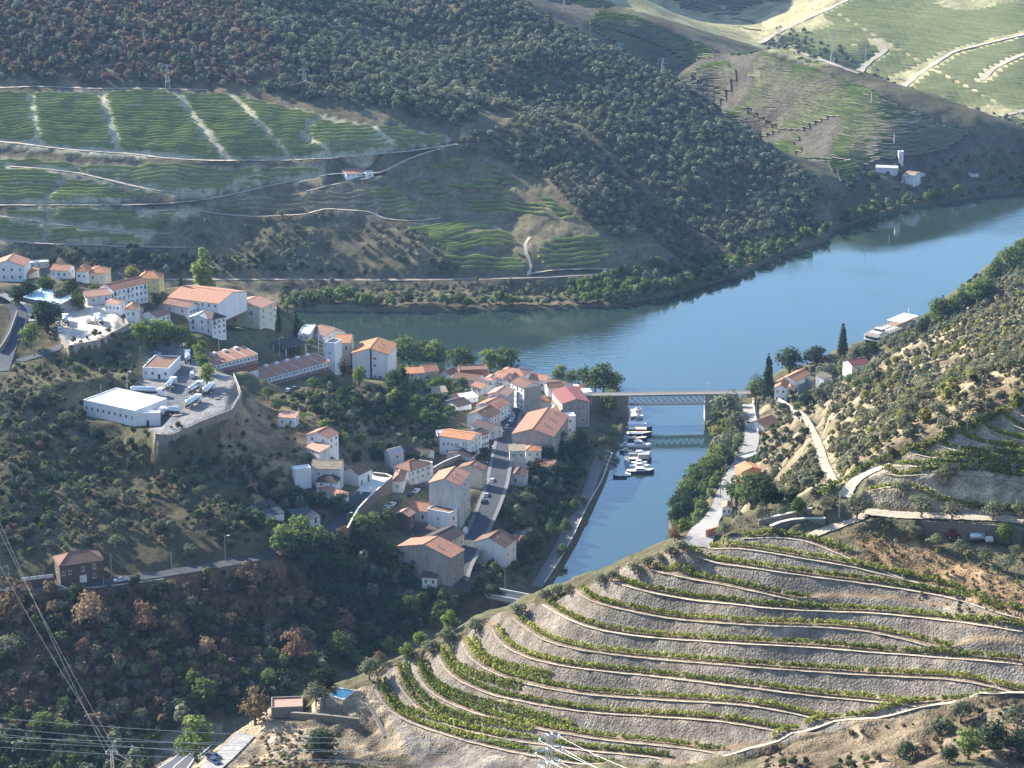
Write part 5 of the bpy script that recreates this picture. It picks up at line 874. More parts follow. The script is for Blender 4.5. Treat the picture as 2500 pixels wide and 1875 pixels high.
# single trees of the photograph
for row in [
 ('round',885,790,62,1.2),('round',915,788,50,1.2),('bright',942,792,52,1.25),('round',1000,805,52,1.35),('bright',1060,806,48,1.1),('round',1092,806,55,1.2),('round',862,786,50,1.1),
 ('bright',1208,828,36,1.1),('round',1238,834,34,1.1),('round',1264,846,52,.9),('round',1303,852,62,1.25),('round',1286,850,54,1.1),('round',1325,853,48,1.0),
 ('poplar',437,640,86,1.5),('cypress',392,648,46,1.0),('cypress',437,655,44,1.0),('cypress',640,728,50,1.0),('cypress',602,718,50,1.0),('cypress',1658,868,88,1.15),('cypress',1819,774,62,1.4),
 ('round',1632,866,54,.95),('grey_shrub',1572,915,62,1.0),('round',1555,912,50,1.0),('grey_shrub',1592,935,46,1.0),('round',1580,880,36,1.0),('yellow_shrub',1548,950,30,1.2),('grey_shrub',1565,975,40,1.1),
 ('round',1560,1010,52,1.0),('bright',1535,1035,50,1.2),('round',1510,1060,55,1.2),('round',1490,1085,50,1.2),('dark',1468,1110,50,1.1),('bright',1515,1118,36,1.1),('dark',1462,1140,46,.9),('rust',1458,1170,36,1.0),('round',1580,960,30,1.2),('dark',1480,1125,55,1.0),
 ('round',1622,1098,72,1.35),('dark',1655,1100,60,1.1),('round',1590,1090,52,1.0),('dark',1605,1070,45,1.2),('dark',1640,1075,52,1.2),
 ('dark',1706,806,52,1.35),('dark',1762,800,48,1.3),('grey_shrub',1785,810,26,1.6),('grey_shrub',1800,790,24,1.6),('shrub',1836,832,22,1.2),('shrub',1852,842,22,1.1),('shrub',1872,838,24,1.1),('dark',1895,830,28,1.1),('shrub',1820,812,24,1.2),('olive',1790,862,30,1.2),('olive',1768,872,34,1.2),('dark',1742,882,34,1.3),('shrub',1690,892,22,1.0),('shrub',1722,890,20,1.2),('bright',1880,806,22,1.2),
 ('round',2028,702,56,1.0),('bright',2050,690,42,1.2),('bright',2106,660,52,1.1),('round',2130,650,44,1.2),('dark',2085,670,34,1.3),('round',2150,612,46,1.1),('round',2185,592,58,1.1),('bright',2208,560,40,1.1),('round',2160,580,30,1.1),('dark',1990,724,26,1.3),('dark',1870,772,30,1.0),('dark',1852,778,28,1.0),('dark',1886,768,30,.8),('grey_shrub',1930,752,22,1.4),('shrub',1960,740,24,1.3),
 ('autumn',194,1360,78,1.1),('rust',308,1370,68,1.05),('autumn',655,1306,40,1.15),('rust',744,1370,55,1.2),('brown',380,1390,48,.9),('autumn',446,1425,48,1.1),('brown',488,1425,46,.9),('rust',641,1442,80,.8),('brown',500,1372,50,.9),('autumn',550,1270,40,1.1),('autumn',612,1206,28,1.2),('brown',520,1262,34,1.1),('brown',25,1350,100,.95),('olive',20,1425,52,1.3),('round',736,1424,56,1.3),('dark',360,1424,50,1.2),('autumn',256,1440,40,1.2),('brown',112,1440,45,1.1),('brown',150,1480,40,1.2),('bright',438,1530,62,1.1),('bright',416,1492,44,1.0),('bright',580,1492,46,1.1),('dark',620,1512,44,1.2),('dark',705,1488,46,1.3),('olive',798,1468,46,1.1),('olive',684,1516,38,1.5),('brown',552,1566,82,1.0),('bright',424,1645,88,1.15),('dark',694,1638,56,1.6),('olive',255,1565,56,.9),('bright',90,1590,46,1.2),('bright',130,1600,44,1.1),('rust',180,1420,38,1.2),('brown',330,1450,44,1.1),('autumn',400,1500,30,1.0),('round',885,1335,46,1.2),('bright',972,1366,46,1.0),('olive',967,1396,40,1.1),('olive',1027,1368,32,1.2),('grey_shrub',1122,1333,28,1.4),('bright',880,1424,34,1.2),('bright',840,1412,34,1.2),('grey_shrub',931,1410,26,1.5),('brown',820,1440,34,1.0),('bright',908,1400,34,1.1),('dark',760,1330,60,1.4),('dark',830,1340,50,1.4),('round',770,1440,36,1.1),('dark',700,1300,50,1.3),
 ('bright',612,1200,62,1.2),('bright',655,1190,70,1.1),('dark',650,1230,70,1.4),('dark',695,1225,66,1.3),('bright',690,1190,50,1.0),('dark',725,1250,60,1.3),('bright',806,1160,50,1.3),('bright',775,1165,52,1.1),('round',840,1150,50,1.0),('brown',748,1170,34,1.4),('dark',790,1200,60,1.2),('dark',735,1108,40,1.2),('dark',690,1100,36,1.3),('dark',640,1090,38,1.5),('dark',840,1230,56,1.2),
 ('grey_shrub',1180,1298,26,1.3),('grey_shrub',1205,1288,26,1.2),('grey_shrub',1228,1284,24,1.1),('olive',1298,1266,28,1.2),('olive',1322,1256,24,1.3),('olive',1370,1240,28,1.2),('grey_shrub',1400,1226,24,1.3),('olive',1425,1216,22,1.2),('grey_shrub',1450,1204,26,1.3),('grey_shrub',1475,1194,26,1.3),
 ('olive',1565,1160,32,1.3),('olive',1642,1130,36,1.0),('olive',1684,1120,30,1.2),('round',1724,1118,42,1.0),('olive',1784,1104,30,1.2),('olive',1850,1126,58,1.0),('olive',1990,1120,48,1.2),('olive',2056,1125,40,1.2),('olive',2145,1125,44,1.1),('olive',2206,1122,40,1.1),('olive',2042,1040,34,1.4),('olive',1952,1066,26,1.4),('olive',1910,1154,38,1.1),('olive',1970,1164,30,1.2),('olive',2075,1202,36,1.1),('olive',2127,1220,36,1.1),('olive',2175,1236,36,1.1),('olive',2196,1206,28,1.2),('bright',2168,1178,46,1.0),('olive',2022,1184,30,1.3),
 ('olive',2075,1560,46,1.2),('bright',2092,1640,64,1.1),('dark',2144,1620,62,1.2),('olive',2196,1575,52,1.1),('grey_shrub',2028,1590,40,1.3),('dark',1958,1640,36,1.4),('olive',1808,1664,18,1.5),('dark',2200,1640,60,1.1),('brown',2000,1630,34,1.2),('dark',2050,1650,40,1.2),
 ('bright',305,745,46,1.1),('bright',336,748,52,1.1),('bright',364,745,48,1.0),('round',393,750,44,1.1),('bright',415,762,36,1.0),('bright',432,782,36,1.0),('bright',440,806,38,1.0),('bright',448,834,46,1.0),('bright',436,770,32,1.0),('dark',100,712,60,1.3),('bright',66,752,48,1.0),('shrub',238,672,20,1.3),('dark',155,648,42,1.2),('round',170,670,40,1.0),('dark',60,640,34,1.3),('round',100,634,34,1.3),('dark',40,660,40,1.0),('grey_shrub',130,655,30,1.2),('round',205,640,26,1.1),('shrub',340,665,28,1.0),('yellow_shrub',285,605,30,1.0),('round',355,690,20,1.2),
 ('shrub',678,842,26,1.2),('brown',742,814,42,1.2),('bright',776,834,40,1.0),('round',851,836,36,1.2),('dark',872,826,28,1.0),('bright',854,892,46,1.1),('yellow_shrub',832,914,22,1.1),('yellow_shrub',865,924,22,1.1),('shrub',580,862,26,1.2),('shrub',715,830,20,1.3),('shrub',641,770,22,1.2),('bright',671,752,20,1.2),('shrub',600,890,26,1.2),('round',944,842,30,1.2),('bright',966,842,24,1.3),('round',1000,842,26,1.2),('dark',862,898,50,1.1),('round',888,914,34,1.2),('bright',916,908,22,1.2),('shrub',936,922,20,1.2),('dark',1048,990,24,1.2),('bright',900,880,26,1.2),
 ('bright',1316,900,44,1.0),('bright',1324,880,36,.9),('bright',1326,956,36,1.0),('grey_shrub',1305,960,20,1.1),('round',1088,1120,28,1.2),('olive',1136,1092,30,1.1),('olive',1228,1088,22,1.0),('olive',1262,1096,24,1.0),('round',1190,1166,36,1.0),('round',1222,1155,34,.9),('round',1240,1110,30,1.0),('shrub',1298,998,16,1.0),('round',1215,1200,26,1.0),('dark',1180,1010,46,1.2),('dark',1200,980,50,1.1),('dark',1225,1000,44,1.2),('dark',1165,1040,44,1.2),('dark',1205,1040,40,1.3),('dark',1130,1150,40,1.3),('dark',1150,1190,44,1.3),('dark',1090,1190,36,1.3),('dark',1250,970,40,1.1),('dark',1120,1210,30,1.4),('bright',780,960,24,1.2),('bright',700,935,26,1.2),('bright',745,965,30,1.1),('round',815,990,36,1.1),('shrub',800,1030,20,1.4),
]: treeD(*row[:5])
# scattered single trees: olives of the slopes (counted ones), then the masses
def scatterD(polyD, spacing, seed, ymin=0, jit=.9):
    poly = np.array([landD(u, v, ymin=ymin)[:2] for u, v in polyD]); g = np.random.default_rng(seed)
    x0, y0 = poly.min(0); x1, y1 = poly.max(0); nx = int((x1 - x0) / spacing) + 1; ny = int((y1 - y0) / spacing) + 1
    X, Y = np.meshgrid(x0 + (np.arange(nx) + .5) * spacing, y0 + (np.arange(ny) + .5) * spacing)
    X = X + g.uniform(-.5, .5, X.shape) * spacing * jit; Y = Y + g.uniform(-.5, .5, X.shape) * spacing * jit
    m = inside(poly, X, Y); X, Y = X[m], Y[m]; Z = grid_at(GZ, X, Y); return np.stack([X, Y, Z], 1)
def clear_of(P, extra=1.5):
    k = P[:, 2] > .6
    for nm, mt, wd, w3 in RW: k &= dist_line(w3, P[:, 0], P[:, 1]) > wd / 2 + extra
    for bx in FOOT:
        c, sn, cx, cy, hw, hd, _z = bx; dx, dy_ = P[:, 0] - cx, P[:, 1] - cy; k &= ~((np.abs(dx * c + dy_ * sn) < hw + 1.2) & (np.abs(-dx * sn + dy_ * c) < hd + 1.2))
    return P[k]
SLOPE_R = [(1650,1000),(1740,1000),(1800,880),(1900,800),(2010,745),(2100,680),(2230,590),(2230,878),(2090,920),(1960,980),(1840,1030),(1760,1080),(1690,1080),(1640,1060)]
TAKEN = np.array([t_[2][:2] for t_ in ALLTREES])
def free(P, d):
    return P[np.array([np.min(np.hypot(TAKEN[:, 0] - p[0], TAKEN[:, 1] - p[1])) > d for p in P])] if len(P) else P
pr = clear_of(scatterD(SLOPE_R, 10.5, 3)); pr = pr[np.argsort(pr[:, 1])]
for p in free(pr, 4)[:75]: tree('olive', p, RNG.uniform(3.4, 5.6), RNG.uniform(1.0, 1.35))
SLOPE_L = [(0,850),(150,890),(300,960),(480,1010),(560,1000),(660,1060),(560,1140),(480,1190),(330,1215),(250,1190),(40,1200),(0,1200)]
for p in free(clear_of(scatterD(SLOPE_L, 14.5, 5)), 4)[:46]: tree('olive' if RNG.random() < .75 else 'grey_shrub', p, RNG.uniform(3.4, 6), RNG.uniform(1.0, 1.3))
for poly, n_ in (([(395,480),(720,470),(900,500),(950,560),(700,570),(420,530)], 40), ([(620,592),(760,596),(1000,594),(1160,588),(1170,630),(900,650),(640,655)], 26)):
    for p in free(clear_of(scatterD(poly, 14, 6)), 5)[:n_]: tree('olive', p, RNG.uniform(4.2, 6), RNG.uniform(1.05, 1.3))
# ---- masses no one could count: instanced over the slopes
PC = bpy.data.collections.new('plant_kinds')
def far_proto(name, m, seed, lobes, n, size):
    o = bpy.data.objects.new(name, crown_mesh(name, lobes, n, size, m, seed, up=.35)); PC_.objects.link(o)
def mass_set(tag_, mats, n=46, size=.15, tall=False):
    global PC_; PC_ = bpy.data.collections.new(tag_); g = random.Random(len(tag_))
    for i, m in enumerate(mats):
        lo = rlobes(g, 4, .22, .3, .62, .24, .34, .95) + [(0, 0, .55, .36, .36, .42)]
        if tall: lo = [(0, 0, z, .26 * (1.15 - z), .26 * (1.15 - z), .2) for z in (.25, .45, .65, .85)]
        far_proto('%s_%02d' % (tag_, i), m, i * 7 + 3, lo, int(n * 1.6), size * 1.05)
    return PC_
M_WOOD = mass_set('wood', ['leaf_far', 'leaf_far', 'leaf_far', 'leaf_olive', 'leaf_far'], 60, .13)
M_RED = mass_set('redwood', ['leaf_far_red', 'leaf_far', 'leaf_far_red', 'leaf_far', 'leaf_brown'], 60, .13)
M_BANK = mass_set('bankwood', ['leaf_green', 'leaf_dark', 'leaf_green', 'leaf_far', 'leaf_bright'], 90, .11)
M_SCRUB = mass_set('scrub', ['leaf_scrub', 'leaf_olive', 'leaf_scrub', 'leaf_olive', 'leaf_yellow', 'leaf_olive', 'leaf_scrub'], 60, .14)
M_DUSK = mass_set('thicket', ['leaf_brown', 'leaf_dark', 'leaf_brown', 'leaf_far_red', 'leaf_scrub', 'leaf_green', 'leaf_dark'], 90, .12)
M_DARK = mass_set('darkwood', ['leaf_dark', 'leaf_green', 'leaf_dark', 'leaf_far', 'leaf_dark'], 90, .11)
M_HILL = mass_set('hillscrub', ['leaf_dark', 'leaf_olive', 'leaf_far', 'leaf_dark', 'leaf_green', 'leaf_brown'], 80, .12)
M_OLIVE = mass_set('olivewood', ['leaf_olive', 'leaf_olive', 'leaf_far', 'leaf_olive'], 60, .13)
def gn_scatter(name, P, coll, smin, smax, seed, label=None):
    g = np.random.default_rng(seed); n = len(P); me = bpy.data.meshes.new(name); me.vertices.add(n); me.vertices.foreach_set('co', (P - np.array((0, 0, .15))).astype(np.float32).ravel())
    sc = (smin + (smax - smin) * g.random(n) ** 1.6).astype(np.float32); a = me.attributes.new('size', 'FLOAT', 'POINT'); a.data.foreach_set('value', sc)
    a = me.attributes.new('turn', 'FLOAT', 'POINT'); a.data.foreach_set('value', (g.random(n) * 6.28).astype(np.float32))
    a = me.attributes.new('pick', 'INT', 'POINT'); a.data.foreach_set('value', g.integers(0, 1000, n).astype(np.int32))
    ng = bpy.data.node_groups.new(name, 'GeometryNodeTree'); ng.interface.new_socket('Geometry', in_out='INPUT', socket_type='NodeSocketGeometry'); ng.interface.new_socket('Geometry', in_out='OUTPUT', socket_type='NodeSocketGeometry')
    N = ng.nodes.new; L = ng.links.new; gi = N('NodeGroupInput'); go = N('NodeGroupOutput'); ip = N('GeometryNodeInstanceOnPoints'); ci = N('GeometryNodeCollectionInfo')
    ci.inputs['Collection'].default_value = coll; ci.inputs['Separate Children'].default_value = True; ci.inputs['Reset Children'].default_value = True
    def attr(nm, ty):
        q = N('GeometryNodeInputNamedAttribute'); q.data_type = ty; q.inputs['Name'].default_value = nm; return q.outputs['Attribute']
    cx = N('ShaderNodeCombineXYZ'); L(attr('turn', 'FLOAT'), cx.inputs[2])
    L(gi.outputs[0], ip.inputs['Points']); L(ci.outputs[0], ip.inputs['Instance']); ip.inputs['Pick Instance'].default_value = True
    L(attr('pick', 'INT'), ip.inputs['Instance Index']); L(cx.outputs[0], ip.inputs['Rotation']); L(attr('size', 'FLOAT'), ip.inputs['Scale']); L(ip.outputs[0], go.inputs[0])
    me.update(); o = link(name, me); md = o.modifiers.new('plants', 'NODES'); md.node_group = ng; o['kind'] = 'stuff'
    if label: o['label'] = label
    return o
def mass(name, polyD, spacing, coll, smin, smax, seed, ymin=0, thin=0.0, label=None):
    P = clear_of(scatterD(polyD, spacing, seed, ymin))
    if thin: P = P[(grid_at(N1, P[:, 0], P[:, 1]) * .6 + grid_at(N2, P[:, 0], P[:, 1]) * .4) > thin - .5]
    if len(P): return gn_scatter(name, P, coll, smin, smax, seed)
mass('forest', [(-60,-100),(450,-110),(560,60),(620,150),(540,190),(300,186),(0,172),(-60,172)], 5.0, M_RED, 3.6, 8.5, 11)
mass('forest', [(450,-110),(900,-110),(1010,0),(1190,55),(1160,140),(1240,250),(1190,262),(1000,270),(900,262),(700,222),(560,196),(620,150),(560,60)], 4.8, M_WOOD, 3.6, 8.5, 12)
mass('forest', [(1010,-60),(1190,50),(1300,105),(1400,150),(1500,200),(1640,300),(1740,390),(1785,440),(1750,492),(1640,520),(1560,530),(1480,480),(1350,370),(1160,240),(1100,120)], 4.8, M_WOOD, 3.4, 8.0, 13)
mass('forest', [(1190,262),(1300,330),(1480,490),(1560,545),(1520,560),(1350,520),(1260,480),(1180,400),(1060,330),(1000,330),(1000,300),(1100,275)], 4.4, M_WOOD, 2.8, 6.5, 14)
mass('riverside_trees', [(630,650),(900,655),(1060,655),(1230,655),(1330,645),(1440,622),(1560,588),(1612,572),(1680,540),(1785,500),(1850,465),(1950,440),(2100,420),(2230,402),(2230,418),(2050,438),(1850,482),(1795,512),(1680,556),(1560,606),(1440,638),(1330,660),(1060,668),(630,671)], 3.6, M_BANK, 3.5, 8.5, 15)
mass('riverside_trees', [(1230,612),(1440,570),(1560,545),(1680,505),(1780,480),(1800,495),(1680,545),(1560,595),(1440,630),(1330,650),(1230,655)], 4.6, M_BANK, 3.5, 8.0, 16)
mass('thicket', [(60,545),(200,540),(330,540),(480,555),(640,575),(900,585),(960,570),(1040,590),(900,598),(600,596),(400,595),(300,590),(60,575)], 3.6, M_DARK, 2.5, 6.0, 17)
mass('olive_grove', [(330,480),(500,470),(720,470),(900,500),(960,575),(700,590),(420,560)], 6, M_OLIVE, 2.6, 5.5, 18, thin=.3)
mass('weeds', [(800,1470),(960,1415),(1060,1365),(1250,1290),(1400,1225),(1560,1175),(1720,1175),(1960,1250),(2220,1370),(2220,1510),(1900,1550),(1620,1620),(1400,1659),(1100,1640),(900,1570)], 1.9, M_SCRUB, .12, .4, 50, thin=.55, label=None)
mass('olive_grove', [(600,610),(900,612),(1180,600),(1300,600),(1230,640),(1000,655),(640,652)], 6.5, M_OLIVE, 3.0, 5.5, 19)
mass('scrub', SLOPE_R, 3.1, M_SCRUB, 1.2, 4.4, 20, thin=.14)
mass('scrub', [(1650,930),(1700,890),(1740,885),(1770,960),(1790,1040),(1760,1085),(1660,1100),(1580,1105),(1600,1060),(1620,1010)], 3.6, M_HILL, 1.4, 4.4, 42, thin=.15)
mass('scrub', [(1640,860),(1800,780),(1960,720),(2060,650),(2230,545),(2230,600),(2100,690),(2000,745),(1880,810),(1780,890),(1720,930)], 4.0, M_OLIVE, 2.0, 4.5, 21)
mass('riverside_trees', [(1980,722),(2010,690),(2060,640),(2120,600),(2230,515),(2230,550),(2120,650),(2050,700)], 4.2, M_BANK, 3.0, 6.5, 22)
mass('scrub', [(1470,1175),(1447,1140),(1455,1095),(1490,1040),(1520,1000),(1548,950),(1540,912),(1590,880),(1612,885),(1610,940),(1580,1000),(1560,1050),(1530,1100),(1498,1150)], 3.2, M_BANK, 2.5, 6.5, 23)
mass('thicket', [(-40,1290),(200,1282),(330,1262),(450,1245),(600,1222),(650,1260),(700,1280),(720,1400),(560,1500),(400,1560),(250,1610),(-40,1650)], 3.2, M_DUSK, 2.6, 7.0, 24)
mass('thicket', [(-60,1560),(120,1545),(330,1570),(350,1600),(330,1640),(300,1720),(-60,1720)], 3.4, M_DARK, 3, 7.5, 44)
mass('thicket', [(640,1190),(760,1170),(850,1190),(860,1240),(960,1290),(1080,1300),(1000,1345),(800,1420),(560,1530),(250,1625),(300,1590),(560,1490),(720,1400),(700,1280)], 3.6, M_DARK, 3.5, 8.5, 25)
mass('scrub', SLOPE_L, 3.5, M_HILL, 1.4, 4.8, 26, thin=.1)
mass('thicket', [(850,795),(930,815),(1010,835),(1012,870),(960,935),(860,885),(830,830)], 4.2, M_BANK, 2.0, 5.0, 45, thin=.1)
mass('thicket', [(550,870),(640,850),(760,840),(830,850),(850,900),(760,950),(690,905),(600,880)], 4.2, M_DARK, 1.8, 4.6, 46, thin=.2)
mass('scrub', [(130,775),(280,722),(300,860),(330,945),(200,905),(-40,870),(-40,805)], 4.2, M_HILL, 1.2, 4.2, 47, thin=.2)
mass('scrub', [(330,985),(470,960),(540,900),(580,880),(560,960),(480,1010),(340,1010)], 4.0, M_HILL, 1.2, 3.8, 48, thin=.2)
mass('scrub', [(480,960),(560,880),(690,905),(640,960),(700,1010),(640,1060),(560,1080),(500,1010)], 4.2, M_HILL, 1.2, 3.6, 27, thin=.4)
mass('thicket', [(640,860),(760,850),(850,850),(1000,860),(960,950),(930,1010),(850,1000),(760,1010),(700,940)], 3.8, M_DARK, 1.8, 5.6, 28, thin=.25)
mass('thicket', [(500,1010),(620,1080),(700,1080),(760,1130),(720,1160),(640,1180),(480,1200),(350,1205),(500,1120)], 3.8, M_DARK, 2.6, 6.0, 29, thin=.1)
mass('thicket', [(1120,1060),(1180,960),(1230,950),(1290,960),(1270,1050),(1230,1130),(1190,1200),(1150,1260),(1060,1280),(1030,1270),(1090,1160)], 3.6, M_DARK, 2.4, 6.0, 30, thin=.05)
mass('scrub', [(1830,1150),(1960,1140),(2080,1190),(2230,1260),(2230,1390),(2080,1330),(1960,1290),(1880,1230)], 2.3, M_SCRUB, .4, 1.6, 31, thin=.3)
mass('scrub', [(1640,1640),(1900,1570),(2230,1515),(2230,1700),(1640,1700)], 2.6, M_DUSK, .6, 2.4, 32, thin=.15)
mass('scrub', [(540,1610),(640,1545),(760,1555),(840,1640),(760,1690),(540,1690)], 1.9, mass_set('drybush', ['leaf_rust', 'leaf_scrub', 'leaf_yellow', 'leaf_autumn'], 60, .14), .5, 1.9, 43, thin=.1)
mass('scrub', [(480,1580),(600,1560),(700,1500),(790,1490),(850,1560),(900,1659),(520,1680)], 2.6, M_SCRUB, .4, 1.6, 33, thin=.45)
mass('scrub', [(1510,1165),(1560,1140),(1650,1115),(1800,1085),(1880,1110),(1760,1140),(1620,1160)], 2.6, M_OLIVE, .5, 1.6, 34, thin=.4)
mass('scrub', [(600,600),(640,640),(760,740),(830,770),(870,800),(760,790),(690,740),(620,690)], 4.2, M_BANK, 2, 5, 35)
mass('forest', [(1840,370),(2230,330),(2230,400),(2100,408),(1950,430),(1850,450),(1830,420)], 6.0, M_BANK, 2.5, 6.5, 36, thin=.15)
mass('forest', [(1560,330),(1700,360),(1790,400),(1830,430),(1790,450),(1700,400)], 6.0, M_OLIVE, 2.5, 5, 37)
mass('forest', [(1640,90),(1760,140),(1900,190),(2080,255),(2212,290),(2212,262),(2020,215),(1900,150),(1760,90),(1690,50)], 9.0, M_WOOD, 3, 6, 38, ymin=1640, thin=.1)
mass('forest', [(430,20),(0,60),(0,175),(430,180)], 14, mass_set('pine', ['leaf_dark', 'leaf_far', 'leaf_far'], 60, .10, True), 6, 11, 39)
mass('scrub', [(1000,640),(1500,590),(1750,500),(1640,480),(1420,560),(1240,590)], 9.0, M_OLIVE, 2.0, 4.0, 40)
# ---------------------------------------------------------------- vine rows of the far fields, along the contours
def rows_far(name, polyD, gap, hgt, wid, seed, matn='leaf_vine_far', yr=(1220, 1480), step=2.6, skip=0.0, path=False, dark=0.0):
    g = np.random.default_rng(seed); m0 = (GY > yr[0]) & (GY < yr[1]); m0[m0] = inside(polyD, PU[m0], PV[m0])
    x0, x1, y0, y1 = GX[m0].min(), GX[m0].max(), GY[m0].min(), GY[m0].max(); xs = np.arange(x0, x1 + step, step); ys = np.arange(y0 - 2, y1 + 2, .8)
    X, Y = np.meshgrid(xs, ys); Z = grid_at(G_SM, X, Y); sl = (np.gradient(Z, axis=0) / .8).mean(); dzr = max(gap * abs(sl), .25)
    lv = np.arange(Z.min(), Z.max(), dzr); VV, FF_, TT = [], [], []; nv = 0; QV, QF, npv = [], [], 0
    for z in lv:
      up = Z[:-1] - z; hi = Z[1:] - z; cr = (up * hi < 0); cs = np.cumsum(cr, axis=0)
      for kk in range(1, min(int(cs[-1].max()), 4) + 1):
        mk = cr & (cs == kk); has = mk.any(0); j = mk.argmax(0); c = np.arange(len(xs)); t_ = up[j, c] / (up[j, c] - hi[j, c] + 1e-9); yy = ys[j] + t_ * .8
        zq = grid_at(G_SM, xs, yy); ff_ = yy * CP - (zq - CAMH) * SP; ok = has & inside(polyD, (1250 + FP * xs / ff_) / K, (937.5 - FP * (yy * SP + (zq - CAMH) * CP) / ff_) / K)
        for nm_, mt_, wr_, w3_ in RW:
            if w3_[:, 1].max() > y0 and w3_[:, 1].min() < y1 and nm_ == 'track': ok &= dist_line(w3_, xs, yy) > wr_ * .5 + 2.0
        if skip: ok &= g.random(len(xs)) > skip
        ok2 = ok[:-1] & ok[1:] & (np.abs(np.diff(yy)) < step * 1.6)
        zz = grid_at(GZ, xs, yy); ph = g.random() * 50; hv = hgt * (1 + .22 * vnoise(xs / 5 + ph, xs * 0 + ph, 5) + .12 * g.normal(size=len(xs)) * .6); wv_ = .5 + .12 * vnoise(xs / 7 + ph, xs * 0, 6); tv = .5 + .3 * vnoise(xs / 22 + ph, xs * 0, 7) + .2 * (g.random() - .5)
        for a in np.nonzero(ok2)[0]:
            h0, h1 = hv[a], hv[a + 1]; w_ = wid * wv_[a]; jt = 0.0
            p = (xs[a], yy[a] + jt, zz[a]); q = (xs[a + 1], yy[a + 1] + jt, zz[a + 1])
            VV += [(p[0], p[1] - w_, p[2] + .1), (p[0], p[1] - w_ * .6, p[2] + h0), (p[0], p[1] + w_ * .6, p[2] + h0), (p[0], p[1] + w_, p[2] + .1), (q[0], q[1] - w_, q[2] + .1), (q[0], q[1] - w_ * .6, q[2] + h1), (q[0], q[1] + w_ * .6, q[2] + h1), (q[0], q[1] + w_, q[2] + .1)]
            FF_ += [(nv, nv + 4, nv + 5, nv + 1), (nv + 1, nv + 5, nv + 6, nv + 2), (nv + 2, nv + 6, nv + 7, nv + 3)]; TT += [float(np.clip(tv[a] + g.normal(0, .08), 0, 1))] * 8; nv += 8
            if path:
                QV += [(p[0], p[1] - w_ - 2.0, p[2] + .3), (q[0], q[1] - w_ - 2.0, q[2] + .25), (q[0], q[1] - w_ - .2, q[2] + .35), (p[0], p[1] - w_ - .2, p[2] + .35)]; QF.append((npv, npv + 1, npv + 2, npv + 3)); npv += 4
    if VV:
        kind(link(name, set_mesh(name, np.array(VV), np.array(FF_), [matn], tint=TT)), 'stuff')
    if QV: kind(link('terrace_path', set_mesh('terrace_path', np.array(QV), np.array(QF), ['pale_dirt'])), 'stuff')
G_SM = GZ - rough * amp
for fld in [
 [(-20,204),(60,204),(78,300),(74,316),(-20,312)], [(68,203),(212,200),(248,320),(244,336),(84,320)], [(224,199),(376,203),(482,342),(470,344),(260,338)], [(386,204),(497,210),(624,340),(498,345)], [(506,210),(640,236),(700,250),(664,260),(654,300),(728,341),(634,344)], [(674,252),(800,276),(862,328),(735,340),(664,300)], [(800,274),(960,293),(972,304),(870,326)]]:
    rows_far('vine_rows', fld, 2.5, 1.4, 1.9, 41)
rows_far('vine_rows', [(-20,338),(160,354),(90,434),(-20,434)], 2.6, 1.4, 1.8, 42); rows_far('vine_rows', [(168,355),(480,362),(560,366),(500,400),(300,428),(98,434)], 2.6, 1.4, 1.8, 43); rows_far('vine_rows', [(566,366),(700,363),(700,384),(560,400),(510,402)], 2.6, 1.4, 1.8, 44)
rows_far('vine_rows', [(-20,452),(108,452),(96,524),(-20,520)], 2.6, 1.4, 1.8, 45); rows_far('vine_rows', [(114,452),(330,452),(400,450),(330,500),(310,530),(102,524)], 2.6, 1.4, 1.8, 46)
for k_, fld in enumerate([[(440,448),(520,430),(650,418),(655,460),(500,458)], [(660,420),(780,410),(830,455),(665,460)], [(790,412),(850,408),(930,465),(840,475)]]): rows_far('vine_rows', fld, 3.0, 1.3, 1.3, 47 + k_, 'leaf_scrub' if k_ < 2 else 'leaf_vine_far')
for k_, fld in enumerate([[(870,490),(980,478),(1060,495),(930,510)],[(910,515),(1090,500),(1130,530),(960,550)],[(950,560),(1130,545),(1140,580),(1000,585)],[(1150,545),(1190,508),(1290,510),(1340,540),(1300,570),(1180,582)],[(900,360),(1000,345),(1020,368),(930,380)],[(950,395),(1080,390),(1110,420),(960,412)],[(1040,365),(1070,358),(1130,405),(1090,410)],[(1140,410),(1190,430),(1250,475),(1200,470)],[(1010,425),(1170,440),(1190,470),(1010,455)],[(880,385),(940,400),(1000,440),(920,430)]]): rows_far('vine_rows', fld, 3.3, 1.5, 1.5, 60 + k_)
rows_far('vine_rows', [(1200,-40),(1420,50),(1640,112),(1780,155),(1900,202),(2050,274),(2100,285),(2050,320),(1880,350),(1860,390),(1780,415),(1640,318),(1500,205),(1210,70)], 8.5, 1.4, 2.2, 75, 'leaf_green', yr=(1490, 2000), step=4, skip=.02, path=True)  # darker leaf carries the same hillside shade in its colour
for k_, fld in enumerate([[(1640,96),(1700,60),(1830,0),(2240,-90),(2240,60),(2050,108),(1880,190),(1780,150)],[(1900,190),(2050,112),(2240,64),(2240,286),(2060,262)]]): rows_far('vine_rows', fld, 4.0, 1.0, 1.7, 80 + k_, 'leaf_vine_pale', yr=(1650, 2500), step=5, skip=.05)
rows_far('vine_rows', [(1360,-90),(1640,-90),(1760,-20),(1640,80),(1480,30)], 7.0, 1.3, 1.8, 85, 'leaf_dark', yr=(1750, 2600), step=5, skip=.04, path=True)
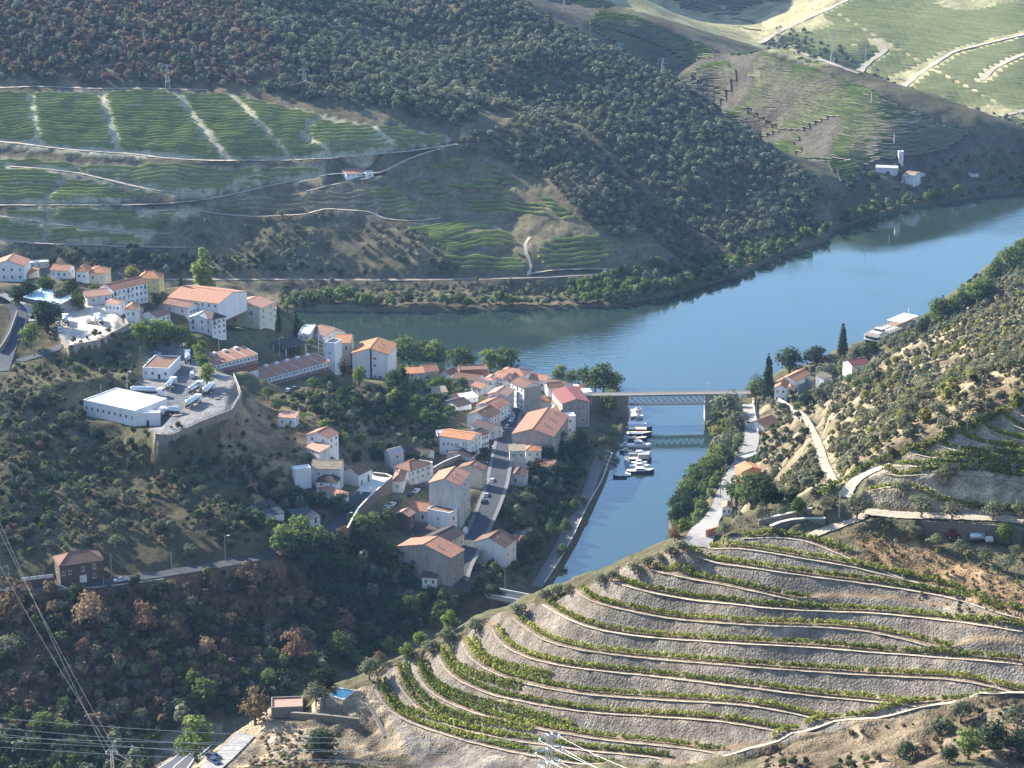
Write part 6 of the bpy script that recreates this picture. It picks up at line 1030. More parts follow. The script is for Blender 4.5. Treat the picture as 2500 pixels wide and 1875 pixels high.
# ---------------------------------------------------------------- vine rows of the foreground, each a row of its own
ORD = ['top', 'second', 'third', 'fourth', 'fifth', 'sixth', 'seventh', 'eighth', 'ninth', 'tenth', 'eleventh', 'twelfth', 'thirteenth', 'lowest']
def vine_row(w3, label, off, seed, hgt=1.6, wid=.48, dens=38, matn='leaf_vine', group='vine rows of the foreground terraces', t0=0.0, t1=1.0):
    q = smooth_poly(w3, .8); n = len(q); q = q[int(n * t0):max(int(n * t1), int(n * t0) + 3)]
    d = np.gradient(q[:, :2], axis=0); d /= np.hypot(d[:, 0], d[:, 1])[:, None]; nrm = np.stack([-d[:, 1], d[:, 0]], 1)
    c = q[:, :2] + nrm * off; g = np.random.default_rng(seed); L_ = .8 * len(c); N_ = int(L_ * dens); i = g.random(N_) * (len(c) - 1); a = i.astype(int); f = (i - a)[:, None]
    gap = np.sin(i * .9 + seed) * np.sin(i * .37 + seed * 2); keep = gap > -.82
    xy = c[a] * (1 - f) + c[np.minimum(a + 1, len(c) - 1)] * f; nn = nrm[a]
    th = g.random(N_) * 6.28; r = .55 + .45 * g.random(N_); hh = hgt * (.86 + .22 * np.sin(i * 1.9 + seed) * np.sin(i * .63))
    xy = xy + nn * (np.cos(th) * r * wid)[:, None]; z = grid_at(GZ, xy[:, 0], xy[:, 1]) + .35 + (hh - .35) * (.5 + .5 * np.sin(th) * r)
    C_ = np.c_[xy, z][keep]; m_ = len(C_)
    out = np.c_[nn * np.cos(th)[:, None], np.sin(th)][keep] * .7 + g.normal(size=(m_, 3)) * .6; out /= np.linalg.norm(out, axis=1)[:, None]
    aa = np.cross(out, g.normal(size=(m_, 3))); aa /= np.linalg.norm(aa, axis=1)[:, None]; bb = np.cross(out, aa); s = (.15 + .17 * g.random(m_))[:, None]
    V = np.stack([C_ - aa * s, C_ - bb * s, C_ + aa * s, C_ + bb * s], 1).reshape(-1, 3); T = np.clip(.45 + .25 * g.normal(size=m_) + .25 * np.sin(i[keep] * .05 + seed), 0, 1)
    o = link('vine_row', set_mesh('vine_row', V, np.arange(m_ * 4).reshape(-1, 4), [matn], tint=np.repeat(T, 4))); return tag(o, label, 'vine row', group)
for k, w3 in enumerate(TLW):
    w3 = w3 if w3[0][0] < w3[-1][0] else w3[::-1]
    vine_row(w3, ORD[k] + ' row of green vines down the foreground terraces', 1.35, 200 + k, t1=.62 if k == 0 else 1.0)
    if k >= 9: vine_row(w3, 'inner half row of vines behind the ' + ORD[k] + ' foreground terrace row', 2.9, 300 + k, hgt=1.6, t0=0.0, t1=.35 if k < 11 else .6, matn='leaf_vine')
d3 = smooth_poly(np.array(DIAG), 2.0); vine_row(d3, 'row of vines beside the slanting path at the foot of the terraces', 1.7, 340, hgt=1.6, t0=.18, t1=.9)
for k, w3 in enumerate(ULW):
    w3 = w3 if w3[0][0] < w3[-1][0] else w3[::-1]
    vine_row(w3, ORD[len(ULW) - 1 - k] + ' row of yellow-green vines on the upper right knoll', 1.1, 360 + k, hgt=1.45, wid=.42, dens=30, matn='leaf_vine', group='vine rows of the upper right knoll')
hd = np.array([landD(u, v) for u, v in smooth_poly(c5((935,412),(1010,370),(1120,300),(1240,245),(1400,190),(1540,150),(1640,100),(1760,45),(1896,-15)), 10)])
hd[:, 0] *= 1; vine_row(hd * [1, 1, 1], 'dark hedge of vines along the crest above the olive slope', .3, 399, hgt=1.7, dens=36, matn='leaf_vine', group='vine rows of the upper right knoll')
# ---------------------------------------------------------------- walls, bridges, vehicles, boats, poles
def wall_run(label, pts3, hgt, thick, m, name='retaining_wall', cat='wall', drop=2.0, coping=None):
    q = np.array(pts3, float); e = empty(name, tuple(q.mean(0))); tag(e, label, cat); c = q - q.mean(0); mb, cp = MB(), MB()
    for a in range(len(c) - 1):
        p, r = Vector(c[a]), Vector(c[a + 1]); d = (r - p); d.z = 0; d.normalize(); nn = Vector((-d.y, d.x, 0)) * thick / 2
        def quad(M_, lo0, hi0, lo1, hi1, w_):
            n2 = nn * w_; V = [p - n2 + Vector((0,0,lo0)), p + n2 + Vector((0,0,lo0)), p + n2 + Vector((0,0,hi0)), p - n2 + Vector((0,0,hi0)), r - n2 + Vector((0,0,lo1)), r + n2 + Vector((0,0,lo1)), r + n2 + Vector((0,0,hi1)), r - n2 + Vector((0,0,hi1))]
            M_.add(V, [(0,1,2,3),(7,6,5,4),(0,4,5,1),(1,5,6,2),(2,6,7,3),(3,7,4,0)])
        quad(mb, -drop, hgt, -drop, hgt, 1)
        if coping: quad(cp, hgt + .003, hgt + .18, hgt + .003, hgt + .18, 1.35)
    mb.build('wall', m, e)
    if coping: cp.build('coping', coping, e)
    return e, q
yard_edge = [np.append(np.array(PAD_YARD[i]), 60.0) for i in (0, 11, 10, 9, 8, 7)]
e, q = wall_run('tall concrete block wall holding up the truck yard', yard_edge, .25, .6, 'blockwork', drop=11)
post = MB().box(-.12, .12, -.12, .12, 0, 1.15).mesh('railing_post', ['rail_white'])
fe = empty('railing', tuple(q.mean(0))); tag(fe, 'white post railing along the rim of the truck yard', 'railing'); c = smooth_poly(q, 3.0) - q.mean(0)
for p in c: ob = link('railing_post', post, fe); ob.location = (p[0], p[1], .25)
rb = MB()
for a in range(len(c) - 1):
    for z in (.75, 1.2): rb.bar((c[a][0], c[a][1], z), (c[a + 1][0], c[a + 1][1], z), .06)
rb.build('rail', 'rail_white', fe)
lot = [np.append(np.array(PAD_LOT[i]), 72.0) for i in (0, 6, 5, 4, 3)]
wall_run('stained wall below the dusty truck lot on the hill', lot, .4, .5, 'blockwork', drop=8)
def wall_px(label, c_, pts_, lift, hgt, thick, m, **k):
    p = [np.array(land(*px(c_, w))) for w in pts_]; p = smooth_poly(np.array(p), 4.0); p[:, 2] += lift; return wall_run(label, p, hgt, thick, m, **k)
pz = zat(*land(*px('g', (1250, 1150)))[:2])
wall_run('long stone wall with a white coping round the church square', [at_z(*px('g', w), pz + 1.2) for w in ((1040,1600),(1110,1470),(1190,1330),(1340,1170),(1500,1030),(1640,900),(1560,870),(1390,850))], 0, .5, 'dry_stone', drop=6.5, coping='stone_coping')
sq = [at_z(*px('g', w), pz + .15) for w in ((1215,1040),(1355,850),(1395,855),(1630,900),(1340,1160),(1290,1195),(1110,1160))]; kind(link('church_square', set_mesh('church_square', sq, [tuple(range(len(sq)))], ['pale_paving'])), 'structure')
wall_px('river wall along the shaded promenade', 'D', [(1322,980),(1312,1005),(1302,1036),(1268,1095),(1238,1160),(1208,1213),(1176,1260)], -.1, .5, .35, 'blockwork', drop=5, name='river_wall', coping='stone_coping')
wall_px('long garden wall of blocks above the side street', 'h', [(870,520),(1010,440),(1150,380),(1350,315)], 0, 2.2, .4, 'blockwork', coping='stone_coping', name='garden_wall')
wall_px('pale wall between the riverside road and the quay yard', 'm', [(95,1060),(110,1200),(135,1330),(160,1480)], 0, 1.8, .5, 'cream_plaster', name='garden_wall')
wall_px('curved pale wall under the quay garden', 'm', [(420,1080),(520,1130),(640,1240),(720,1330)], 0, 2.6, .6, 'cream_plaster', drop=3, name='garden_wall')
wall_px('low orange wall at the end of the riverside road', 'l', [(520,1440),(620,1400),(740,1370)], 0, 2.2, .5, 'orange_plaster', name='garden_wall')
wall_px('upper dry stone wall under the olive trees', 'l', [(1300,1250),(1450,1220),(1700,1150),(1880,1120),(2100,1075)], -.2, 1.6, .7, 'dry_stone', name='dry_stone_wall', coping='stone_coping')
wall_px('lower dry stone wall behind the top vine terrace', 'l', [(1480,1340),(1640,1250),(1850,1200),(2050,1215),(2300,1225)], -.2, 1.6, .7, 'dry_stone', name='dry_stone_wall', coping='stone_coping')
wall_run('tall dark wall below the pale lane with vehicles in its shade', CUTS[0][0] - np.array((0, .2, 0)), -.1, .8, 'dry_stone', name='dry_stone_wall', drop=5.5)
wall_px('rough stone wall at the foot of the left terraces', 'q4', [(755,1105),(735,1040),(690,960),(650,900)], -1.5, 1.7, .9, 'dry_stone', name='dry_stone_wall')
wall_px('broad dry stone face under the pool garden', 's', [(670,555),(800,560),(950,575),(1100,590),(1200,605)], -1.0, 2.8, .8, 'dry_stone', name='dry_stone_wall')
wall_px('low wall along the left roadside in shade', 'n', [(290,780),(700,775),(1000,765),(1400,735),(1800,690),(2212,630)], -.2, .5, .4, 'stone_coping', name='road_wall')
wall_px('shaded retaining wall left of the steep lane', 'a', [(235,900),(200,1010),(130,1200),(60,1330),(0,1400)], -.5, 3.2, .5, 'blockwork', drop=3)
# pool and its deck
e = empty('swimming_pool', tuple(pc)); tag(e, 'small turquoise swimming pool with a pale stone deck', 'pool'); off = [a - np.array(pc) for a in A_]; cc = sum(off) / 4
def shrink(k): return [tuple(cc + (o_ - cc) * k) for o_ in off]
dk = MB(); o1, o2 = shrink(1.0), shrink(.72); V = [(x, y, .0) for x, y, z in o1] + [(x, y, .0) for x, y, z in o2] + [(x, y, -1.2) for x, y, z in o1] + [(x, y, -.4) for x, y, z in o2]
dk.add(V, [(i, (i + 1) % 4, 4 + (i + 1) % 4, 4 + i) for i in range(4)] + [(8 + i, 8 + (i + 1) % 4, (i + 1) % 4, i) for i in range(4)] + [(4 + i, 4 + (i + 1) % 4, 12 + (i + 1) % 4, 12 + i) for i in range(4)]); dk.build('deck', 'stone_coping', e)
link('water_surface', set_mesh('water_surface', [(x, y, -.15) for x, y, z in o2], [(0,1,2,3)], ['pool_water']), e)
pg = land(*px('s', (895, 465))); e = empty('pergola', pg); tag(e, 'small dark pergola frame beside the pool', 'pergola')
for x in (-1, 1):
    for y in (-.8, .8): link('leg', MB().box(x - .1, x + .1, y - .1, y + .1, -.3, 2.3).mesh('leg', ['dark_metal']), e)
MB().box(-1.3, 1.3, -.95, -.7, 2.3, 2.45).box(-1.3, 1.3, .7, .95, 2.3, 2.45).box(-.9, -.7, -1, 1, 2.45, 2.55).box(.7, .9, -1, 1, 2.45, 2.55).build('top_beam', 'dark_metal', e)
# railway bridge
ZD = 13.4
def bp(u, z=ZD): return np.array(at_z(u, 962.5 - (u - 1440) * .014, z))
L0, P1, P2, R1 = bp(1425), bp(1534), bp(1722), bp(1832)
rb_ = empty('railway_bridge', tuple((P1 + P2) / 2 * [1, 1, 0])); tag(rb_, 'lattice girder railway bridge over the mouth of the small river', 'bridge'); o0 = (P1 + P2) / 2 * np.array([1, 1, 0])
ax = (P2 - P1)[:2]; SPAN = float(np.hypot(*ax)); ax /= SPAN; ay = np.array((-ax[1], ax[0])); rb_.rotation_euler = (0, 0, math.atan2(ax[1], ax[0])); hw = SPAN / 2
def lx(p): return float((p[:2] - o0[:2]) @ ax)
x0, x1 = lx(L0), lx(R1)
MB().box(x0, x1, -2.3, 2.3, ZD - .35, ZD).build('deck', 'ballast', rb_); MB().box(x0, x1, -2.45, -2.3, ZD - .3, ZD + .12).box(x0, x1, 2.3, 2.45, ZD - .3, ZD + .12).build('edge_beam', 'galvanised', rb_)
kr = MB()
for y in (-2.4, 2.4):
    for x in np.arange(x0, x1, 2.5): kr.bar((x, y, ZD + .3), (x, y, ZD + 1.3), .04)
    kr.bar((x0, y, ZD + 1.3), (x1, y, ZD + 1.3), .05); kr.bar((x0, y, ZD + .8), (x1, y, ZD + .8), .03)
MB().box(-hw, hw, -1.6, 1.6, ZD - 5.0, ZD - 4.85).build('shade_floor', 'truss_steel', rb_); kr.build('handrail', 'galvanised', rb_); TB = ZD - 5.2  # dark sheet added across the bottom to suggest shade inside the girder
bar = {}
for y in (-1.9, 1.9):
    MB().box(-hw, hw, y - .2, y + .2, ZD - .75, ZD - .37).build('top_chord', 'truss_steel', rb_); MB().box(-hw, hw, y - .2, y + .2, TB, TB + .38).build('bottom_chord', 'truss_steel', rb_)
    npan = 13; w_ = SPAN / npan; z0, z1 = TB + .3, ZD - .7
    me1 = MB().bar((0, 0, z0), (1.6 * w_, 0, z1), .17).mesh('lattice_bar', ['galvanised']); me2 = MB().bar((0, .12, z1), (1.6 * w_, .12, z0), .17).mesh('lattice_bar', ['steel_grey'])
    for i in range(npan):
        for me_ in (me1, me2): ob = link('lattice_bar', me_, rb_); ob.location = (-hw + i * w_, y, 0)
    for x in (-hw, hw): MB().box(x - .25, x + .25, y - .25, y + .25, TB, ZD - .4).build('end_post', 'galvanised', rb_)
MB().box(x0 - 6, -hw - .4, -2.6, 2.6, -6, ZD - .46).build('abutment', 'dry_stone', rb_); MB().box(hw - .2, hw + 5.2, -2.6, 2.6, -6, ZD - .46).build('pier', 'blockwork', rb_); MB().box(hw + 5.2, x1 - 6, -2.2, 2.2, -6, ZD - .46).build('abutment', 'dry_stone', rb_)
e = empty('signal_mast', tuple(bp(1726, ZD))); tag(e, 'thin signal mast at the right pier of the lattice bridge', 'mast'); MB().bar((0, -1.8, 0), (0, -1.8, 4.6), .12).build('pole', 'galvanised', e); MB().box(-.3, .3, -2.0, -1.6, 4.4, 5.3).build('signal_head', 'rail_white', e)
# road bridge at the head of the small river
ra_, rb2 = np.array(at_z(1178, 1443, 8.5)), np.array(at_z(1330, 1472, 8.5)); e = empty('road_bridge', tuple((ra_ + rb2) / 2)); tag(e, 'low road bridge with a pale parapet over the dark ravine', 'bridge'); d = rb2 - ra_; LL = float(np.hypot(d[0], d[1])); e.rotation_euler = (0, 0, math.atan2(d[1], d[0]))
MB().box(-LL / 2, LL / 2, -3, 3, -.7, 0).build('deck', 'asphalt', e)
for y in (-3.2, 3.2): MB().box(-LL / 2, LL / 2, y - .22, y + .22, -1.0, .9).build('parapet', 'stone_coping', e)
for x in (-LL * .3, LL * .2): MB().box(x - 1, x + 1, -3, 3, -10, -.7).build('pier', 'dry_stone', e)
# ---- vehicles
def car_mesh(paint, L_=4.1, W_=1.75, van=False):
    prof = [(-.5,.32),(-.5,.62),(-.46,.80),(-.22,.84),(-.10,1.0),(.5,.95),(.5,.40),(.42,.30)] if not van else [(-.5,.32),(-.5,.85),(-.40,1.1),(-.30,1.2),(-.2,1.3),(.5,1.3),(.5,.40),(.42,.30)]
    hs = W_ / 2; ring = lambda y, k: [(x * L_, y, z) for x, z in prof]
    mb = MB(); mb.loft([ring(-hs, 1), ring(hs, 1)])
    return mb
CARS = {}
def car_parts(paint, van=False, truck=False):
    if (paint, van, truck) in CARS: return CARS[(paint, van, truck)]
    H_ = 2.35 if van else 1.42; L_ = 5.2 if van else 4.2; hs = .95 if van else .86; b = MB()
    def ring(w, pts_): return [(x, w * k, z) for x, z, k in pts_]
    if van: low = [(-2.6,.35),(-2.6,1.0),(-2.2,1.25),(2.6,1.3),(2.6,.35)]; cab = [(-2.1,1.25),(-1.5,2.25),(2.5,2.35),(2.55,1.3)]
    else: low = [(-2.1,.30),(-2.1,.68),(-1.95,.82),(-1.0,.92),(2.0,.92),(2.1,.72),(2.1,.30)]; cab = [(-1.05,.92),(-.45,1.36),(.95,1.40),(1.85,.94)]
    b.loft([[(x, -hs, z) for x, z in low], [(x, hs, z) for x, z in low]])
    b.loft([[(x, -hs * (.93 if i in (0, 3) else .78), z) for i, (x, z) in enumerate(cab)], [(x, hs * (.93 if i in (0, 3) else .78), z) for i, (x, z) in enumerate(cab)]])
    g = MB(); (ax_, az), (bx, bz), (cx, cz), (dx_, dz_) = cab; t_ = .012
    def pane(p, q, r, s): g.add([p, q, r, s], [(0,1,2,3)])
    f1, f2 = hs * .93, hs * .78
    pane((ax_ + .05 - .02, -f1 * .9, az + .03), (ax_ + .05 - .02, f1 * .9, az + .03), (bx - .05, f2 * .9, bz - .02), (bx - .05, -f2 * .9, bz - .02))
    if not van: pane((cx + .05, -f2 * .9, cz - .03), (cx + .05, f2 * .9, cz - .03), (dx_ + .0, f1 * .9, dz_ + .05), (dx_ + .0, -f1 * .9, dz_ + .05))
    xe = (dx_ - .2) if not van else -.6
    for s in (-1, 1): pane((ax_ + .25, s * (f1 + t_) , az + .05), (xe, s * (f1 + t_), dz_ + .05), (min(cx, xe) - .05, s * (f2 + .03), cz - .08), (bx + .1, s * (f2 + .03), bz - .08))
    wh = MB(); wh.loft([[(.32 * math.cos(a), y, .32 * math.sin(a)) for a in np.linspace(0, 6.283, 12, endpoint=False)] for y in (-.11, .11)], 0); wh.loft([[(.18 * math.cos(a), y, .18 * math.sin(a)) for a in np.linspace(0, 6.283, 8, endpoint=False)] for y in (-.12, .12)], 1)
    hl = MB().box(-.05, .03, -.16, .16, -.07, .07)
    r = (b.mesh('body', ['paint_' + paint]), g.mesh('windscreen', ['window_glass']), wh.mesh('wheel', ['tyre', 'galvanised']), hl.mesh('headlight', ['rail_white']), L_, hs)
    CARS[(paint, van, truck)] = r; return r
def heading(c_, a, b): p, q = land(*px(c_, a)), land(*px(c_, b)); return math.atan2(q[1] - p[1], q[0] - p[0])
def car(c_, a, b, paint, label, van=False, group=None, name=None, lift=.05):
    p = land(*px(c_, a)); h = heading(c_, a, b) + math.pi; bd, gl, wh, hl, L_, hs = car_parts(paint, van)
    e = empty(name or ('van' if van else 'parked_car'), (p[0], p[1], p[2] + lift), h); tag(e, label, 'van' if van else 'car', group)
    link('body', bd, e); link('windscreen', gl, e); fx = L_ * .31
    for x in (-fx, fx):
        for s in (-1, 1): ob = link('wheel', wh, e); ob.location = (x, s * (hs - .08), .32)
    for s in (-1, 1): ob = link('headlight', hl, e); ob.location = (-L_ / 2, s * hs * .65, .66 if not van else .8)
    return e
SG = 'cars parked along the village street'
ST = [((735,885),'white','white car first in the line at the top of the street'),((765,930),'white','second white car in the line at the top of the street'),((775,968),'silver','silver car third from the top of the street'),((750,1012),'white','white car fourth from the top of the street'),((725,1062),'white','white car fifth from the top of the street beside the tall row'),((682,1135),'white','white car at the foot of the long row of facades'),((658,1180),'silver','silver car close behind the white one by the long row'),((600,1232),'white','white car opposite the largest house on the street'),((560,1292),'silver','silver car opposite the stained gable'),((518,1345),'black','black car in the shade by the lettered house side street'),((585,1392),'grey','grey car standing out from the parked line in the street'),((452,1492),'white','white car just above the zebra crossing'),((428,1600),'dark_blue','dark blue car nearest the zebra crossing')]
for a, pt, lb in ST: car('f', a, (a[0] + 45, a[1] - 100), pt, lb, group=SG)
for a, pt, lb, vn in [((1665,640),'white','white car driving over the sunlit strip of street',0),((1592,838),'silver','silver car below the sunlit strip beside the beige facade',0),((1552,925),'black','black car beside the lower street facade',0),((1462,1085),'grey','grey car alone at the kerb of the lower street',0),((1372,1218),'dark_blue','dark blue car by the foot of the streaked gable house',0),((1306,1345),'white','white van parked in the lower street',1),((1266,1418),'black','black car just below the white van',0)]: car('h', a, (a[0] + 45, a[1] - 95), pt, lb, bool(vn), group=SG)
car('i', (1158,795), (1205,700), 'white', 'white pickup at the bottom of the lower street', True, SG); car('i', (1128,868), (1160,800), 'white', 'white car last in line beside the huge end gable', False, SG)
for a, b, pt, lb in [((645,782),(760,690),'white','white car in the side street below the church wall'),((575,832),(645,782),'black','black car at the corner of the side street'),((720,735),(790,680),'dark_blue','dark car in the side street before the cream facade'),((770,700),(850,640),'grey','grey car at the upper end of the side street'),((240,1005),(330,960),'pale_blue','pale blue car under the church wall'),((320,965),(400,920),'white','white car next to the pale blue one under the church wall'),((395,930),(460,890),'black','black car in the shade at the foot of the church wall')]: car('h', a, b, pt, lb, group='cars parked below the church wall')
car('n', (1615,660), (1400,690), 'white', 'white estate car on the shaded road near the brown house', name='car')
for a, pt, lb in [((350,1082),'silver','silver car in front of the lower terraced row'),((440,1055),'grey','grey car in front of the lower terraced row')]: car('d', a, (a[0] + 100, a[1] - 30), pt, lb)
for a, pt, lb in [((1012,672),'white','white car parked beside the tall narrow block'),((1015,752),'white','white car parked behind the garden trees near the apartment block')]: car('d', a, (a[0] + 8, a[1] - 60), pt, lb)
for a, b, pt, lb in [((790,1045),(760,1000),'white','white car at the left end of the dusty lot'),((805,1095),(770,1050),'white','white car nearest the gate of the dusty lot'),((1080,785),(980,775),'grey','dark grey car beside the white boat on the hilltop'),((770,1015),(740,980),'silver','silver car behind the two white ones in the dusty lot')]: car('a', a, b, pt, lb)
car('c', (1010,330), (1090,340), 'pale_blue', 'pale car parked behind the yard office'); car('c', (1455,610), (1460,540), 'silver', 'silver van parked by the yard trees', True)
car('t', (775,520), (840,560), 'dark_blue', 'dark blue car under the roadside tree at the bottom of the photo'); car('t', (770,475), (840,500), 'black', 'black car behind the blue one under the roadside tree'); car('m', (215,1090), (215,1050), 'grey', 'grey car at the foot of the tall cypress')
for i_, q_ in enumerate([(195,265),(225,255),(345,240),(375,235)]): car('e', q_, (q_[0] + 60, q_[1] - 20), 'white', ['leftmost', 'second', 'third', 'rightmost'][i_] + ' white car parked under the riverside trees beside the cream house', group='white cars under the riverside trees')
# tank trucks
def tanker(c_, a, b, label, L_=10.5, cab='white', lift=0.05):
    p = land(*px(c_, a)); h = heading(c_, a, b); e = empty('tank_truck', (p[0], p[1], p[2] + lift), h); e.scale = (1.1, 1.1, 1.1); tag(e, label, 'truck'); x0, x1 = -L_ / 2, L_ / 2 - 2.6
    n = 14; ell = lambda x, k: [(x, 1.2 * k * math.cos(t_), 2.25 + .95 * k * math.sin(t_)) for t_ in np.linspace(0, 6.283, n, endpoint=False)]
    MB().loft([ell(x0, .55), ell(x0 + .3, .95), ell(x0 + .5, 1), ell(x1 - .5, 1), ell(x1 - .3, .95), ell(x1, .55)]).build('tank', 'tank_steel', e, smooth=True)
    hb = MB(); [hb.lathe([(.32, 0), (.32, .22), (.1, .28)], (x, 0, 3.15), 8) for x in np.linspace(x0 + 1.5, x1 - 1.5, 3)]; hb.box(x0 + .6, x1 - .6, -.5, .5, 3.13, 3.2); hb.build('hatch', 'galvanised', e)
    MB().box(x0, L_ / 2 - 1.9, -.5, .5, .75, 1.25).build('chassis', 'dark_metal', e)
    cb = MB(); prof = [(x1 + .5, .6), (x1 + .5, 2.9), (L_ / 2 - .45, 2.95), (L_ / 2, 2.0), (L_ / 2, .6)]; cb.loft([[(x, -1.2, z) for x, z in prof], [(x, 1.2, z) for x, z in prof]]); cab_o = cb.build('cab', 'paint_' + cab, e)
    MB().add([(L_ / 2 - .40, -1.0, 2.8), (L_ / 2 - .40, 1.0, 2.8), (L_ / 2 + .02, 1.0, 2.02), (L_ / 2 + .02, -1.0, 2.02)], [(0,3,2,1)]).build('windscreen', 'window_glass', cab_o)
    wm = car_parts('white')[2]
    for x in (x0 + 1.2, x0 + 2.5, L_ / 2 - 1.4):
        for s in (-1, 1): ob = link('wheel', wm, e); ob.location = (x, s * 1.02, .48); ob.scale = (1.5, 1.8, 1.5)
    return e
tanker('c', (905,830), (1160,845), 'long steel tank trailer lying across behind the big white shed', 12.5); tanker('c', (1195,735), (1265,650), 'steel tank truck angled before the yard office', 10)
tanker('c', (1500,780), (1600,710), 'steel tank truck rearmost in the yard cluster', 9.5); tanker('c', (1660,800), (1740,730), 'steel tank truck at the right of the yard cluster', 9); tanker('c', (1470,950), (1610,860), 'steel tank truck nearest the yard railing', 10)
tanker('c', (1175,1075), (1110,1110), 'short white tank truck beside the big white shed', 7.5); tanker('c', (1400,400), (1390,250), 'silver tank truck parked along the yard trees', 10.5)
tanker('a', (885,990), (880,900), 'steel tank truck at the left of the dusty hilltop lot', 8); tanker('a', (1335,985), (1280,900), 'steel tank truck at the right of the dusty hilltop lot', 9); car('a', (1195,975), (1190,900), 'white', 'white box van between the two hilltop tank trucks', True)
# yard clutter: stacked pallets and crates along the railing, each pallet a thing
pal = MB(); [pal.box(-.6, .6, y - .07, y + .07, .0, .1) for y in (-.4, 0, .4)]; [pal.box(x - .06, x + .06, -.5, .5, .1, .13) for x in np.linspace(-.54, .54, 6)]; PAL = pal.mesh('pallet', ['wood_pole'])
for i, (x, y) in enumerate([(1260,1075),(1300,1080),(1345,1065),(1390,1055),(1240,1090),(1760,880),(1800,850),(1850,820),(1900,800),(1560,985)]):
    p = land(*px('c', (x, y)))
    for k_ in range(2 + i % 3): ob = link('pallet', PAL, None); ob.location = (p[0], p[1], p[2] + .05 + .135 * k_); ob.rotation_euler = (0, 0, i * .7); ob.scale = (1.6, 1.6, 1); tag(ob, ['lowest', 'second', 'third', 'topmost'][k_] + ' wooden pallet in the ' + ORD[i].replace('top', 'first').replace('lowest', 'last') + ' small stack inside the yard railing', 'pallet', 'pallets along the truck yard railing')
# red loader and white water bowser in the shade of the dark wall
p = land(*px('r', (535, 575))); e = empty('loader', (p[0], p[1], p[2] + .3), .2); tag(e, 'red loader standing in the shade below the pale lane', 'loader'); MB().box(-1.8, .8, -.8, .8, .5, 1.2).box(.8, 1.9, -.6, .6, .4, .9).build('body', 'paint_dark_red', e); MB().box(-.9, .3, -.65, .65, 1.2, 2.3).build('cab', 'paint_dark_red', e)  # red darkened so the paint itself carries the wall's shade
for x in (-1.2, .9):
    for s in (-1, 1): ob = link('wheel', car_parts('white')[2], e); ob.location = (x, s * .85, .5); ob.scale = (1.6, 2, 1.6)
p = land(*px('r', (785, 608))); e = empty('water_tank', (p[0], p[1], p[2] + .3), .1); tag(e, 'pale round water tank beside the dark wall', 'tank'); MB().loft([[(x, .9 * math.cos(t_), 1.2 + .9 * math.sin(t_)) for t_ in np.linspace(0, 6.283, 14, endpoint=False)] for x in (-1.8, 1.6)]).build('tank', 'galvanised', e, True); MB().box(-1.7, 1.5, -.7, .7, 0, .35).build('cradle', 'dark_metal', e)
p = land(*px('r', (905, 625))); e = empty('trailer', (p[0], p[1], p[2] + .3), .1); tag(e, 'small white trailer right of the pale water tank', 'trailer'); MB().box(-.8, .8, -.6, .6, .4, 1.4).build('body', 'paint_white', e)
for s in (-1, 1): ob = link('wheel', car_parts('white')[2], e); ob.location = (0, s * .65, .32)
# ---- boats
def boat(c_, a, L_, ang, label, hull='boat_white', cabin='boat_white', kind_='motor', lift=0.0, name='boat'):
    p = at_z(*px(c_, a), 0.0); e = empty(name, (p[0], p[1], 0), ang); e.scale = (1.12, 1.2, 1.25); tag(e, label, 'boat'); B_ = L_ * .16
    st = [(-.5, .86, 0), (-.3, 1, 0), (.1, 1, .05), (.35, .65, .18), (.5, .04, .35)]; fb = .55 + L_ * .035
    def ring(x, k, up, s): return [(x * L_, -B_ * k, fb + up * fb * 1.3), (x * L_, -B_ * k * .8, .05), (x * L_ * .97, -B_ * k * .3, -.35), (x * L_ * .97, B_ * k * .3, -.35), (x * L_, B_ * k * .8, .05), (x * L_, B_ * k, fb + up * fb * 1.3)]
    MB().loft([ring(*s_, 0) for s_ in st]).build('hull', hull, e)
    dk = MB(); V = [(x * L_ * .985, s * B_ * k * .93, fb + up * fb * 1.3 + .03) for x, k, up in st for s in (-1, 1)]; dk.add(V, [(2 * i, 2 * i + 2, 2 * i + 3, 2 * i + 1) for i in range(4)]); dk.build('deck', 'boat_cream' if hull != 'boat_white' else 'boat_white', e)
    if kind_ in ('motor', 'yacht'):
        h_ = fb + .9 + (.5 if kind_ == 'yacht' else 0); z0 = fb + .03
        cb = [(-.18, z0), (-.15, h_), (.10, h_), (.28, z0 + .1)]; MB().loft([[(x * L_, -B_ * .72, z) for x, z in cb], [(x * L_, B_ * .72, z) for x, z in cb]]).build('cabin', cabin, e)
        wz_ = (z0 + h_) / 2; MB().box(-.14 * L_, .12 * L_, -B_ * .74, B_ * .74, wz_ - .1, wz_ + .28).build('cabin_window', 'window_glass', e)
        if kind_ == 'yacht':
            MB().box(-.2 * L_, .04 * L_, -B_ * .6, B_ * .6, h_, h_ + .12).box(-.1 * L_, -.08 * L_, -B_ * .5, B_ * .5, h_ + .12, h_ + .9).build('flybridge', cabin, e)
    elif kind_ == 'canopy':
        MB().box(-.42 * L_, .28 * L_, -B_ * .85, B_ * .85, fb + 1.7, fb + 1.82).build('canopy', cabin, e)
        for x in (-.4, -.1, .25):
            for s in (-1, 1): MB().bar((x * L_, s * B_ * .78, fb), (x * L_, s * B_ * .78, fb + 1.7), .05).build('post', 'galvanised', e)
    elif kind_ == 'barge': MB().box(-.1 * L_, .4 * L_, -B_ * .8, B_ * .8, fb, fb + 1.7).build('cabin', cabin, e)
    elif kind_ == 'row': [MB().box(x * L_ - .15, x * L_ + .15, -B_ * .8, B_ * .8, fb - .1, fb + .06).build('thwart', 'deck_wood', e) for x in (-.25, .1)]
    return e
jax = np.array(at_z(*px('k', (530, 660)), 0)), np.array(at_z(*px('k', (575, 1370)), 0))
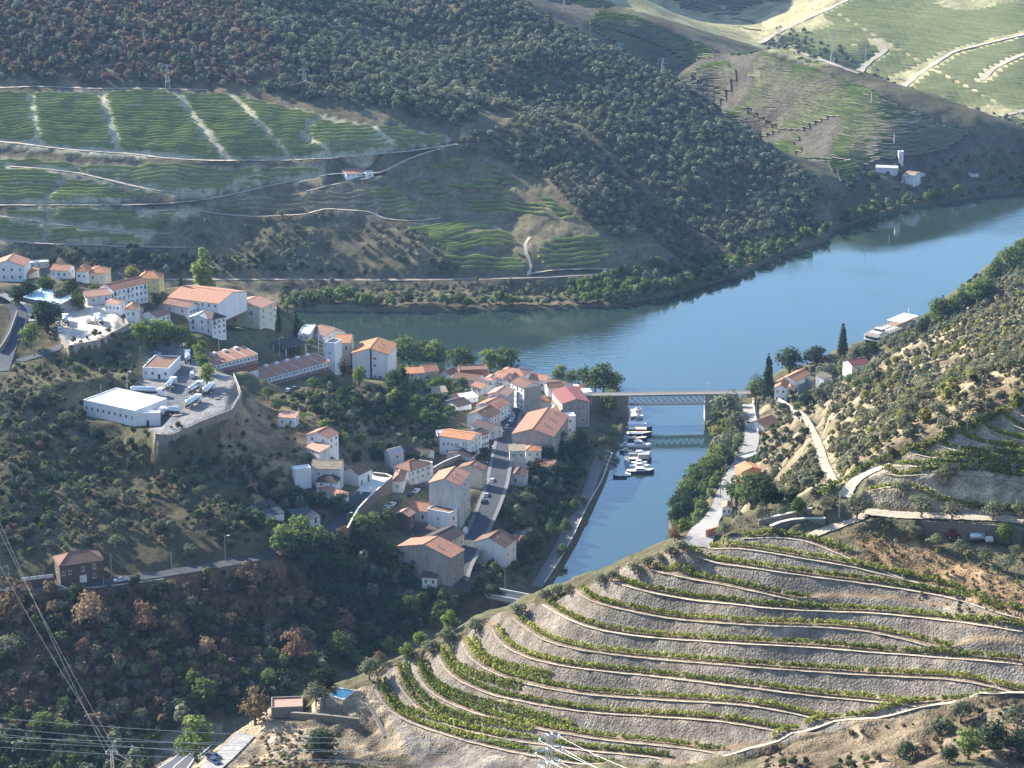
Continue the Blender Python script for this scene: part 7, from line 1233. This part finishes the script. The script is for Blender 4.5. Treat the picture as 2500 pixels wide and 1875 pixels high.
e = empty('jetty', tuple((jax[0] + jax[1]) / 2)); tag(e, 'floating jetty with a white end between the moored boats', 'jetty'); d = jax[1] - jax[0]; LJ = float(np.hypot(d[0], d[1])); e.rotation_euler = (0, 0, math.atan2(d[1], d[0]))
plank = MB().box(-.9, .9, -1.1, 1.1, .3, .5).mesh('plank', ['jetty_planks']); MB().box(-LJ / 2, LJ / 2, -1.0, 1.0, -.3, .28).build('float', 'dark_metal', e); MB().box(LJ / 2 - 7, LJ / 2, -1.15, 1.15, .3, .56).build('end_deck', 'white_roof', e)
for x in np.arange(-LJ / 2 + 1, LJ / 2 - 7.5, 1.95): ob = link('plank', plank, e); ob.location = (x, 0, 0)
for x in (-LJ * .4, -LJ * .1, LJ * .2): MB().bar((x, -1.3, -3), (x, -1.3, 2.2), .12, n=6).build('mooring_post', 'galvanised', e)
boat('k', (722,440), 11, math.pi / 2 + .05, 'big white motor yacht with its stern to us under the bridge', kind_='yacht')
boat('k', (640,470), 5, math.pi / 2, 'small pale boat left of the yacht under the bridge', 'boat_grey', 'boat_cream', 'canopy')
boat('k', (735,668), 11, 0, 'long dark blue boat with a slim white roof nearest the bridge', 'boat_navy', 'boat_white', 'canopy'); boat('k', (740,750), 10.5, 0, 'dark boat with a cream canopy second below the bridge', 'boat_navy', 'boat_cream', 'canopy')
boat('k', (715,820), 8, 0, 'grey-blue covered boat below the cream canopy boat', 'boat_navy', 'boat_grey', 'canopy'); boat('k', (735,925), 10, 0, 'large white yacht with a flybridge in the middle of the jetty', kind_='yacht'); boat('k', (525,925), 5, math.pi, 'white boat left of the jetty beside the large yacht', kind_='motor')
boat('k', (540,1010), 5, math.pi, 'cream boat left of the jetty with a dark hull', 'boat_navy', 'boat_cream', 'motor'); boat('k', (745,1050), 9, 0, 'pale green motor boat below the large yacht', 'boat_green', 'boat_white', 'motor')
boat('k', (755,1130), 9, 0, 'dark barge with a grey box cabin', 'boat_navy', 'grey_roof', 'barge'); boat('k', (740,1190), 6.5, 0, 'slim white boat between the barge and the speedboats', kind_='motor'); boat('k', (745,1240), 8, 0, 'white speedboat with a low windscreen', kind_='motor'); boat('k', (755,1310), 11, 0, 'sleek white speedboat with a dark hull at the jetty end', 'boat_navy', 'boat_white', 'motor'); boat('k', (452,1382), 5.5, math.pi, 'dark wooden rowing boat at the end of the jetty', 'boat_navy', 'boat_navy', 'row')
for i, (a, b) in enumerate([((225,1010),(430,1045)),((230,1080),(420,1110)),((235,1145),(410,1180)),((225,1215),(420,1250)),((220,1300),(430,1335))]):
    p, q_ = np.array(land(*px('k', a))) + (0, 0, 1.0), np.array(at_z(*px('k', b), .6)); c0 = (p + q_) / 2; ob = MB().bar(tuple(p - c0), tuple(q_ - c0), .09, n=5).build('mooring_pole', 'galvanised'); ob.location = tuple(c0); tag(ob, ['farthest', 'second', 'middle', 'fourth', 'nearest'][i] + ' pale mooring pole from the promenade towards the jetty', 'mooring pole', 'mooring poles of the jetty')
# river ship
A3, B3 = np.array(at_z(2124, 850, 0)), np.array(at_z(2238, 802, 0)); d = B3 - A3; LS = float(np.hypot(d[0], d[1])); e = empty('cruise_ship', tuple((A3 + B3) / 2)); e.rotation_euler = (0, 0, math.atan2(d[1], d[0])); tag(e, 'white river cruise ship with a big sun canopy moored at the right bank', 'ship'); h = LS / 2; wv = 5.2
def srings(k, z0, z1): return [[(x, -w * k, z0), (x, w * k, z0), (x, w * k, z1), (x, -w * k, z1)] for x, w in ((-h, wv * .75), (-h + 2, wv * .97), (-h + 4, wv), (h - 9, wv), (h - 4, wv * .75), (h, wv * .15))]
MB().loft(srings(1, -.8, 1.9)).build('hull', 'boat_white', e); MB().loft([[(x * .985, y, z) for x, y, z in r] for r in srings(.96, 1.9, 4.1)]).build('lower_deck', 'window_glass', e); MB().loft([[(x * .99, y, z) for x, y, z in r] for r in srings(1.02, 4.1, 4.5)]).build('deck_edge', 'boat_white', e)
MB().loft([[(x * .96, y, z) for x, y, z in r] for r in srings(.93, 4.5, 6.3)]).build('upper_deck', 'window_glass', e); MB().loft([[(x * .98, y, z) for x, y, z in r] for r in srings(1.0, 6.3, 6.7)]).build('sun_deck', 'deck_wood', e)
pil = MB().box(-.22, .22, -.1, .1, 0, 1).mesh('window_pillar', ['boat_white'])
for x in np.arange(-h + 2.5, h - 9, 2.2):
    for s in (-1, 1):
        ob = link('window_pillar', pil, e); ob.location = (x, s * (wv * .96), 1.9); ob.scale = (1, 1.5, 2.2); ob = link('window_pillar', pil, e); ob.location = (x, s * wv * .93, 4.5); ob.scale = (1, 1.5, 1.8)
MB().box(-h * .02, h * .72, -wv * .85, wv * .85, 9.3, 9.5).build('canopy', 'canvas_white', e)
for x in (0.2, h * .25, h * .5, h * .7):
    for s in (-1, 1): MB().bar((x, s * wv * .8, 6.7), (x, s * wv * .8, 9.3), .1).build('canopy_post', 'galvanised', e)
MB().box(-h + 3.5, -h + 7, -wv * .6, wv * .6, 6.7, 7.6).box(-h + 8, -h + 10.5, -wv * .45, wv * .45, 6.7, 9.0).build('wheelhouse', 'boat_white', e); MB().box(-h + 7.95, -h + 10.55, -wv * .46, wv * .46, 7.7, 8.5).build('wheelhouse_window', 'window_glass', e)
MB().loft([[(x * .985, y, z) for x, y, z in r] for r in srings(1.04, 6.1, 6.5)]).build('deck_edge', 'boat_white', e); [MB().box(x, x + 1.9, y, y + .7, 6.7, 7.1).build('lounger', 'canvas_white', e) for x in np.arange(-h * .45, -h * .05, 2.6) for y in (-3.2, -1.6, .9, 2.5)]; MB().box(h * .74, h * .86, -wv * .5, wv * .5, 6.7, 8.2).build('stair_house', 'boat_white', e)
MB().bar((h - 10, 0, 9.5), (h - 10, 0, 13.5), .12).build('mast', 'rail_white', e)
rl = MB(); [rl.bar((-h + 1, s * wv * .98, 7.7), (h - 9, s * wv * .98, 7.7), .06) for s in (-1, 1)]; [rl.bar((x, s * wv * .98, 6.7), (x, s * wv * .98, 7.7), .04) for x in np.arange(-h + 1, h - 9, 2) for s in (-1, 1)]; rl.build('handrail', 'galvanised', e)
# far landing stage
p, q_ = np.array(at_z(*px('o', (655, 642)), 0)), np.array(at_z(*px('o', (790, 604)), 0)); e = empty('landing_stage', tuple((p + q_) / 2)); tag(e, 'pale floating landing stage on the far bank', 'jetty'); d = q_ - p; LL = float(np.hypot(d[0], d[1])); e.rotation_euler = (0, 0, math.atan2(d[1], d[0]))
for i in range(6): ob = link('float', MB().box(-LL / 12 + .3, LL / 12 - .3, -1.5, 1.5, -.3, .7).mesh('float', ['pale_paving']), e); ob.location = (-LL / 2 + (i + .5) * LL / 6, 0, 0)
# awnings by the river park
for i, w4 in enumerate([((1430,365),(1640,350),(1630,405),(1480,400)),((1790,405),(1890,415),(1890,440),(1800,430)),((1920,480),(2060,470),(2110,530),(1970,545))]):
    c4 = [np.array(at_z(*px('f', w), 17.0)) for w in w4]; m4 = sum(c4) / 4; e = empty('awning', (m4[0], m4[1], zat(m4[0], m4[1]))); tag(e, ['large white awning behind the maroon roof', 'narrow white awning beside the riverside trees', 'white market awning at the start of the bridge'][i], 'awning'); zz_ = 17.0 - zat(m4[0], m4[1])
    MB().add([(q[0] - m4[0], q[1] - m4[1], zz_) for q in c4] + [(q[0] - m4[0], q[1] - m4[1], zz_ + .15) for q in c4], [(3,2,1,0),(4,5,6,7),(0,1,5,4),(1,2,6,5),(2,3,7,6),(3,0,4,7)]).build('canvas', 'canvas_white', e)
    for q in c4: MB().bar(((q[0] - m4[0]) * .95, (q[1] - m4[1]) * .95, -1), ((q[0] - m4[0]) * .95, (q[1] - m4[1]) * .95, zz_), .08).build('post', 'galvanised', e)
# ---- poles and lamps
def pole(c_, a, vtop, label, m='galvanised', r=.11, lamp=False, arm=0, name=None):
    u, v = px(c_, a); p = land(u, v); vt = px(c_, (0, vtop))[1]; d1 = sight(u, vt); s_ = math.hypot(p[0], p[1]) / math.hypot(d1[0], d1[1]); H_ = CAMH + d1[2] * s_ - p[2]
    e = empty(name or ('street_lamp' if lamp else 'utility_pole'), p); tag(e, label, 'street lamp' if lamp else 'pole'); mb = MB(); mb.lathe([(r * 1.3, -1), (r * 1.2, H_ * .3), (r * .8, H_)], n=7); mb.build('pole', m, e)
    if lamp: MB().bar((0, 0, H_), (1.3, 0, H_ + .25), .07).build('arm', m, e); MB().box(.9, 1.9, -.2, .2, H_ + .18, H_ + .36).build('lamp_head', 'rail_white', e)
    elif arm: MB().box(-arm, arm, -.07, .07, H_ - .5, H_ - .34).build('crossarm', m, e)
    return e, H_
for c_, a, vt, lb, kw in [('a',(440,215),45,'white mast behind the flat cream block',dict()),('a',(452,700),555,'pole in front of the blue-roofed hangar',dict(r=.12)),('a',(465,1440),960,'tall pole at the foot of the steep lane',dict(r=.15,m='wood_pole')),('a',(1165,1100),930,'thin pole at the rim of the dusty lot',dict(r=.09)),('c',(662,790),545,'tall yard lamp behind the big white shed',dict(lamp=True)),('c',(898,610),395,'yard lamp before the office',dict(lamp=True)),
  ('c',(335,800),700,'short pole at the rear corner of the big white shed',dict()),('c',(1783,310),105,'pole at the upper terraced row',dict(r=.14)),('d',(237,610),358,'street lamp beside the open carport',dict(lamp=True)),('d',(603,560),452,'low lamp between the carport and the terraced row',dict(lamp=True)),('i',(1842,1385),1080,'lamp pole beside the low road bridge',dict(r=.16)),('i',(1212,1080),845,'wooden pole right of the huge end gable',dict(m='wood_pole',r=.14)),
  ('n',(1508,620),290,'pole behind the white estate car',dict(r=.12)),('n',(1398,745),590,'low pole at the roadside by the brown house',dict(r=.1)),('n',(118,600),440,'pole at the far left above the shaded road',dict(r=.12)),('D',(371,1232),1188,'first pole along the shaded left road',dict(r=.12)),('D',(487,1212),1158,'second pole along the shaded left road with a lamp arm',dict(lamp=True)),('D',(342,1145),1095,'pole on the dark slope above the left road',dict(r=.1)),
  ('q5',(575,545),435,'tall pale pole at the edge of the top terrace',dict(r=.16)),('q5',(1040,500),375,'pale pole beside the round wall end',dict(r=.14)),('q5',(1228,240),165,'pole on the crest above the olive slope',dict(r=.14,m='wood_pole')),('q5',(1632,100),25,'pole on the crest further right',dict(r=.16,m='wood_pole')),('q5',(708,490),435,'small pole below the dark tree',dict(r=.12)),('l',(800,500),255,'lamp pole along the riverside road',dict(r=.12,m='wood_pole')),('l',(728,840),560,'dark pole on the river side of the road',dict(r=.12,m='dark_metal')),
  ('m',(140,1160),1020,'thin pole by the quay yard wall',dict(r=.1)),('m',(1525,460),240,'tall pale pole left of the moored ship',dict(r=.22)),('m',(1148,510),400,'thin pole left of the second cypress',dict(r=.09)),('g',(1048,1590),1400,'church lane lamp with a double arm',dict(lamp=True)),('g',(1222,1145),1050,'left white gate pillar of the church square',dict(r=.35,m='white_plaster',name='gate_pillar')),('g',(1352,1130),1060,'right white gate pillar of the church square',dict(r=.35,m='white_plaster',name='gate_pillar')),
  ('o',(578,178),85,'white pole above the far estate',dict(r=.3,m='rail_white')),('p',(72,140),105,'mast in the far forest at the left',dict(r=.25)),('p',(2127,255),225,'mast on the far terraces',dict(r=.3,m='rail_white')),('p',(2113,150),110,'mast on the sunlit far hillside',dict(r=.3))]: pole(c_, a, vt, lb, **kw)
# billboard at the lower street
p = land(*px('h', (1590, 1270))); e = empty('billboard', p); tag(e, 'small white billboard beside the lower street', 'billboard'); MB().bar((0, 0, -1), (0, 0, 2.2), .1).build('post', 'galvanised', e); MB().box(-1.1, 1.1, -.08, .08, 2.2, 4.0).build('panel', 'rail_white', e)
# zebra crossing
za, zb = np.array(land(*px('f', (345, 1725)))), np.array(land(*px('f', (640, 1745)))); zc = (za + zb) / 2; zm = MB()
for t_ in np.linspace(0, 1, 9): q = za + (zb - za) * t_ - zc; zm.add([(q[0] - .25, q[1] - 1.3, q[2] + .09), (q[0] + .25, q[1] - 1.3, q[2] + .09), (q[0] + .25, q[1] + 1.3, q[2] + .09), (q[0] - .25, q[1] + 1.3, q[2] + .09)], [(0,1,2,3)])
ob = zm.build('road_markings', 'road_paint'); ob.location = tuple(zc); kind(ob, 'structure')
# scaffold of the tall narrow block
p = land(*px('d', (800, 610))); e = empty('scaffold', p); tag(e, 'metal scaffold on the left of the tall narrow block', 'scaffold'); sc = MB()
for x in (-1.2, 1.2):
    for y in (-.6, .6): sc.bar((x, y, -2), (x, y, 13), .07)
for z in range(0, 13, 2): sc.bar((-1.2, -.6, z), (1.2, -.6, z), .06); sc.bar((-1.2, .6, z), (1.2, .6, z), .06); sc.bar((-1.2, -.6, z), (1.2, -.6, z + 2), .05)
sc.build('frame', 'galvanised', e)
# white garden railing of the brown house
p = land(*px('n', (300, 770))); q2 = land(*px('n', (740, 730))); c0 = (np.array(p) + np.array(q2)) / 2; e = empty('garden_terrace', tuple(c0), math.atan2(q2[1] - p[1], q2[0] - p[0])); tag(e, 'raised garden terrace with white lattice panels left of the brown house', 'terrace'); LG = math.hypot(q2[0] - p[0], q2[1] - p[1])
MB().box(-LG / 2, LG / 2, 1.2, 1.7, -2, 2.8).build('wall', 'dark_brown_wall', e)
pn = MB().box(-LG / 8 + .15, LG / 8 - .15, -.06, .06, 0, 1.1).mesh('panel', ['rail_white'])
for i in range(4): ob = link('panel', pn, e); ob.location = (-LG / 2 + (i + .5) * LG / 4, 1.4, 2.85)
# vine arbour
p = land(*px('g', (450, 190))); e = empty('arbour', p); tag(e, 'pale arbour covered with vines beside the low pink-roofed house', 'arbour')
for x in (-3, 3):
    for y in (0, 4): MB().bar((x, y, -2), (x, y, 3), .1).build('post', 'galvanised', e)
V, F, T = crown_arrays([(0, 2, 3.2, 3.6, 2.6, .35)], 500, .28, 5); link('vine_cover', set_mesh('vine_cover', V, F, ['leaf_bright'], tint=T), e)
# hay boat: white upturned boat on the hilltop
ob = boat('a', (900,745), 6.5, .1, 'white boat laid up on the hilltop near the pink-roofed annex'); g3 = land(*px('a', (900, 760))); ob.location = (g3[0], g3[1], g3[2] + .4)
# ---- pylons and power lines
def lattice(label, top, zbase, w0, w1, arms, name='pylon', px_rot=0.0, m='galvanised'):
    H_ = top[2] - zbase; e = empty(name, (top[0], top[1], zbase), px_rot); tag(e, label, 'pylon'); n = max(int(H_ / 2.2), 4); lg = [MB() for _ in range(4)]; br = MB()
    def cor(i): k_ = w0 + (w1 - w0) * i / n; return [(sx * k_ / 2, sy * k_ / 2, H_ * i / n) for sx, sy in ((-1,-1),(1,-1),(1,1),(-1,1))]
    for i in range(n):
        a, b = cor(i), cor(i + 1)
        for j in range(4): lg[j].bar(a[j], b[j], .075); br.bar(a[j], b[(j + 1) % 4], .04); br.bar(a[(j + 1) % 4], b[j], .04); br.bar(b[j], b[(j + 1) % 4], .04)
    for j in range(4): lg[j].build('leg', m, e)
    br.build('bracing', m, e); tips = []
    for dz_, la in arms:
        for s in (-1, 1):
            ar = MB(); z = H_ - dz_
            for y in (-w1 / 2, w1 / 2): ar.bar((s * w1 / 2, y, z), (s * la, 0, z + .25), .055); ar.bar((s * w1 / 2, y, z + .9), (s * la, 0, z + .25), .045)
            ao = ar.build('crossarm', m, e); MB().lathe([(.14, -.15), (.2, .0), (.14, .2), (.2, .4), (.14, .6)], (s * la, 0, z - .5), 7).build('insulator', 'insulator', ao); tips.append((s * la, 0, z - .2))
    bpy.context.view_layer.update(); return e, [e.matrix_world @ Vector(t_) for t_ in tips]
def wire(label, p, q, sag, r=.035, group='power lines', m='wire_metal'):
    p, q = Vector(p), Vector(q); c0 = (p + q) / 2; mb = MB(); n = 28; pts_ = [p.lerp(q, i / n) - Vector((0, 0, 4 * sag * (i / n) * (1 - i / n))) - c0 for i in range(n + 1)]
    for a, b in zip(pts_, pts_[1:]): mb.bar(a, b, r, n=3)
    ob = mb.build('power_line', m); ob.location = c0; return tag(ob, label, 'power line', group)
tp = np.array(at_y(1342, 1792, 300)); pe, tips = lattice('steel lattice pylon rising at the bottom of the photo', tp, zat(tp[0], tp[1]) - 1, 2.6, .75, ((.5, 1.6), (2.6, 2.2), (4.6, 1.7)), px_rot=.45)
for k_, (v0, ti, z_) in enumerate([(1748,0,0),(1770,2,0),(1783,4,0),(1806,1,0),(1812,3,0),(1824,5,0)]):
    a3 = at_y(-260, v0 - 22, 330); wire(['topmost', 'second', 'third', 'fourth', 'fifth', 'lowest'][k_] + ' pale power line crossing the bottom left of the photo', a3, tips[ti], 1.6, .03)
for k_, (ti, u, v) in enumerate([(0,1520,1875),(2,1480,1890),(4,1470,1905),(1,1600,1880),(3,1560,1900),(5,1540,1920)]):
    a3 = at_y(u + 60, v + 45, 170); wire(['topmost', 'second', 'third', 'fourth', 'fifth', 'lowest'][k_] + ' power line running from the pylon towards the viewer', tips[ti], a3, .4, .03)
tp2 = np.array(at_y(272, 1832, 560)); zb2 = min(zat(tp2[0], tp2[1]), tp2[2] - 14); p2, tips2 = lattice('thin lattice pole at the bottom left corner', tp2, zb2, 1.4, .5, ((.4, 1.5),), name='lattice_pole')
tips2 += [p2.matrix_world @ Vector((0, 0, tp2[2] - zb2))]
for k_, (u, v) in enumerate([(-60,1130),(-66,1160),(-80,1230)]):
    a3 = at_y(u, v, 760); wire(['right', 'middle', 'left'][k_] + ' power line descending over the dark slope at the left', a3, tips2[k_], 3.0, .03, m='wire_dull')
for k_, tw in enumerate(tips2): wire(['right', 'middle', 'left'][k_] + ' line running on from the thin corner pole', tw, at_y(380 + k_ * 14, 1890 + k_ * 5, 470), .6, .03, m='wire_dull')
for k_, (u, v, y, h_) in enumerate([(407,197,1405,22),(745,315,1405,22),(1377,52,1750,24),(1512,178,1690,22),(1618,200,1600,20),(2035,115,1900,26),(1902,105,1960,26)]):
    t3 = np.array(at_y(u, v - 40, y)); zz_ = zat(t3[0], t3[1]); lattice(['pylon at the upper vineyard edge', 'pylon over the right end of the upper vineyards', 'pylon on the far terraced ridge', 'pylon beside the far terrace trees', 'pylon on the wooded spur', 'pylon on the sunlit far hill', 'pylon at the left of the sunlit far hill'][k_], (t3[0], t3[1], max(t3[2], zz_ + 14)), zz_, 3.0, .9, ((1, 3), (4, 3.6)), m='steel_grey')
# ---- haze
mh = bpy.data.materials.new('haze'); mh.use_nodes = True; t = mh.node_tree; t.nodes.clear(); po = t.nodes.new('ShaderNodeOutputMaterial'); pv = t.nodes.new('ShaderNodeVolumePrincipled')
pv.inputs['Color'].default_value = (.40, .62, 1.0, 1); pv.inputs['Density'].default_value = HAZE; pv.inputs['Anisotropy'].default_value = .0; t.links.new(pv.outputs[0], po.inputs['Volume'])
zt = max(float(GZ.max()), 335) + 12
hb = MB().box(-11000, 11000, -700, 5600, float(GZ.min()) - 4, zt); ho = hb.build('haze', mh); ho['kind'] = 'stuff'
# ---------------------------------------------------------------- what each tree stands beside
SIZE = lambda h, k: ('tall ' if h > k * 1.25 else 'small ' if h < k * .8 else '')
LMK = []
for o in COL.objects:
    if o.parent is None and 'label' in o.keys() and 'category' in o.keys() and o['category'] not in ('tree', 'shrub', 'power line', 'vine row', 'pallet', 'mooring pole', 'car') and not o.get('group'):
        LMK.append((project(o.location), o['label'].split(' with ')[0].split(' over ')[0].split(' among ')[0], o))
for u, v, n in ((1380,1230,'crest of the foreground terraces'),(2350,1150,'upper right vine knoll'),(2300,1330,'shaded slope below the pale lane'),(120,1750,'dark ravine at the lower left'),(700,1620,'dark ravine bottom'),(150,1560,'brown slope below the shaded road'),(420,1500,'brown slope in the middle below the road'),(250,1120,'dark slope under the big white shed'),(2250,1830,'shaded bank under the slanting path'),(2100,850,'olive slope right of the ship'),(2380,800,'upper olive slope at the right edge'),(2200,950,'middle of the olive slope'),(2000,1080,'lower olive slope'),(700,560,'olive rows under the far vineyards'),(900,600,'middle of the far olive rows'),(1150,690,'far bank by the railway'),(900,690,'far bank facing the village')): LMK.append(((u, v), n, None))
LU = np.array([l[0] for l in LMK]); used = {}
GRP = {'olive': 'olive trees of the slopes', 'shrub': 'shrubs of the slopes'}
pend = []
for e, kd, p, h in ALLTREES:
    u, v = project((p[0], p[1], p[2] + h * .5)); look = LOOK[kd]; d = np.hypot((LU[:, 0] - u), (LU[:, 1] - v)); order = np.argsort(d)[:16]; done = False
    for j in order:
        (lu, lv), ln, lo_ = LMK[j]; dx_, dv_ = u - lu, v - lv
        rel = ('right of' if dx_ > 0 else 'left of') if abs(dx_) > abs(dv_) else ('below' if dv_ > 0 else 'above')
        text = ' '.join((SIZE(h, 5.0 if kd != 'cypress' else 12) + ('broad ' if e.scale[0] > h * 1.22 else '') + look + ' ' + rel + ' the ' + ln).split()[:16])
        if text not in used: used[text] = 1; e['label'] = text; done = True; break
    if not done:
        (lu, lv), ln, lo_ = LMK[order[0]]; text = ' '.join(('one of several ' + look + 's near the ' + ln).split()[:16]); e['label'] = text; e['group'] = look + 's near the ' + ln
